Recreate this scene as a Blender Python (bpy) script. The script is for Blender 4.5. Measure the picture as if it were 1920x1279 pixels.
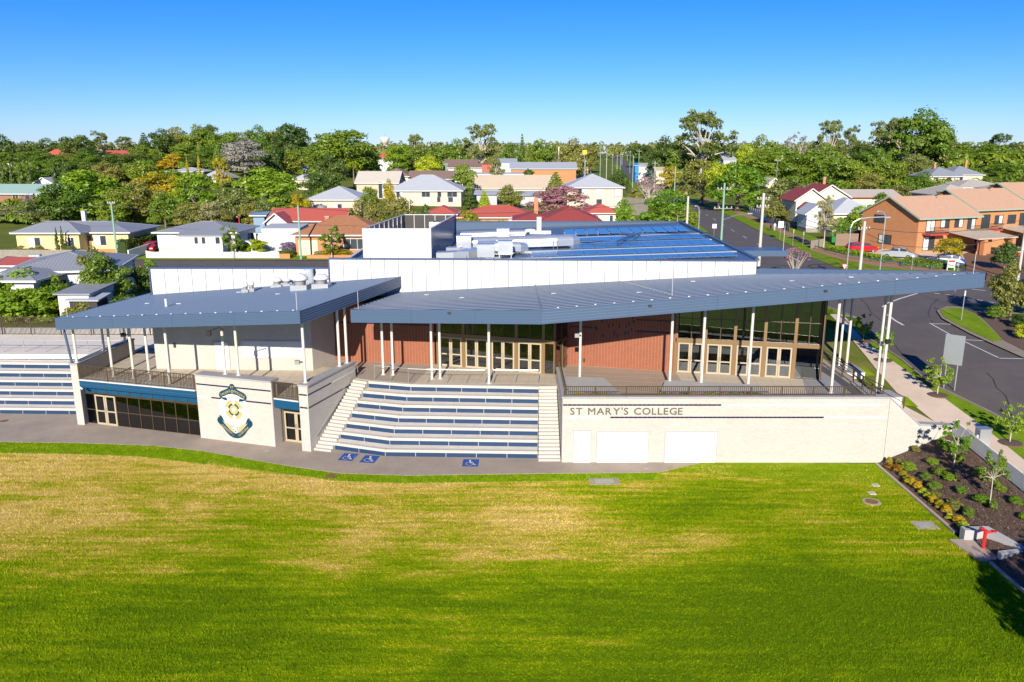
import bpy, bmesh, math, random
import numpy as np
from mathutils import Vector, Matrix
random.seed(7)
R = math.radians
scn = bpy.context.scene
for o in list(bpy.data.objects):
    bpy.data.objects.remove(o)
COL = scn.collection

# ---------------------------------------------------------------- camera, sky, sun, exposure
CAM_H, PITCH, FPX, CXP, CYP = 20.0, R(13.5), 1500.0, 960.0, 639.5
cam_d = bpy.data.cameras.new('camera')
cam = bpy.data.objects.new('camera', cam_d)
COL.objects.link(cam)
cam.location = (0, 0, CAM_H)
cam.rotation_euler = (R(90) - PITCH, 0, 0)
cam_d.sensor_width = 36
cam_d.lens = 36 * FPX / 1920
cam_d.clip_start = 0.5
cam_d.clip_end = 6000
scn.camera = cam

SUN_EL, SUN_AZ = R(24.0), R(5.0)          # shadows run 5 degrees right of straight ahead
w = bpy.data.worlds.new('World')
scn.world = w
w.use_nodes = True
nt = w.node_tree
nt.nodes.clear()
sky = nt.nodes.new('ShaderNodeTexSky')
sky.sky_type = 'NISHITA'
sky.sun_disc = False
sky.sun_elevation = SUN_EL
sky.sun_rotation = R(180) + SUN_AZ
sky.altitude = 700
sky.air_density = 1.0
sky.dust_density = 0.0
sky.ozone_density = 6.0
hs = nt.nodes.new('ShaderNodeHueSaturation')
hs.inputs['Saturation'].default_value = 1.28
bg = nt.nodes.new('ShaderNodeBackground')
bg.inputs[1].default_value = 0.066
out = nt.nodes.new('ShaderNodeOutputWorld')
nt.links.new(sky.outputs[0], hs.inputs['Color'])
wb = nt.nodes.new('ShaderNodeMix')            # white balance of the whole sky
wb.data_type = 'RGBA'
wb.blend_type = 'MULTIPLY'
wb.inputs[0].default_value = 1
wb.inputs[7].default_value = (.90, 1.0, 1.45, 1)
nt.links.new(hs.outputs[0], wb.inputs[6])
nt.links.new(wb.outputs[2], bg.inputs[0])
nt.links.new(bg.outputs[0], out.inputs[0])

sun_d = bpy.data.lights.new('sun', 'SUN')
sun_d.energy = 5.0
sun_d.angle = R(0.5)
sun_d.color = (1.0, 0.92, 0.78)
sun = bpy.data.objects.new('sun', sun_d)
COL.objects.link(sun)
sdir = Vector((math.sin(SUN_AZ) * math.cos(SUN_EL), math.cos(SUN_AZ) * math.cos(SUN_EL), -math.sin(SUN_EL)))
sun.rotation_euler = sdir.to_track_quat('-Z', 'Y').to_euler()
sun.location = (-5, -40, 60)

vs = scn.view_settings
scn.display_settings.display_device = 'sRGB'
vs.view_transform = 'Standard'
vs.look = 'None'
vs.exposure = 0.56
vs.gamma = 1
vs.use_curve_mapping = False
scn.render.engine = 'CYCLES'
scn.cycles.max_bounces = 8
scn.cycles.transparent_max_bounces = 16
scn.cycles.caustics_reflective = False
scn.cycles.caustics_refractive = False

# ---------------------------------------------------------------- surveying helpers (photo pixel -> place)
def ray(px, py):
    u = (px - CXP) / FPX
    v = (CYP - py) / FPX
    return Vector((u, math.cos(PITCH) + v * math.sin(PITCH), -math.sin(PITCH) + v * math.cos(PITCH)))
def PZ(px, py, z):
    r = ray(px, py)
    t = (z - CAM_H) / r.z
    return Vector((r.x * t, r.y * t, z))
def PY(px, py, Y):
    r = ray(px, py)
    t = Y / r.y
    return Vector((r.x * t, Y, CAM_H + r.z * t))
def sstep(a, b, x):
    t = max(0.0, min(1.0, (x - a) / (b - a)))
    return t * t * (3 - 2 * t)
def lut(tab, x):
    if x <= tab[0][0]:
        return tab[0][1]
    for (a, va), (b, vb) in zip(tab, tab[1:]):
        if x <= b:
            return va + (vb - va) * (x - a) / (b - a)
    return tab[-1][1]
STREET = [(20, .2), (30, .6), (40, 1.2), (49, 1.95), (56, 2.7), (62, 3.25), (75, 4.0), (95, 4.5), (190, 4.5),
          (300, 3.0), (480, 2.2), (600, 4.5), (800, 9.0), (1100, 12.0), (3000, 14.0)]
def T(x, y):
    z = lut(STREET, max(y, 62.0 if x < 20 else 0))
    z += 12.5 * math.exp(-((x + 165) / 110) ** 2 - ((y - 370) / 130) ** 2)
    z += 9.0 * math.exp(-((x - 190) / 80) ** 2 - ((y - 330) / 120) ** 2)
    z += 3.0 * math.exp(-((x + 60) / 70) ** 2 - ((y - 300) / 70) ** 2)
    return z
def G(px, py, d=0.0):
    r = ray(px, py)
    t = 20.0
    while t < 3000:
        p = r * t
        if CAM_H + p.z < T(p.x, p.y) + d:
            lo, hi = t - max(.5, t * .01), t
            for _ in range(24):
                m = (lo + hi) / 2
                q = r * m
                if CAM_H + q.z < T(q.x, q.y) + d:
                    hi = m
                else:
                    lo = m
            q = r * hi
            return Vector((q.x, q.y, T(q.x, q.y)))
        t += max(.5, t * .01)
    q = r * 1500
    return Vector((q.x, q.y, T(q.x, q.y)))
def XY(px, Y, z=8.0):
    """x of a point seen at pixel column px, at distance Y and height z"""
    d = Y * math.cos(PITCH) - (z - CAM_H) * math.sin(PITCH)
    return (px - CXP) / FPX * d

# ---------------------------------------------------------------- mesh builder
class MB:
    def __init__(s):
        s.v = []
        s.f = []
        s.m = []
    def add(s, vs, fs, mi=0):
        n = len(s.v)
        s.v += [tuple(p) for p in vs]
        s.f += [tuple(i + n for i in f) for f in fs]
        s.m += [mi] * len(fs)
        return s
    def box(s, x0, x1, y0, y1, z0, z1, mi=0):
        return s.add([(x0, y0, z0), (x1, y0, z0), (x1, y1, z0), (x0, y1, z0), (x0, y0, z1), (x1, y0, z1), (x1, y1, z1), (x0, y1, z1)],
                     [(0, 3, 2, 1), (4, 5, 6, 7), (0, 1, 5, 4), (1, 2, 6, 5), (2, 3, 7, 6), (3, 0, 4, 7)], mi)
    def prism(s, poly, z0, z1, mi=0):
        """poly counter-clockwise list of (x,y); z0/z1 numbers or functions of (x,y)"""
        a = sum(p[0] * q[1] - q[0] * p[1] for p, q in zip(poly, poly[1:] + poly[:1]))
        if a < 0:
            poly = poly[::-1]
        n = len(poly)
        f0 = z0 if callable(z0) else (lambda x, y: z0)
        f1 = z1 if callable(z1) else (lambda x, y: z1)
        vs = [(p[0], p[1], f0(p[0], p[1])) for p in poly] + [(p[0], p[1], f1(p[0], p[1])) for p in poly]
        fs = [tuple(range(n - 1, -1, -1)), tuple(range(n, 2 * n))]
        fs += [(i, (i + 1) % n, n + (i + 1) % n, n + i) for i in range(n)]
        return s.add(vs, fs, mi)
    def seg(s, a, b, z0, z1, t, off=0.0, mi=0):
        """upright slab along plan segment a-b, thickness t to the left of a->b, shifted off to the left"""
        a = Vector((a[0], a[1]))
        b = Vector((b[0], b[1]))
        d = (b - a).normalized()
        n = Vector((-d.y, d.x))
        p = [a + n * off, b + n * off, b + n * (off + t), a + n * (off + t)]
        return s.prism([(q.x, q.y) for q in p], z0, z1, mi)
    def tube(s, p0, p1, r0, r1=None, n=8, cap=True, mi=0):
        r1 = r0 if r1 is None else r1
        p0 = Vector(p0)
        p1 = Vector(p1)
        d = (p1 - p0).normalized()
        a = Vector((0, 0, 1)) if abs(d.z) < .9 else Vector((1, 0, 0))
        u = d.cross(a).normalized()
        w = d.cross(u)
        vs = []
        for p, r in ((p0, r0), (p1, r1)):
            for i in range(n):
                t = 2 * math.pi * i / n
                vs.append(p + u * (math.cos(t) * r) + w * (math.sin(t) * r))
        fs = [(i, n + i, n + (i + 1) % n, (i + 1) % n) for i in range(n)]
        if cap:
            fs += [tuple(range(n)), tuple(range(2 * n - 1, n - 1, -1))]
        return s.add(vs, fs, mi)
    def path(s, pts, r, n=8, mi=0):
        for a, b in zip(pts, pts[1:]):
            s.tube(a, b, r, n=n, mi=mi)
        return s
    def bar(s, p0, p1, w, h, mi=0):
        """rectangular bar w wide (horizontal), h high"""
        p0 = Vector(p0)
        p1 = Vector(p1)
        d = (p1 - p0).normalized()
        up = Vector((0, 0, 1)) if abs(d.z) < .99 else Vector((0, 1, 0))
        u = d.cross(up).normalized() * (w / 2)
        v = u.cross(d).normalized() * (h / 2)
        vs = [p + a * u + b * v for p in (p0, p1) for a, b in ((-1, -1), (1, -1), (1, 1), (-1, 1))]
        return s.add(vs, [(0, 1, 2, 3), (7, 6, 5, 4), (0, 4, 5, 1), (1, 5, 6, 2), (2, 6, 7, 3), (3, 7, 4, 0)], mi)
    def lathe(s, prof, c=(0, 0, 0), n=16, mi=0):
        vs = []
        for r, z in prof:
            for i in range(n):
                t = 2 * math.pi * i / n
                vs.append((c[0] + r * math.cos(t), c[1] + r * math.sin(t), c[2] + z))
        fs = []
        for k in range(len(prof) - 1):
            for i in range(n):
                j = (i + 1) % n
                fs.append((k * n + i, k * n + j, (k + 1) * n + j, (k + 1) * n + i))
        fs.append(tuple(range(n - 1, -1, -1)))
        fs.append(tuple(range((len(prof) - 1) * n, len(prof) * n)))
        return s.add(vs, fs, mi)
    def mesh(s, name, mats, smooth=False):
        me = bpy.data.meshes.new(name)
        me.from_pydata(s.v, [], s.f)
        if not isinstance(mats, (list, tuple)):
            mats = [mats]
        for m in mats:
            me.materials.append(m)
        if len(mats) > 1:
            me.polygons.foreach_set('material_index', s.m)
        me.update()
        uv = me.uv_layers.new(name='uv')
        co = [Vector(p) for p in s.v]
        for p in me.polygons:
            n = p.normal
            if abs(n.z) > .75:
                for li, vi in zip(p.loop_indices, p.vertices):
                    uv.data[li].uv = (co[vi].x, co[vi].y)
            else:
                t = Vector((-n.y, n.x, 0))
                if t.length < 1e-6:
                    t = Vector((1, 0, 0))
                t.normalize()
                for li, vi in zip(p.loop_indices, p.vertices):
                    uv.data[li].uv = (co[vi].dot(t), co[vi].z)
        if smooth:
            me.polygons.foreach_set('use_smooth', [True] * len(me.polygons))
        return me

MW = {}
def link(name, me, parent=None, mw=None):
    o = bpy.data.objects.new(name, me)
    COL.objects.link(o)
    mw = mw if mw is not None else Matrix.Identity(4)
    if parent is not None:
        o.parent = parent
        o.matrix_basis = MW[parent.name].inverted() @ mw
    else:
        o.matrix_basis = mw
    MW[o.name] = mw
    return o
def tag(o, label, cat, group=None):
    o['label'] = label
    o['category'] = cat
    if group:
        o['group'] = group
    return o
def thing(name, label, cat, loc=(0, 0, 0), rz=0.0, group=None):
    o = link(name, None, None, Matrix.Translation(loc) @ Matrix.Rotation(rz, 4, 'Z'))
    o.empty_display_size = .3
    return tag(o, label, cat, group)
def struct(o, kind='structure'):
    o['kind'] = kind
    return o
def wpart(mb, name, mat, parent=None, smooth=False):
    """mesh given in world coordinates, origin at the parent's origin"""
    if parent is not None:
        inv = MW[parent.name].inverted()
        q = MB()
        q.f = mb.f
        q.m = mb.m
        q.v = [tuple(inv @ Vector(p)) for p in mb.v]
        return link(name, q.mesh(name, mat, smooth), parent, MW[parent.name].copy())
    return link(name, mb.mesh(name, mat, smooth))
def lpart(mb, name, mat, parent, smooth=False):
    """mesh given in the parent's own coordinates"""
    return link(name, mb.mesh(name, mat, smooth), parent, MW[parent.name].copy())
def frame(p, d, z=None):
    """matrix with local x along plan direction d, local -y the outward side, z up"""
    d = Vector((d[0], d[1], 0)).normalized()
    m = Matrix.Identity(4)
    m.col[0].xyz = d
    m.col[1].xyz = Vector((-d.y, d.x, 0))
    m.col[3].xyz = (p[0], p[1], p[2] if len(p) > 2 else z)
    return m
def inst(name, me, parent, mw):
    return link(name, me, parent, mw)
def copy_tree(o, mw, parent=None, **props):
    """copy a thing with its parts and sub-parts; mw = world matrix of the copy"""
    c = o.copy()
    COL.objects.link(c)
    c.parent = parent
    c.matrix_basis = (MW[parent.name].inverted() @ mw) if parent is not None else mw
    MW[c.name] = mw
    for k, v in props.items():
        c[k] = v
    rel = MW[o.name].inverted()
    for ch in [q for q in KIDS.get(o.name, [])]:
        copy_tree(ch, mw @ rel @ MW[ch.name], c)
    return c
KIDS = {}
def index_kids():
    KIDS.clear()
    for q in bpy.data.objects:
        if q.parent is not None:
            KIDS.setdefault(q.parent.name, []).append(q)
def clip_poly(poly, clip):
    """Sutherland-Hodgman: poly clipped by convex counter-clockwise clip"""
    res = poly
    n = len(clip)
    for i in range(n):
        a, b = clip[i], clip[(i + 1) % n]
        inp, res = res, []
        if not inp:
            return []
        side = lambda p: (b[0] - a[0]) * (p[1] - a[1]) - (b[1] - a[1]) * (p[0] - a[0])
        for j in range(len(inp)):
            p, q = inp[j], inp[(j + 1) % len(inp)]
            sp, sq = side(p), side(q)
            if sp >= 0:
                res.append(p)
            if (sp >= 0) != (sq >= 0):
                t = sp / (sp - sq)
                res.append((p[0] + (q[0] - p[0]) * t, p[1] + (q[1] - p[1]) * t))
    return res
def area(p):
    return .5 * sum(a[0] * b[1] - b[0] * a[1] for a, b in zip(p, p[1:] + p[:1]))
def ccw(p):
    return list(p) if area(p) > 0 else list(p)[::-1]
def drape(poly, dz, step, name, mat, kind='structure', parent=None):
    """a sheet following the ground, polygon cut on a grid"""
    bm = bmesh.new()
    vs = [bm.verts.new((p[0], p[1], 0)) for p in ccw(poly)]
    bm.faces.new(vs)
    bmesh.ops.triangulate(bm, faces=bm.faces[:])
    xs = [p[0] for p in poly]
    ys = [p[1] for p in poly]
    for ax, lo, hi in ((0, min(xs), max(xs)), (1, min(ys), max(ys))):
        k = math.ceil(lo / step) * step
        while k < hi:
            co = (k, 0, 0) if ax == 0 else (0, k, 0)
            no = (1, 0, 0) if ax == 0 else (0, 1, 0)
            bmesh.ops.bisect_plane(bm, geom=bm.verts[:] + bm.edges[:] + bm.faces[:], plane_co=co, plane_no=no)
            k += step
    for v in bm.verts:
        v.co.z = T(v.co.x, v.co.y) + dz
    me = bpy.data.meshes.new(name)
    bm.to_mesh(me)
    bm.free()
    me.materials.append(mat)
    o = link(name, me, parent)
    if kind and parent is None:
        o['kind'] = kind
    return o

# ---------------------------------------------------------------- materials
def _new(name):
    m = bpy.data.materials.new(name)
    m.use_nodes = True
    n = m.node_tree
    b = n.nodes['Principled BSDF']
    return m, n, b
def _mixc(n, fac, a, b, mode='MIX'):
    x = n.nodes.new('ShaderNodeMix')
    x.data_type = 'RGBA'
    x.blend_type = mode
    for sock, val in ((x.inputs[0], fac), (x.inputs[6], a), (x.inputs[7], b)):
        if hasattr(val, 'is_output'):
            n.links.new(val, sock)
        elif isinstance(val, (tuple, list)):
            sock.default_value = tuple(val) + ((1,) if len(val) == 3 else ())
        else:
            sock.default_value = val
    return x.outputs[2]
def _noise(n, scale, det=4, rough=.6, vec=None, dist=0):
    x = n.nodes.new('ShaderNodeTexNoise')
    x.inputs['Scale'].default_value = scale
    x.inputs['Detail'].default_value = det
    x.inputs['Roughness'].default_value = rough
    x.inputs['Distortion'].default_value = dist
    if vec is not None:
        n.links.new(vec, x.inputs['Vector'])
    return x.outputs['Fac']
def _ramp(n, fac, stops):
    x = n.nodes.new('ShaderNodeValToRGB')
    e = x.color_ramp.elements
    while len(e) < len(stops):
        e.new(.5)
    for el, (p, c) in zip(e, stops):
        el.position = p
        el.color = tuple(c) + ((1,) if len(c) == 3 else ())
    n.links.new(fac, x.inputs[0])
    return x.outputs[0]
def _map(n, sock, scale=(1, 1, 1), rot=(0, 0, 0), loc=(0, 0, 0)):
    x = n.nodes.new('ShaderNodeMapping')
    x.inputs['Scale'].default_value = scale
    x.inputs['Rotation'].default_value = rot
    x.inputs['Location'].default_value = loc
    n.links.new(sock, x.inputs[0])
    return x.outputs[0]
def _tc(n, which='Object'):
    return n.nodes.new('ShaderNodeTexCoord').outputs[which]
def _geo(n):
    return n.nodes.new('ShaderNodeNewGeometry').outputs['Position']
def _bump(n, b, h, strength=.3, dist=.02):
    x = n.nodes.new('ShaderNodeBump')
    x.inputs['Strength'].default_value = strength
    x.inputs['Distance'].default_value = dist
    n.links.new(h, x.inputs['Height'])
    n.links.new(x.outputs[0], b.inputs['Normal'])
def dark(c, k):
    return tuple(v * k for v in c)
def plain(name, c, rough=.6, metal=0.0, var=.12, scale=1.5, bump=0.0, spec=.5, grime=0.0):
    m, n, b = _new(name)
    g = _geo(n)
    f = _noise(n, scale, 5, .65, g)
    col = _mixc(n, f, dark(c, 1 - var), tuple(min(1, v * (1 + var)) for v in c))
    if grime:
        f2 = _ramp(n, _noise(n, .35, 6, .7, _map(n, g, (1, 1, .25))), [(.45, (0, 0, 0)), (.75, (1, 1, 1))])
        x = n.nodes.new('ShaderNodeMath')
        x.operation = 'MULTIPLY'
        n.links.new(f2, x.inputs[0])
        x.inputs[1].default_value = grime
        col = _mixc(n, x.outputs[0], col, dark(c, .45))
    n.links.new(col, b.inputs['Base Color'])
    b.inputs['Roughness'].default_value = rough
    b.inputs['Metallic'].default_value = metal
    b.inputs['Specular IOR Level'].default_value = spec
    if bump:
        _bump(n, b, _noise(n, scale * 12, 4, .7, g), bump, .01)
    return m
def brick(name, c1, c2, mortar, w=.24, h=.076, off=.5, msize=.010, rough=.85, var=.2):
    m, n, b = _new(name)
    x = n.nodes.new('ShaderNodeTexBrick')
    x.offset = off
    x.inputs['Scale'].default_value = 1
    x.inputs['Brick Width'].default_value = w
    x.inputs['Row Height'].default_value = h
    x.inputs['Mortar Size'].default_value = msize
    x.inputs['Mortar Smooth'].default_value = .2
    x.inputs['Bias'].default_value = 0
    x.inputs['Color1'].default_value = c1 + (1,)
    x.inputs['Color2'].default_value = c2 + (1,)
    x.inputs['Mortar'].default_value = mortar + (1,)
    n.links.new(_tc(n, 'UV'), x.inputs['Vector'])
    f = _noise(n, .7, 6, .65, _geo(n))
    col = _mixc(n, f, dark(c1, 1 - var), (1, 1, 1), 'MULTIPLY')
    x2 = n.nodes.new('ShaderNodeMix')
    x2.data_type = 'RGBA'
    x2.blend_type = 'MULTIPLY'
    x2.inputs[0].default_value = var
    n.links.new(x.outputs['Color'], x2.inputs[6])
    n.links.new(_ramp(n, f, [(.3, (.55, .52, .5)), (.7, (1, 1, 1))]), x2.inputs[7])
    n.links.new(x2.outputs[2], b.inputs['Base Color'])
    b.inputs['Roughness'].default_value = rough
    inv = n.nodes.new('ShaderNodeMath')
    inv.operation = 'SUBTRACT'
    inv.inputs[0].default_value = 1
    n.links.new(x.outputs['Fac'], inv.inputs[1])
    _bump(n, b, inv.outputs[0], .5, .008)
    return m
def metal_sheet(name, c, rough=.4, rib=.0, axis=0, var=.08, metal=.0, spec=.5, depth=.02):
    """painted steel sheet; rib > 0 gives corrugations of that pitch across local uv"""
    m, n, b = _new(name)
    g = _geo(n)
    f = _noise(n, .6, 5, .6, g)
    f2 = _noise(n, 6, 4, .6, g)
    col = _mixc(n, f, dark(c, 1 - var), tuple(min(1, v * (1 + var)) for v in c))
    col = _mixc(n, f2, col, dark(c, 1 - var * .6))
    n.links.new(col, b.inputs['Base Color'])
    r = n.nodes.new('ShaderNodeMapRange')
    n.links.new(f2, r.inputs[0])
    r.inputs[3].default_value = rough * .8
    r.inputs[4].default_value = min(1, rough * 1.25)
    n.links.new(r.outputs[0], b.inputs['Roughness'])
    b.inputs['Metallic'].default_value = metal
    b.inputs['Specular IOR Level'].default_value = spec
    if rib:
        s = n.nodes.new('ShaderNodeSeparateXYZ')
        n.links.new(_tc(n, 'UV'), s.inputs[0])
        q = n.nodes.new('ShaderNodeMath')
        q.operation = 'MULTIPLY'
        n.links.new(s.outputs[axis], q.inputs[0])
        q.inputs[1].default_value = 2 * math.pi / rib
        q2 = n.nodes.new('ShaderNodeMath')
        q2.operation = 'SINE'
        n.links.new(q.outputs[0], q2.inputs[0])
        _bump(n, b, q2.outputs[0], 1.0, depth)
    return m
def tileroof(name, c, c2, pitch=.33):
    m, n, b = _new(name)
    uv = _tc(n, 'UV')
    x = n.nodes.new('ShaderNodeTexBrick')
    x.offset = .5
    x.inputs['Scale'].default_value = 1
    x.inputs['Brick Width'].default_value = .3
    x.inputs['Row Height'].default_value = pitch * .5
    x.inputs['Mortar Size'].default_value = .018
    x.inputs['Color1'].default_value = c + (1,)
    x.inputs['Color2'].default_value = c2 + (1,)
    x.inputs['Mortar'].default_value = dark(c, .55) + (1,)
    n.links.new(uv, x.inputs['Vector'])
    f = _noise(n, .8, 6, .7, _geo(n))
    col = _mixc(n, _ramp(n, f, [(.35, (0, 0, 0)), (.7, (1, 1, 1))]), x.outputs['Color'], c2)
    x2 = _mixc(n, .35, col, x.outputs['Color'])
    n.links.new(x2, b.inputs['Base Color'])
    b.inputs['Roughness'].default_value = .8
    _bump(n, b, x.outputs['Color'], .5, .03)
    return m
def glass(name, tint=(.5, .55, .55), refl=.12, gcol=(.9, .95, 1)):
    m, n, b = _new(name)
    n.nodes.remove(b)
    o = [q for q in n.nodes if q.type == 'OUTPUT_MATERIAL'][0]
    tr = n.nodes.new('ShaderNodeBsdfTransparent')
    tr.inputs[0].default_value = tint + (1,)
    gl = n.nodes.new('ShaderNodeBsdfGlossy')
    gl.inputs[0].default_value = gcol + (1,)
    gl.inputs['Roughness'].default_value = .01
    fr = n.nodes.new('ShaderNodeFresnel')
    fr.inputs[0].default_value = 1.5
    ad = n.nodes.new('ShaderNodeMath')
    ad.operation = 'ADD'
    ad.use_clamp = True
    n.links.new(fr.outputs[0], ad.inputs[0])
    ad.inputs[1].default_value = refl
    mx = n.nodes.new('ShaderNodeMixShader')
    n.links.new(ad.outputs[0], mx.inputs[0])
    n.links.new(tr.outputs[0], mx.inputs[1])
    n.links.new(gl.outputs[0], mx.inputs[2])
    n.links.new(mx.outputs[0], o.inputs[0])
    return m
def leafmat(name, c1, c2, flower=None, fl_amt=0.0, trans=.45):
    """leaf colours differ leaf by leaf and tree by tree"""
    m, n, b = _new(name)
    n.nodes.remove(b)
    o = [q for q in n.nodes if q.type == 'OUTPUT_MATERIAL'][0]
    at = n.nodes.new('ShaderNodeAttribute')
    at.attribute_name = 'leaf'
    s = n.nodes.new('ShaderNodeSeparateColor')
    n.links.new(at.outputs['Color'], s.inputs[0])
    col = _mixc(n, s.outputs[0], c1, c2)
    oi = n.nodes.new('ShaderNodeObjectInfo')
    h = n.nodes.new('ShaderNodeHueSaturation')
    mr = n.nodes.new('ShaderNodeMapRange')
    n.links.new(oi.outputs['Random'], mr.inputs[0])
    mr.inputs[3].default_value = .485
    mr.inputs[4].default_value = .515
    n.links.new(mr.outputs[0], h.inputs['Hue'])
    mr2 = n.nodes.new('ShaderNodeMapRange')
    n.links.new(oi.outputs['Random'], mr2.inputs[0])
    mr2.inputs[3].default_value = 1.12
    mr2.inputs[4].default_value = .85
    n.links.new(mr2.outputs[0], h.inputs['Value'])
    n.links.new(col, h.inputs['Color'])
    col = h.outputs[0]
    if flower:
        gt = n.nodes.new('ShaderNodeMath')
        gt.operation = 'LESS_THAN'
        n.links.new(s.outputs[1], gt.inputs[0])
        gt.inputs[1].default_value = fl_amt
        col = _mixc(n, gt.outputs[0], col, flower)
    d = n.nodes.new('ShaderNodeBsdfDiffuse')
    n.links.new(col, d.inputs[0])
    t = n.nodes.new('ShaderNodeBsdfTranslucent')
    n.links.new(col, t.inputs[0])
    g = n.nodes.new('ShaderNodeBsdfGlossy')
    g.inputs['Roughness'].default_value = .45
    g.inputs[0].default_value = (.8, .85, .8, 1)
    mx = n.nodes.new('ShaderNodeMixShader')
    mx.inputs[0].default_value = trans
    n.links.new(d.outputs[0], mx.inputs[1])
    n.links.new(t.outputs[0], mx.inputs[2])
    mx2 = n.nodes.new('ShaderNodeMixShader')
    mx2.inputs[0].default_value = .035
    n.links.new(mx.outputs[0], mx2.inputs[1])
    n.links.new(g.outputs[0], mx2.inputs[2])
    n.links.new(mx2.outputs[0], o.inputs[0])
    return m
# ================================================================ materials in use
M = {}
M['brick_cream'] = brick('brick_cream', (.50, .455, .400), (.42, .378, .326), (.59, .55, .495), msize=.015, var=.2)
M['brick_plinth'] = brick('brick_plinth', (.78, .74, .68), (.70, .66, .60), (.80, .76, .69), var=.15)
M['brick_red'] = brick('brick_red', (.265, .062, .027), (.205, .048, .021), (.37, .175, .105), w=.24, h=.086, off=0.0, msize=.016, var=.12)
M['brick_orange'] = brick('brick_orange', (.56, .225, .075), (.46, .175, .06), (.5, .30, .17), var=.2)
M['brick_pale'] = brick('brick_pale', (.62, .46, .33), (.56, .40, .28), (.6, .52, .44), var=.15)
M['brick_brown'] = brick('brick_brown', (.30, .12, .075), (.24, .10, .06), (.35, .25, .2), var=.15)
M['coping'] = plain('coping', (.34, .33, .34), .75, var=.18, scale=2.5, bump=.15)
M['white_panel'] = metal_sheet('white_panel', (.60, .60, .60), .5, var=.03)
M['white_rib'] = metal_sheet('white_rib', (.70, .71, .72), .5, rib=.11, axis=1, var=.03, depth=.006)
M['white'] = plain('white', (.66, .65, .63), .5, var=.04)
M['post_white'] = plain('post_white', (.64, .60, .53), .45, var=.05)
M['roof_navy'] = metal_sheet('roof_navy', (.060, .095, .165), .42, var=.16, spec=.35)
M['roof_navy_rib'] = metal_sheet('roof_navy_rib', (.085, .125, .20), .40, var=.05, spec=.4)
M['roof_ridge'] = metal_sheet('roof_ridge', (.060, .088, .145), .42, var=.16, spec=.4)
M['roof_sheen_rib'] = metal_sheet('roof_sheen_rib', (.14, .17, .225), .40, var=.05, spec=.4)  # paler rib copy: the canopy's sheen is put into the colour
M['roof_hall'] = metal_sheet('roof_hall', (.085, .135, .225), .40, var=.16, spec=.4)
M['fascia_navy'] = metal_sheet('fascia_navy', (.070, .112, .185), .40, var=.05, spec=.35)
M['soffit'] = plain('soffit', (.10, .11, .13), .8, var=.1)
M['trim_navy'] = plain('trim_navy', (.055, .085, .17), .4, var=.06)
M['blue_panel'] = plain('blue_panel', (.006, .068, .15), .35, var=.08)
M['blue_tile'] = plain('blue_tile', (.016, .044, .105), .4, var=.2, scale=3)
M['navy_tile'] = plain('navy_tile', (.016, .018, .06), .25, var=.3, scale=5)
M['white_tile'] = plain('white_tile', (.66, .65, .63), .3, var=.05, scale=5)
M['concrete_pale'] = plain('concrete_pale', (.71, .65, .565), .85, var=.14, scale=1.2, bump=.15, grime=.25)
M['concrete_nosing'] = plain('concrete_nosing', (.52, .48, .42), .8, var=.10, scale=2, bump=.1)
M['concrete_path'] = plain('concrete_path', (.36, .295, .235), .85, var=.22, scale=.8, bump=.25, grime=.35)
M['concrete_grey'] = plain('concrete_grey', (.40, .39, .38), .8, var=.12, scale=1.5)
M['paver'] = plain('paver', (.37, .285, .225), .7, var=.14, scale=1.8, bump=.05)
M['paver_pale'] = plain('paver_pale', (.50, .43, .345), .65, var=.12, scale=1.8, bump=.05)
M['paver_grey'] = plain('paver_grey', (.28, .28, .295), .75, var=.12, scale=1.8)
M['paver_dark'] = plain('paver_dark', (.085, .085, .095), .7, var=.12, scale=2)
M['grout'] = plain('grout', (.34, .29, .24), .9, var=.1)
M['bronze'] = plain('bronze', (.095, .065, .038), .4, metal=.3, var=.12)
M['bronze_brown'] = plain('bronze_brown', (.22, .135, .058), .45, metal=.15, var=.08)  # paler, browner bronze of the mullions, transoms and return door
M['door_cream'] = plain('door_cream', (.43, .36, .25), .4, var=.06)
M['alloy'] = plain('alloy', (.62, .60, .57), .3, metal=.8, var=.08)
M['steel'] = plain('steel', (.55, .56, .57), .35, metal=.7, var=.15, scale=3)
M['dark_metal'] = plain('dark_metal', (.035, .032, .03), .5, var=.15)
M['black'] = plain('black', (.012, .012, .014), .5, var=.1)
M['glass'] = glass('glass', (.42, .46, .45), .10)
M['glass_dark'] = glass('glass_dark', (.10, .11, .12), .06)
M['house_glass'] = plain('house_glass', (.045, .055, .07), .08, var=.3, scale=.8, spec=.8)
M['curtain'] = plain('curtain', (.62, .62, .60), .6, var=.12, scale=3)
M['interior'] = plain('interior', (.42, .41, .39), .8)
M['carpet'] = plain('carpet', (.10, .105, .11), .9, var=.2)
M['letter'] = plain('letter', (.17, .155, .13), .4, metal=.4, var=.08)
M['teal'] = plain('teal', (.004, .042, .072), .45, var=.06)
M['gold'] = plain('gold', (.46, .385, .155), .5, var=.05)
M['crest_white'] = plain('crest_white', (.66, .65, .64), .45, var=.02)
M['isa_blue'] = plain('isa_blue', (.012, .075, .30), .6, var=.18, scale=4)
M['paint_white'] = plain('paint_white', (.78, .77, .74), .7, var=.15, scale=5)
M['asphalt'] = plain('asphalt', (.108, .092, .083), .85, var=.25, scale=.5, bump=.4, grime=.4)
M['paint_line'] = plain('paint_line', (.62, .60, .57), .8, var=.25, scale=3)
M['kerb'] = plain('kerb', (.25, .205, .16), .85, var=.25, scale=1.5)
M['footpath'] = plain('footpath', (.66, .52, .40), .85, var=.14, scale=.9, bump=.15, grime=.2)
M['mulch'] = plain('mulch', (.115, .072, .052), .95, var=.6, scale=9, bump=1.0)
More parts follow.
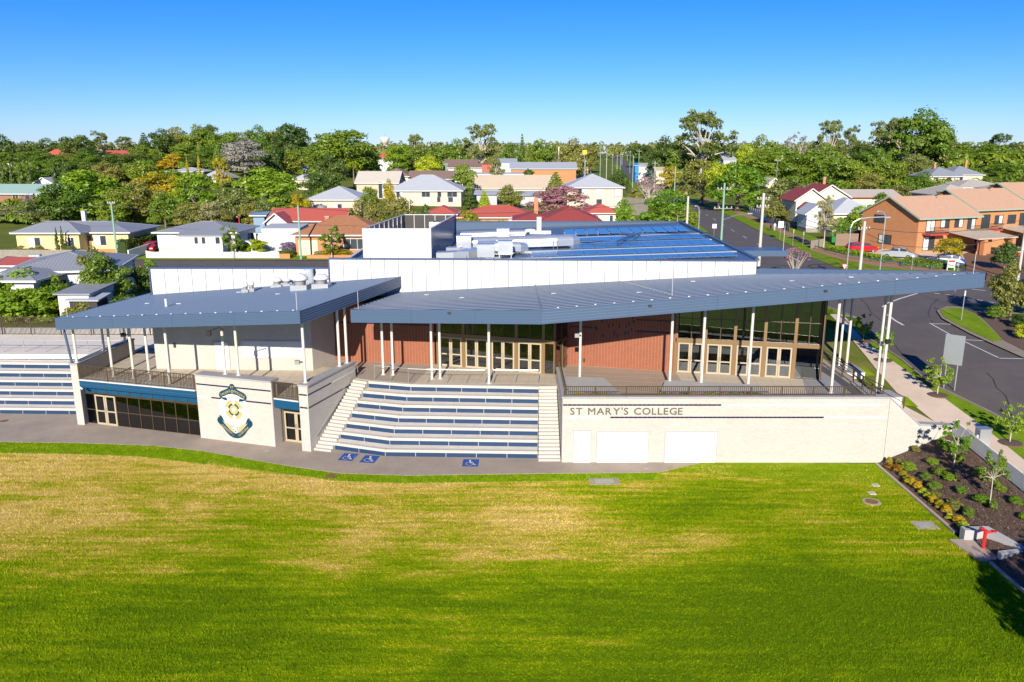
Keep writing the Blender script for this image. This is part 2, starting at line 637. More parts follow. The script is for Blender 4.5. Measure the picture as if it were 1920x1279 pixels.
M['dirt'] = plain('dirt', (.33, .18, .10), .95, var=.3, scale=1.5, bump=.4)
M['galv'] = metal_sheet('galv', (.66, .68, .70), .32, var=.10, metal=.75)
M['duct'] = plain('duct', (.56, .59, .63), .30, metal=.55, var=.08, scale=1.2)
M['solar'] = plain('solar', (.085, .175, .30), .16, var=.15, scale=.8, spec=.7)
M['screen_blue'] = plain('screen_blue', (.018, .075, .19), .25, var=.15, spec=.6)
M['bark'] = plain('bark', (.20, .16, .12), .9, var=.4, scale=4, bump=.5)
M['bark_pale'] = plain('bark_pale', (.46, .40, .33), .85, var=.3, scale=3, bump=.3)
M['timber_grey'] = plain('timber_grey', (.30, .27, .22), .9, var=.3, scale=3, grime=.3)
M['pole_green'] = plain('pole_green', (.23, .38, .30), .7, var=.15)
M['pole_pale'] = plain('pole_pale', (.52, .49, .44), .8, var=.18, scale=2)
M['red_paint'] = plain('red_paint', (.55, .02, .02), .35, var=.08)
M['pit'] = plain('pit', (.42, .33, .26), .85, var=.3, scale=3)
M['rust'] = plain('rust', (.20, .10, .05), .85, var=.3, scale=5)

def lawn_material():
    m, n, b = _new('lawn')
    g = _geo(n)
    s = n.nodes.new('ShaderNodeSeparateXYZ')
    n.links.new(g, s.inputs[0])
    def ma(op, a, c):
        q = n.nodes.new('ShaderNodeMath')
        q.operation = op
        for i, val in enumerate((a, c)):
            if hasattr(val, 'is_output'):
                n.links.new(val, q.inputs[i])
            else:
                q.inputs[i].default_value = val
        return q.outputs[0]
    def mr(sock, a, b_, c, d):
        q = n.nodes.new('ShaderNodeMapRange')
        q.interpolation_type = 'SMOOTHSTEP'
        n.links.new(sock, q.inputs[0])
        for k, v in zip((1, 2, 3, 4), (a, b_, c, d)):
            q.inputs[k].default_value = v
        return q.outputs[0]
    big = _noise(n, 1.0, 5, .62, _map(n, g, (.10, .17, 1), loc=(3, 1, 0)), .6)
    mid = _noise(n, 1.0, 6, .7, _map(n, g, (.34, .95, 1)), .8)
    streak = _noise(n, 1.0, 3, .6, _map(n, g, (.16, 2.4, 1)), .15)        # mowing lines
    fine = _noise(n, 1.0, 4, .75, _map(n, g, (5, 8, 1)))
    t = ma('ADD', ma('MULTIPLY', ma('SUBTRACT', big, .5), 1.0), ma('MULTIPLY', ma('SUBTRACT', mid, .5), .85))
    t = ma('ADD', t, ma('MULTIPLY', ma('SUBTRACT', streak, .5), .8))
    t = ma('ADD', t, ma('MULTIPLY', ma('SUBTRACT', fine, .5), .55))
    worn = ma('ADD', mr(s.outputs[1], 32.5, 38.0, -.17, .17), mr(s.outputs[0], 0, 12, 0, -.20))   # the worn band of the field
    worn = ma('ADD', worn, mr(s.outputs[1], 43.5, 47.0, 0, .13))
    t = ma('ADD', ma('ADD', t, worn), .42)
    col = _ramp(n, t, [(.10, (.125, .215, .001)), (.30, (.195, .290, .001)), (.44, (.28, .345, .003)), (.57, (.44, .385, .04)), (.70, (.62, .455, .12)), (.9, (.72, .54, .22))])
    grain = _noise(n, 13, 4, .8, g)
    tuft = _noise(n, 3.2, 4, .7, g)
    for f_, lo, hi, k in ((grain, (.55, .58, .4), (1.35, 1.32, 1.25), .85), (tuft, (.72, .76, .6), (1.22, 1.2, 1.1), .7)):
        x = n.nodes.new('ShaderNodeMix')
        x.data_type = 'RGBA'
        x.blend_type = 'MULTIPLY'
        x.inputs[0].default_value = k
        n.links.new(col, x.inputs[6])
        n.links.new(_ramp(n, f_, [(.3, lo), (.7, hi)]), x.inputs[7])
        col = x.outputs[2]
    n.links.new(col, b.inputs['Base Color'])
    b.inputs['Roughness'].default_value = .95
    b.inputs['Specular IOR Level'].default_value = .08
    _bump(n, b, grain, .8, .06)
    return m
def lush_material(name, c1, c2, c3, sc=.5):
    m, n, b = _new(name)
    g = _geo(n)
    f = _noise(n, sc, 6, .7, g)
    col = _ramp(n, f, [(.3, c1), (.55, c2), (.8, c3)])
    hf = _noise(n, 9, 4, .8, g)
    x = n.nodes.new('ShaderNodeMix')
    x.data_type = 'RGBA'
    x.blend_type = 'MULTIPLY'
    x.inputs[0].default_value = .7
    n.links.new(col, x.inputs[6])
    n.links.new(_ramp(n, hf, [(.3, (.45, .48, .35)), (.7, (1.3, 1.28, 1.2))]), x.inputs[7])
    n.links.new(x.outputs[2], b.inputs['Base Color'])
    b.inputs['Roughness'].default_value = .95
    b.inputs['Specular IOR Level'].default_value = .1
    _bump(n, b, hf, .7, .05)
    return m
M['lawn'] = lawn_material()
M['lush'] = lush_material('lush', (.14, .25, .002), (.22, .34, .003), (.46, .41, .06), 1.3)
M['verge'] = lush_material('verge', (.12, .215, .008), (.19, .29, .012), (.36, .33, .07), .45)
M['ground'] = lush_material('ground_cover', (.09, .13, .02), (.15, .18, .03), (.32, .23, .11), .08)

# ================================================================ the setting: ground, lawn, paving
def ground_sheet():
    xs = sorted(set(list(range(-1100, -300, 100)) + list(range(-300, -60, 12)) + list(range(-60, 20, 4)) +
                    [24.1, 24.3, 28.1, 28.4] + list(np.arange(20, 80, 2.0)) + list(range(80, 320, 12)) + list(range(320, 1200, 100))))
    ys = sorted(set([-30, 0] + list(np.arange(20, 112, 2.0)) + [49.05, 49.35, 71.9, 72.2] + list(range(112, 240, 6)) + list(range(240, 700, 16)) + list(range(700, 1440, 80))))
    vs, fs = [], []
    for y in ys:
        for x in xs:
            low = (y < 72 and x < 24.2) or (y < 49.2 and x < 28.25)
            vs.append((x, y, -.6 if low else T(x, y)))
    nx = len(xs)
    for j in range(len(ys) - 1):
        for i in range(nx - 1):
            fs.append((j * nx + i, j * nx + i + 1, (j + 1) * nx + i + 1, (j + 1) * nx + i))
    mb = MB()
    mb.add(vs, fs)
    me = bpy.data.meshes.new('ground')
    me.from_pydata(mb.v, [], mb.f)
    me.materials.append(M['ground'])
    me.polygons.foreach_set('use_smooth', [False] * len(fs))
    return struct(link('ground', me))
ground_sheet()

EDGE = [PZ(x, y, 0) for x, y in [(0, 829), (150, 831), (290, 836), (380, 846), (470, 862), (560, 877), (640, 888), (760, 892), (900, 890), (1050, 888), (1190, 887), (1235, 886)]]
EDGE = [(p.x, p.y) for p in EDGE]
EDGE = [(-62, EDGE[0][1] + 1.2)] + EDGE
def flat(poly, z, name, mat, thick=0.0, parent=None):
    mb = MB()
    if thick:
        mb.prism(list(poly), z - thick, z)
    else:
        mb.add([(p[0], p[1], z) for p in ccw(poly)], [tuple(range(len(poly)))])
    return wpart(mb, name, mat, parent)
lawn_poly = [(-62, 4)] + EDGE + [(13.4, 49.3), (23.7, 48.9), (23.6, 36), (25.5, 22), (26, 4)]
struct(flat(lawn_poly, .0, 'lawn', M['lawn']))
# blades standing in the turf, denser than anyone could count
def turf(name, edge, n, seed, mat='lawn'):
    rng = np.random.default_rng(seed)
    u = rng.uniform(0, 1, n) ** .8
    y = 26.0 + u * 29
    x = rng.uniform(-1, 1, n) * (y * .66 + 3)
    lim = np.interp(x, [e[0] for e in EDGE], [e[1] for e in EDGE])
    lim = np.where(x > 10, 48.7, lim)
    w0 = np.where(x < -20, 2.05, np.where(x < -14, 1.55, 1.2))
    if edge:
        ok = (y < lim - .02) & (y > lim - w0 + rng.uniform(-.15, .1, n)) & (x < 9.5)
    else:
        ok = (y < lim - np.where(x > 9, .05, w0)) & (x < 23.4)
    x, y = x[ok], y[ok]
    n = len(x)
    h = rng.uniform(.03, .085, n)
    a = rng.uniform(0, 6.283, n)
    w_ = rng.uniform(.012, .030, n)
    lx, ly = rng.normal(0, .035, n), rng.normal(0, .035, n)
    v = np.zeros((n, 3, 3), np.float32)
    v[:, 0] = np.stack([x - np.cos(a) * w_, y - np.sin(a) * w_, np.zeros(n)], 1)
    v[:, 1] = np.stack([x + np.cos(a) * w_, y + np.sin(a) * w_, np.zeros(n)], 1)
    v[:, 2] = np.stack([x + lx, y + ly, h], 1)
    me = bpy.data.meshes.new(name)
    me.vertices.add(n * 3)
    me.vertices.foreach_set('co', v.reshape(-1))
    me.loops.add(n * 3)
    me.loops.foreach_set('vertex_index', np.arange(n * 3, dtype=np.int32))
    me.polygons.add(n)
    me.polygons.foreach_set('loop_start', np.arange(0, n * 3, 3, dtype=np.int32))
    me.polygons.foreach_set('loop_total', np.full(n, 3, dtype=np.int32))
    me.update()
    me.materials.append(M[mat])
    return struct(link(name, me), 'stuff')
turf('grass', False, 420000, 3)
turf('edge_grass', True, 500000, 4, 'lush')
# fresh strip of greener turf along the paving
strip = []
for (x, y) in EDGE:
    strip.append((x, y + .01))
low_e = [(x, y - (2.0 if x < -20 else 1.5 if x < -14 else 1.15)) for x, y in EDGE]
struct(flat(strip + low_e[::-1], .004, 'turf_strip', M['lush']))
struct(flat([(9.6, 49.3), (23.7, 49.0), (23.66, 45.2), (21, 46.0), (17, 46.2), (13.5, 46.8), (11.2, 47.6)], .006, 'turf_patch', M['lush']))
struct(flat(EDGE + [(13.4, 49.6), (2, 57), (-40, 66), (-62, 66)], .03, 'paving', M['concrete_path'], .3))
# joints sawn in the paving
for x, y0, y1 in [(-26, 51.2, 53.9), (-20.6, 49.5, 52.6), (-10.5, 47.6, 50.4), (-4.6, 47.4, 49.9), (1.4, 47.5, 49.6), (6.6, 47.6, 49)]:
    mb = MB()
    y0 = float(np.interp(x, [e[0] for e in EDGE], [e[1] for e in EDGE])) + .05
    mb.box(x, x + .03, y0, y1, .031, .035)
    o = wpart(mb, 'paving_joint', M['grout'])
    struct(o)

# ================================================================ the school hall
FZ = 3.5
hall = thing('school_hall', 'school hall with navy skillion roofs, cream and red brick walls above the lawn', 'building', (0, 60, 0))

def balustrade(parent, a, b, z0, h, spacing=.115, post=2.3, slant=.06, mat='bronze', name='balustrade', rail=.045, rnd=None):
    """thing part with posts and single bars"""
    rnd = rnd or random.Random(3)
    a = Vector((a[0], a[1], 0))
    b = Vector((b[0], b[1], 0))
    L = (b - a).length
    d = (b - a) / L
    mb = MB()
    up = Vector((0, 0, 1))
    mb.bar(a + up * (z0 + h), b + up * (z0 + h), .06, rail)
    mb.bar(a + up * (z0 + .07), b + up * (z0 + .07), .045, rail)
    n = max(1, round(L / post))
    for i in range(n + 1):
        p = a + d * (L * i / n)
        mb.bar(p + up * z0, p + up * (z0 + h + .01), .065, .065)
    root = wpart(mb, name, M[mat], parent)
    me = MB()
    me.box(-.008, .008, -.02, .02, 0, 1)
    bm_ = me.mesh('baluster', M[mat])
    k = int(L / spacing)
    hh = h - .07
    for i in range(1, k):
        p = a + d * (L * i / k) + up * (z0 + .07)
        s = rnd.uniform(-slant, slant)
        ex = d * s
        m = Matrix.Identity(4)
        m.col[0].xyz = Vector((-d.y, d.x, 0)) * 1.0
        m.col[1].xyz = d
        m.col[2].xyz = Vector((0, 0, hh)) + ex
        m.col[3].xyz = p
        inst('baluster', bm_, root, m)
    return root

# ---- lower storey and terrace walls, crest block
LP0, LP1 = (-32.35, 56.62), (-31.75, 56.48)
GL0, GL1 = (-31.75, 57.0), (-22.15, 54.15)
CW0, CW1 = (-22.12, 53.72), (-16.30, 51.93)
RP0, RP1 = (-14.27, 51.20), (-13.62, 51.00)
SW1 = (-11.63, 57.25)
mb = MB()
mb.prism([(-32.38, 56.55), (-31.78, 56.42), (-31.25, 64.3), (-31.85, 64.3)], 0, 4.66)
wpart(mb, 'wall', M['brick_cream'], hall)
mb = MB()
mb.prism([(-32.44, 56.47), (-31.72, 56.33), (-31.19, 64.36), (-31.91, 64.36)], 4.66, 4.77)
wpart(mb, 'coping', M['coping'], hall)
mb = MB()
mb.seg(CW0, CW1, 0, 4.62, .9)
wpart(mb, 'wall', M['brick_cream'], hall)
mb = MB()
mb.seg(CW0, CW1, 4.62, 4.73, 1.0, -.05)
wpart(mb, 'coping', M['coping'], hall)
# reveal beside the lower door, pillar and stair wall
mb = MB()
mb.prism([(-16.3, 51.95), (-15.95, 53.3), (-16.5, 53.5), (-16.85, 52.9)], 0, FZ)
wpart(mb, 'wall', M['brick_cream'], hall)
mb = MB()
mb.prism([RP0, RP1, SW1, (SW1[0] - .45, SW1[1] + .02), (-14.05, 51.95)], 0, 4.62)
wpart(mb, 'wall', M['brick_cream'], hall)
mb = MB()
mb.prism([(RP0[0] - .06, RP0[1] - .04), (RP1[0] + .06, RP1[1] - .07), (SW1[0] + .07, SW1[1] + .05), (SW1[0] - .52, SW1[1] + .08), (-14.1, 52.0)], 4.62, 4.73)
wpart(mb, 'coping', M['coping'], hall)

# navy and white tile bands on the brickwork
tile_me = MB().box(-.145, .145, -.012, 0, 0, .105).mesh('band_tile', M['navy_tile'])
wtile_me = MB().box(-.145, .145, -.012, 0, 0, .105).mesh('band_tile', M['white_tile'])
def band(a, b, z, s0, s1, me=None, rows=1):
    a = Vector((a[0], a[1], 0))
    b = Vector((b[0], b[1], 0))
    d = (b - a).normalized()
    L = (b - a).length
    s = s0
    while s + .29 <= s1 + 1e-6:
        for r in range(rows):
            m = frame(a + d * (s + .145), d, 0)
            m.col[3].z = z + r * .112
            inst('band_tile', me or tile_me, hall, m)
        s += .30
cwl = (Vector(CW1) - Vector(CW0)).length
band(CW0, CW1, 3.98, .03, cwl)
band(CW0, CW1, 3.08, 1.2, cwl)
band(CW0, CW1, 3.08, .03, 1.15, wtile_me)
band(RP0, RP1, 3.98, .03, .66)
band(RP0, RP1, 3.08, .03, .66)
swl = (Vector(SW1) - Vector(RP1)).length
band(RP1, SW1, 3.98, .03, 3.3)
band(RP1, SW1, 3.98, 3.35, swl, wtile_me)
band(RP1, SW1, 3.08, .03, swl)
band((-32.38, 56.55), (-31.78, 56.42), 3.95, .02, .6, wtile_me)
band((-32.38, 56.55), (-31.78, 56.42), 3.05, .02, .6, wtile_me)

# blue beam and lower glazing
def glazing(parent, a, b, zs, xs, rowmat, fm='bronze', fw=.06, depth=.10):
    """framed panes: xs fractions or metres along a-b, zs heights, rowmat one material per row"""
    a3 = Vector((a[0], a[1], 0))
    b3 = Vector((b[0], b[1], 0))
    d = (b3 - a3).normalized()
    m = frame((a[0], a[1], 0), d)
    mb = MB()
    for x in xs:
        mb.box(x - fw / 2, x + fw / 2, -depth / 2, depth / 2, zs[0], zs[-1])
    for z in zs:
        for x0, x1 in zip(xs, xs[1:]):
            mb.box(x0 + fw / 2, x1 - fw / 2, -depth / 2 + .005, depth / 2 - .005, z - fw / 2, z + fw / 2)
    fr = link('window_frame', mb.mesh('window_frame', M[fm]), parent, m)
    for (z0, z1), mt in zip(zip(zs, zs[1:]), rowmat):
        for x0, x1 in zip(xs, xs[1:]):
            q = MB().box(x0 + fw / 2, x1 - fw / 2, -.012, .012, z0 + fw / 2, z1 - fw / 2)
            link('pane', q.mesh('pane', M[mt]), fr, m)
    return fr
def door_leaf(parent, a, d, x0, w_, z0, h, fm='door_cream', rail=.42, gm='glass', st=.12, hx=None, y=-.06):
    m = frame((a[0], a[1], z0), d) @ Matrix.Translation((x0, y, 0))
    mb = MB()
    mb.box(0, st, -.025, .025, 0, h)
    mb.box(w_ - st, w_, -.025, .025, 0, h)
    for z_0, z_1 in ((0, .14), (h * rail - .05, h * rail + .05), (h - .11, h)):
        mb.box(st, w_ - st, -.023, .023, z_0, z_1)
    o = link('door', mb.mesh('door', M[fm]), parent, m)
    for z_0, z_1 in ((.14, h * rail - .05), (h * rail + .05, h - .11)):
        link('pane', MB().box(st, w_ - st, -.008, .008, z_0, z_1).mesh('pane', M[gm]), o, m)
    hx = (w_ - st / 2) if hx is None else hx
    q = MB()
    q.path([(hx, -.03, 1.0), (hx, -.09, 1.0), (hx, -.09, 1.35), (hx, -.03, 1.35)], .014, 6)
    link('handle', q.mesh('handle', M['steel']), o, m)
    return o
gl = (Vector(GL1) - Vector(GL0)).length
xs = [.0, .85, 2.72] + [2.72 + (gl - 2.72) * i / 7 for i in range(1, 8)]
gd = Vector(GL1) - Vector(GL0)
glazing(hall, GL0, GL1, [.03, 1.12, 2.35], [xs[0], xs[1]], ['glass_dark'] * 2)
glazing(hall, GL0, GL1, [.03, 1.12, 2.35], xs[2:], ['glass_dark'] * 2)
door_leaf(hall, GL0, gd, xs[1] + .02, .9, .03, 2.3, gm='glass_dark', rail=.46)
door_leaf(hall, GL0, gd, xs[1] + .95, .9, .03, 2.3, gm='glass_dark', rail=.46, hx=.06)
sx = [.0] + [gl * i / 10 for i in range(1, 11)]
glazing(hall, GL0, GL1, [2.42, 2.95], sx, ['blue_panel'], fw=.045)
mb = MB()
mb.seg((-31.72, 56.32), (-22.18, 53.6), 3.0, 3.52, .75)
wpart(mb, 'blue_beam', M['blue_panel'], hall)
mb = MB()
mb.seg((-31.72, 56.28), (-22.18, 53.56), 3.52, 3.60, .82)
wpart(mb, 'beam_flashing', M['white_panel'], hall)
mb = MB()
mb.seg((-31.72, 56.30), (-22.18, 53.58), 3.24, 3.27, .03)
wpart(mb, 'beam_joint', M['trim_navy'], hall)
balustrade(hall, (-31.66, 56.36), (-22.2, 53.66), 3.60, 1.08, .115, 2.35, .055)
# the bay between crest wall and pillar
mb = MB()
mb.seg((-16.22, 52.02), (-14.35, 51.32), 2.85, 3.45, .5)
wpart(mb, 'blue_beam', M['blue_panel'], hall)
mb = MB()
mb.seg((-16.22, 51.98), (-14.35, 51.28), 3.45, 3.53, .55)
wpart(mb, 'beam_flashing', M['white_panel'], hall)
balustrade(hall, (-16.22, 52.04), (-14.38, 51.36), 3.53, 1.12, .10, 1.9, .055, rnd=random.Random(11))
dd = Vector((1.9, -.62))
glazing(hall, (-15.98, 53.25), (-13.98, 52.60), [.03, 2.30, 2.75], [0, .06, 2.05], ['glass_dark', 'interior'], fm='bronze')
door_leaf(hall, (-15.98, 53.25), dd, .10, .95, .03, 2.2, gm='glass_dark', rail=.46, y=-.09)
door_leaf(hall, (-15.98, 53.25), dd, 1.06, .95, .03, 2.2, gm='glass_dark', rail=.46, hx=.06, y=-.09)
# dark room behind the lower glazing
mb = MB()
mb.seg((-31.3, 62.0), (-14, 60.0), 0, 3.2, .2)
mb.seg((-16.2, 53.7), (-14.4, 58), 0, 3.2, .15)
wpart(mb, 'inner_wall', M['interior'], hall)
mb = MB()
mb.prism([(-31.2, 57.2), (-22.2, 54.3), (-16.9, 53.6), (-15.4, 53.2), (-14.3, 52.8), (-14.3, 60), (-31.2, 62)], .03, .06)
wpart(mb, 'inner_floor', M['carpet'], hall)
for x, y in [(-26.6, 56.6), (-26.1, 56.45)]:
    wpart(MB().box(x, x + .12, y, y + .12, .06, 1.0), 'inner_post', M['white'], hall)

# ---- terrace deck with its paving tiles
deck_l = [(-31.9, 56.9), (-22.1, 54.1), (-16.3, 52.4), (-14.2, 52.0), (-11.75, 57.2), (-11.6, 56.95), (-10.5, 56.5), (-7.1, 55.62), (-7.1, 66), (-31.3, 66)]
mb = MB()
mb.prism(deck_l, 3.2, FZ)
mb.prism([(-7.1, 55.62), (1.9, 55.06), (3.3, 55.11), (3.3, 66), (-7.1, 66)], 3.2, FZ)
mb.prism([(3.3, 49.4), (24.2, 49.4), (25.4, 57.5), (25.0, 66), (3.3, 66)], 3.2, FZ)
wpart(mb, 'deck', M['grout'], hall)
def tiles(poly, size, mat, z=FZ, gap=.012, org=(0, 0), ang=0.0, th=.012, name='paving_tile'):
    poly = ccw(poly)
    ca, sa = math.cos(ang), math.sin(ang)
    loc = lambda p: (p[0] * ca + p[1] * sa, -p[0] * sa + p[1] * ca)
    wor = lambda p: (p[0] * ca - p[1] * sa, p[0] * sa + p[1] * ca)
    q = [loc(p) for p in poly]
    x0, x1 = min(p[0] for p in q), max(p[0] for p in q)
    y0, y1 = min(p[1] for p in q), max(p[1] for p in q)
    full = {}
    sx_, sy_ = size
    i0, i1 = math.floor((x0 - org[0]) / sx_), math.ceil((x1 - org[0]) / sx_)
    j0, j1 = math.floor((y0 - org[1]) / sy_), math.ceil((y1 - org[1]) / sy_)
    me = None
    for i in range(i0, i1):
        for j in range(j0, j1):
            ax, ay = org[0] + i * sx_, org[1] + j * sy_
            c = [(ax + gap / 2, ay + gap / 2), (ax + sx_ - gap / 2, ay + gap / 2), (ax + sx_ - gap / 2, ay + sy_ - gap / 2), (ax + gap / 2, ay + sy_ - gap / 2)]
            k = clip_poly(c, q)
            if len(k) < 3 or area(k) < .01:
                continue
            if abs(area(k) - area(c)) < 1e-6:
                if me is None:
                    me = MB().box(-sx_ / 2 + gap / 2, sx_ / 2 - gap / 2, -sy_ / 2 + gap / 2, sy_ / 2 - gap / 2, .0005, th).mesh(name, M[mat])
                wx, wy = wor((ax + sx_ / 2, ay + sy_ / 2))
                inst(name, me, hall, Matrix.Translation((wx, wy, z)) @ Matrix.Rotation(ang, 4, 'Z'))
            else:
                wpart(MB().prism([wor(p) for p in k], z + .0005, z + th), name, M[mat], hall)
tiles([(-31.2, 57.2), (-22.1, 54.5), (-16.3, 52.9), (-14.1, 52.3), (-13.0, 55.2), (-13.9, 59.8), (-31.1, 65.9)], (1.2, 1.2), 'paver_pale', gap=.02, org=(.3, .2))
tiles([(-13.85, 59.8), (-12.95, 55.3), (-12.15, 57.4), (-11.6, 57.3), (-11.5, 57.05), (-7.1, 55.72), (-6.2, 61), (-14, 62.2)], (1.0, 1.0), 'paver', gap=.018, org=(.1, .4), ang=R(-9))
tiles([(-7.05, 55.72), (3.2, 55.3), (3.2, 58.3), (-6.15, 60.9)], (1.2, 1.0), 'paver_pale', gap=.016, org=(.1, .4), ang=R(-6))
tiles([(3.4, 50.0), (12.3, 50.0), (12.4, 58.9), (4.25, 60.8), (3.35, 58.4)], (1.2, 1.2), 'paver', gap=.022, org=(.4, .3), ang=R(-9))
tiles([(12.35, 50.0), (19.6, 50.0), (21.5, 57.0), (12.4, 58.9)], (1.2, 1.2), 'paver_pale', gap=.016, org=(.4, .3), ang=R(-9))
tiles([(19.65, 50.0), (22.6, 50.0), (23.5, 52.6), (23.6, 58.0), (21.55, 57.2)], (1.2, 1.2), 'paver_grey', gap=.014, org=(.4, .3), ang=R(-9))
mb = MB()
mb.prism([(22.65, 50.0), (23.9, 50.0), (24.3, 52.5), (24.4, 57.5), (24.3, 62), (23.4, 62), (23.7, 57.5), (23.55, 52.6)], FZ + .0005, FZ + .012)
wpart(mb, 'dark_paving_band', M['paver_dark'], hall)

# ---- sign wall in front of the right terrace
SX0, SX1, SY = 3.25, 24.3, 49.12
mb = MB()
mb.box(SX0, SX1, SY, SY + .42, 0, 4.42)
mb.box(SX0, SX0 + .42, SY + .42, 56.2, 0, 4.42)
wpart(mb, 'wall', M['brick_cream'], hall)
mb = MB()
mb.box(SX0 - .06, SX1 + .0, SY - .06, SY + .5, 4.42, 4.53)
mb.box(SX0 - .06, SX0 + .5, SY + .5, 56.3, 4.42, 4.53)
wpart(mb, 'coping', M['coping'], hall)
mb = MB()
mb.add([(SX1 + .02, SY, -.3), (28.75, SY, -.3), (28.75, SY, 2.45), (26.4, SY, 2.58), (SX1 + .02, SY, 4.42),
        (SX1 + .02, SY + .42, -.3), (28.75, SY + .42, -.3), (28.75, SY + .42, 2.45), (26.4, SY + .42, 2.58), (SX1 + .02, SY + .42, 4.42)],
       [(0, 1, 2, 3, 4), (9, 8, 7, 6, 5), (0, 5, 6, 1), (1, 6, 7, 2), (2, 7, 8, 3), (3, 8, 9, 4), (4, 9, 5, 0)])
wpart(mb, 'wall', M['brick_cream'], hall)
mb = MB()
for (xa, za), (xb, zb) in (((SX1 + .01, 4.43), (26.4, 2.59)), ((26.4, 2.59), (28.8, 2.46))):
    mb.add([(xa, SY - .06, za), (xb, SY - .06, zb), (xb, SY + .5, zb), (xa, SY + .5, za), (xa, SY - .06, za + .11), (xb, SY - .06, zb + .11), (xb, SY + .5, zb + .11), (xa, SY + .5, za + .11)],
           [(0, 3, 2, 1), (4, 5, 6, 7), (0, 1, 5, 4), (1, 2, 6, 5), (2, 3, 7, 6), (3, 0, 4, 7)])
wpart(mb, 'coping', M['coping'], hall)
band((SX0, SY), (SX1, SY), 3.92, .03, 10.5)
band((SX0, SY), (SX1, SY), 3.92, 10.55, 20.9, wtile_me)
band((SX0, SY), (SX1, SY), 3.08, .03, 3.0, wtile_me)
band((SX0, SY), (SX1, SY), 3.08, 3.1, 16.9)
band((SX0, SY), (SX1, SY), 3.08, 17.0, 20.9, wtile_me)
balustrade(hall, (SX0 + .12, SY + .2), (23.4, SY + .2), 4.53, .62, .13, 2.1, .0, rnd=random.Random(5))
balustrade(hall, (SX0 + .2, SY + .3), (SX0 + .2, 56.0), 4.53, .62, .2, 2.3, .0)
# store doors in the sign wall
def slab_door(parent, a, d, x0, w_, z0, h, mat='white', name='door', lever=True, y=-.02, seams=()):
    m = frame((a[0], a[1], z0), d) @ Matrix.Translation((x0, y, 0))
    o = link(name, MB().box(0, w_, -.02, .02, 0, h).mesh(name, M[mat]), parent, m)
    fr = MB()
    fr.box(-.06, -.005, -.035, .03, 0, h + .06)
    fr.box(w_ + .005, w_ + .06, -.035, .03, 0, h + .06)
    fr.box(-.005, w_ + .005, -.035, .03, h + .005, h + .06)
    link('door_frame', fr.mesh('door_frame', M['concrete_grey']), o, m)
    for z in seams:
        link('door_seam', MB().box(.02, w_ - .02, -.026, -.019, z - .01, z + .01).mesh('door_seam', M['concrete_grey']), o, m)
    if lever:
        q = MB().box(w_ - .12, w_ - .05, -.06, -.02, .95, 1.15)
        link('handle', q.mesh('handle', M['steel']), o, m)
    return o
slab_door(hall, (SX0, SY), (1, 0), .78, 1.08, .03, 2.15)
slab_door(hall, (SX0, SY), (1, 0), 2.3, 3.3, .03, 2.1, name='roller_door', lever=False)
slab_door(hall, (SX0, SY), (1, 0), 6.75, 3.3, .03, 2.1, name='roller_door', lever=False)
for x in (2.3, 6.75):
    o = wpart(MB().box(SX0 + x + 1.55, SX0 + x + 1.75, SY - .07, SY - .035, .95, 1.0), 'lock', M['steel'], hall)
# ---- upper walls
def RA(x, y):                                   # left roof surface
    return .073017 * x - .033457 * y + 12.537187
B_F = [(-11.4, 55.5, 8.94), (1.94, 52.0, 9.57), (31.0, 52.0, 12.06)]
B_B = [(-9.28, 66.0, 8.31), (1.94, 66.0, 8.89), (20.3, 66.0, 9.84)]
def RB(x, y):                                   # right roof surface, a ruled sheet from front edge to hall wall
    for i in (0, 1):
        f0, f1, b0, b1 = B_F[i], B_F[i + 1], B_B[i], B_B[i + 1]
        lo, hi = -5.0, 6.0
        for _ in range(40):
            s = (lo + hi) / 2
            fx = f0[0] + (f1[0] - f0[0]) * s
            fy = f0[1] + (f1[1] - f0[1]) * s
            bx = b0[0] + (b1[0] - b0[0]) * s
            by = b0[1] + (b1[1] - b0[1]) * s
            side = (bx - fx) * (y - fy) - (by - fy) * (x - fx)
            if side > 0:
                hi = s
            else:
                lo = s
        if (s <= 1 or i == 1):
            t = ((x - fx) * (bx - fx) + (y - fy) * (by - fy)) / ((bx - fx) ** 2 + (by - fy) ** 2)
            fz = f0[2] + (f1[2] - f0[2]) * s
            bz = b0[2] + (b1[2] - b0[2]) * s
            return fz + (bz - fz) * t
kiosk = [(-27.4, 59.5), (-15.2, 59.0), (-14.08, 62.05), (-13.6, 66), (-27.0, 68)]
ua = lambda x, y: RA(x, y) - .28
ub = lambda x, y: RB(x, y) - .28
def wallrun(pts, z0, top, mat, t=.3):
    for a, b in zip(pts, pts[1:]):
        mb = MB()
        mb.seg(a, b, z0, top, t)
        wpart(mb, 'wall', M[mat], hall)
wallrun([(-27.0, 68), (-27.4, 59.5), (-15.2, 59.0), (-14.12, 62.05)], FZ, ua, 'brick_cream')
wallrun([(-14.1, 62.1), (-6.06, 60.75)], FZ, ub, 'brick_red')
wallrun([(4.3, 60.7), (12.35, 58.74)], FZ, ub, 'brick_red')
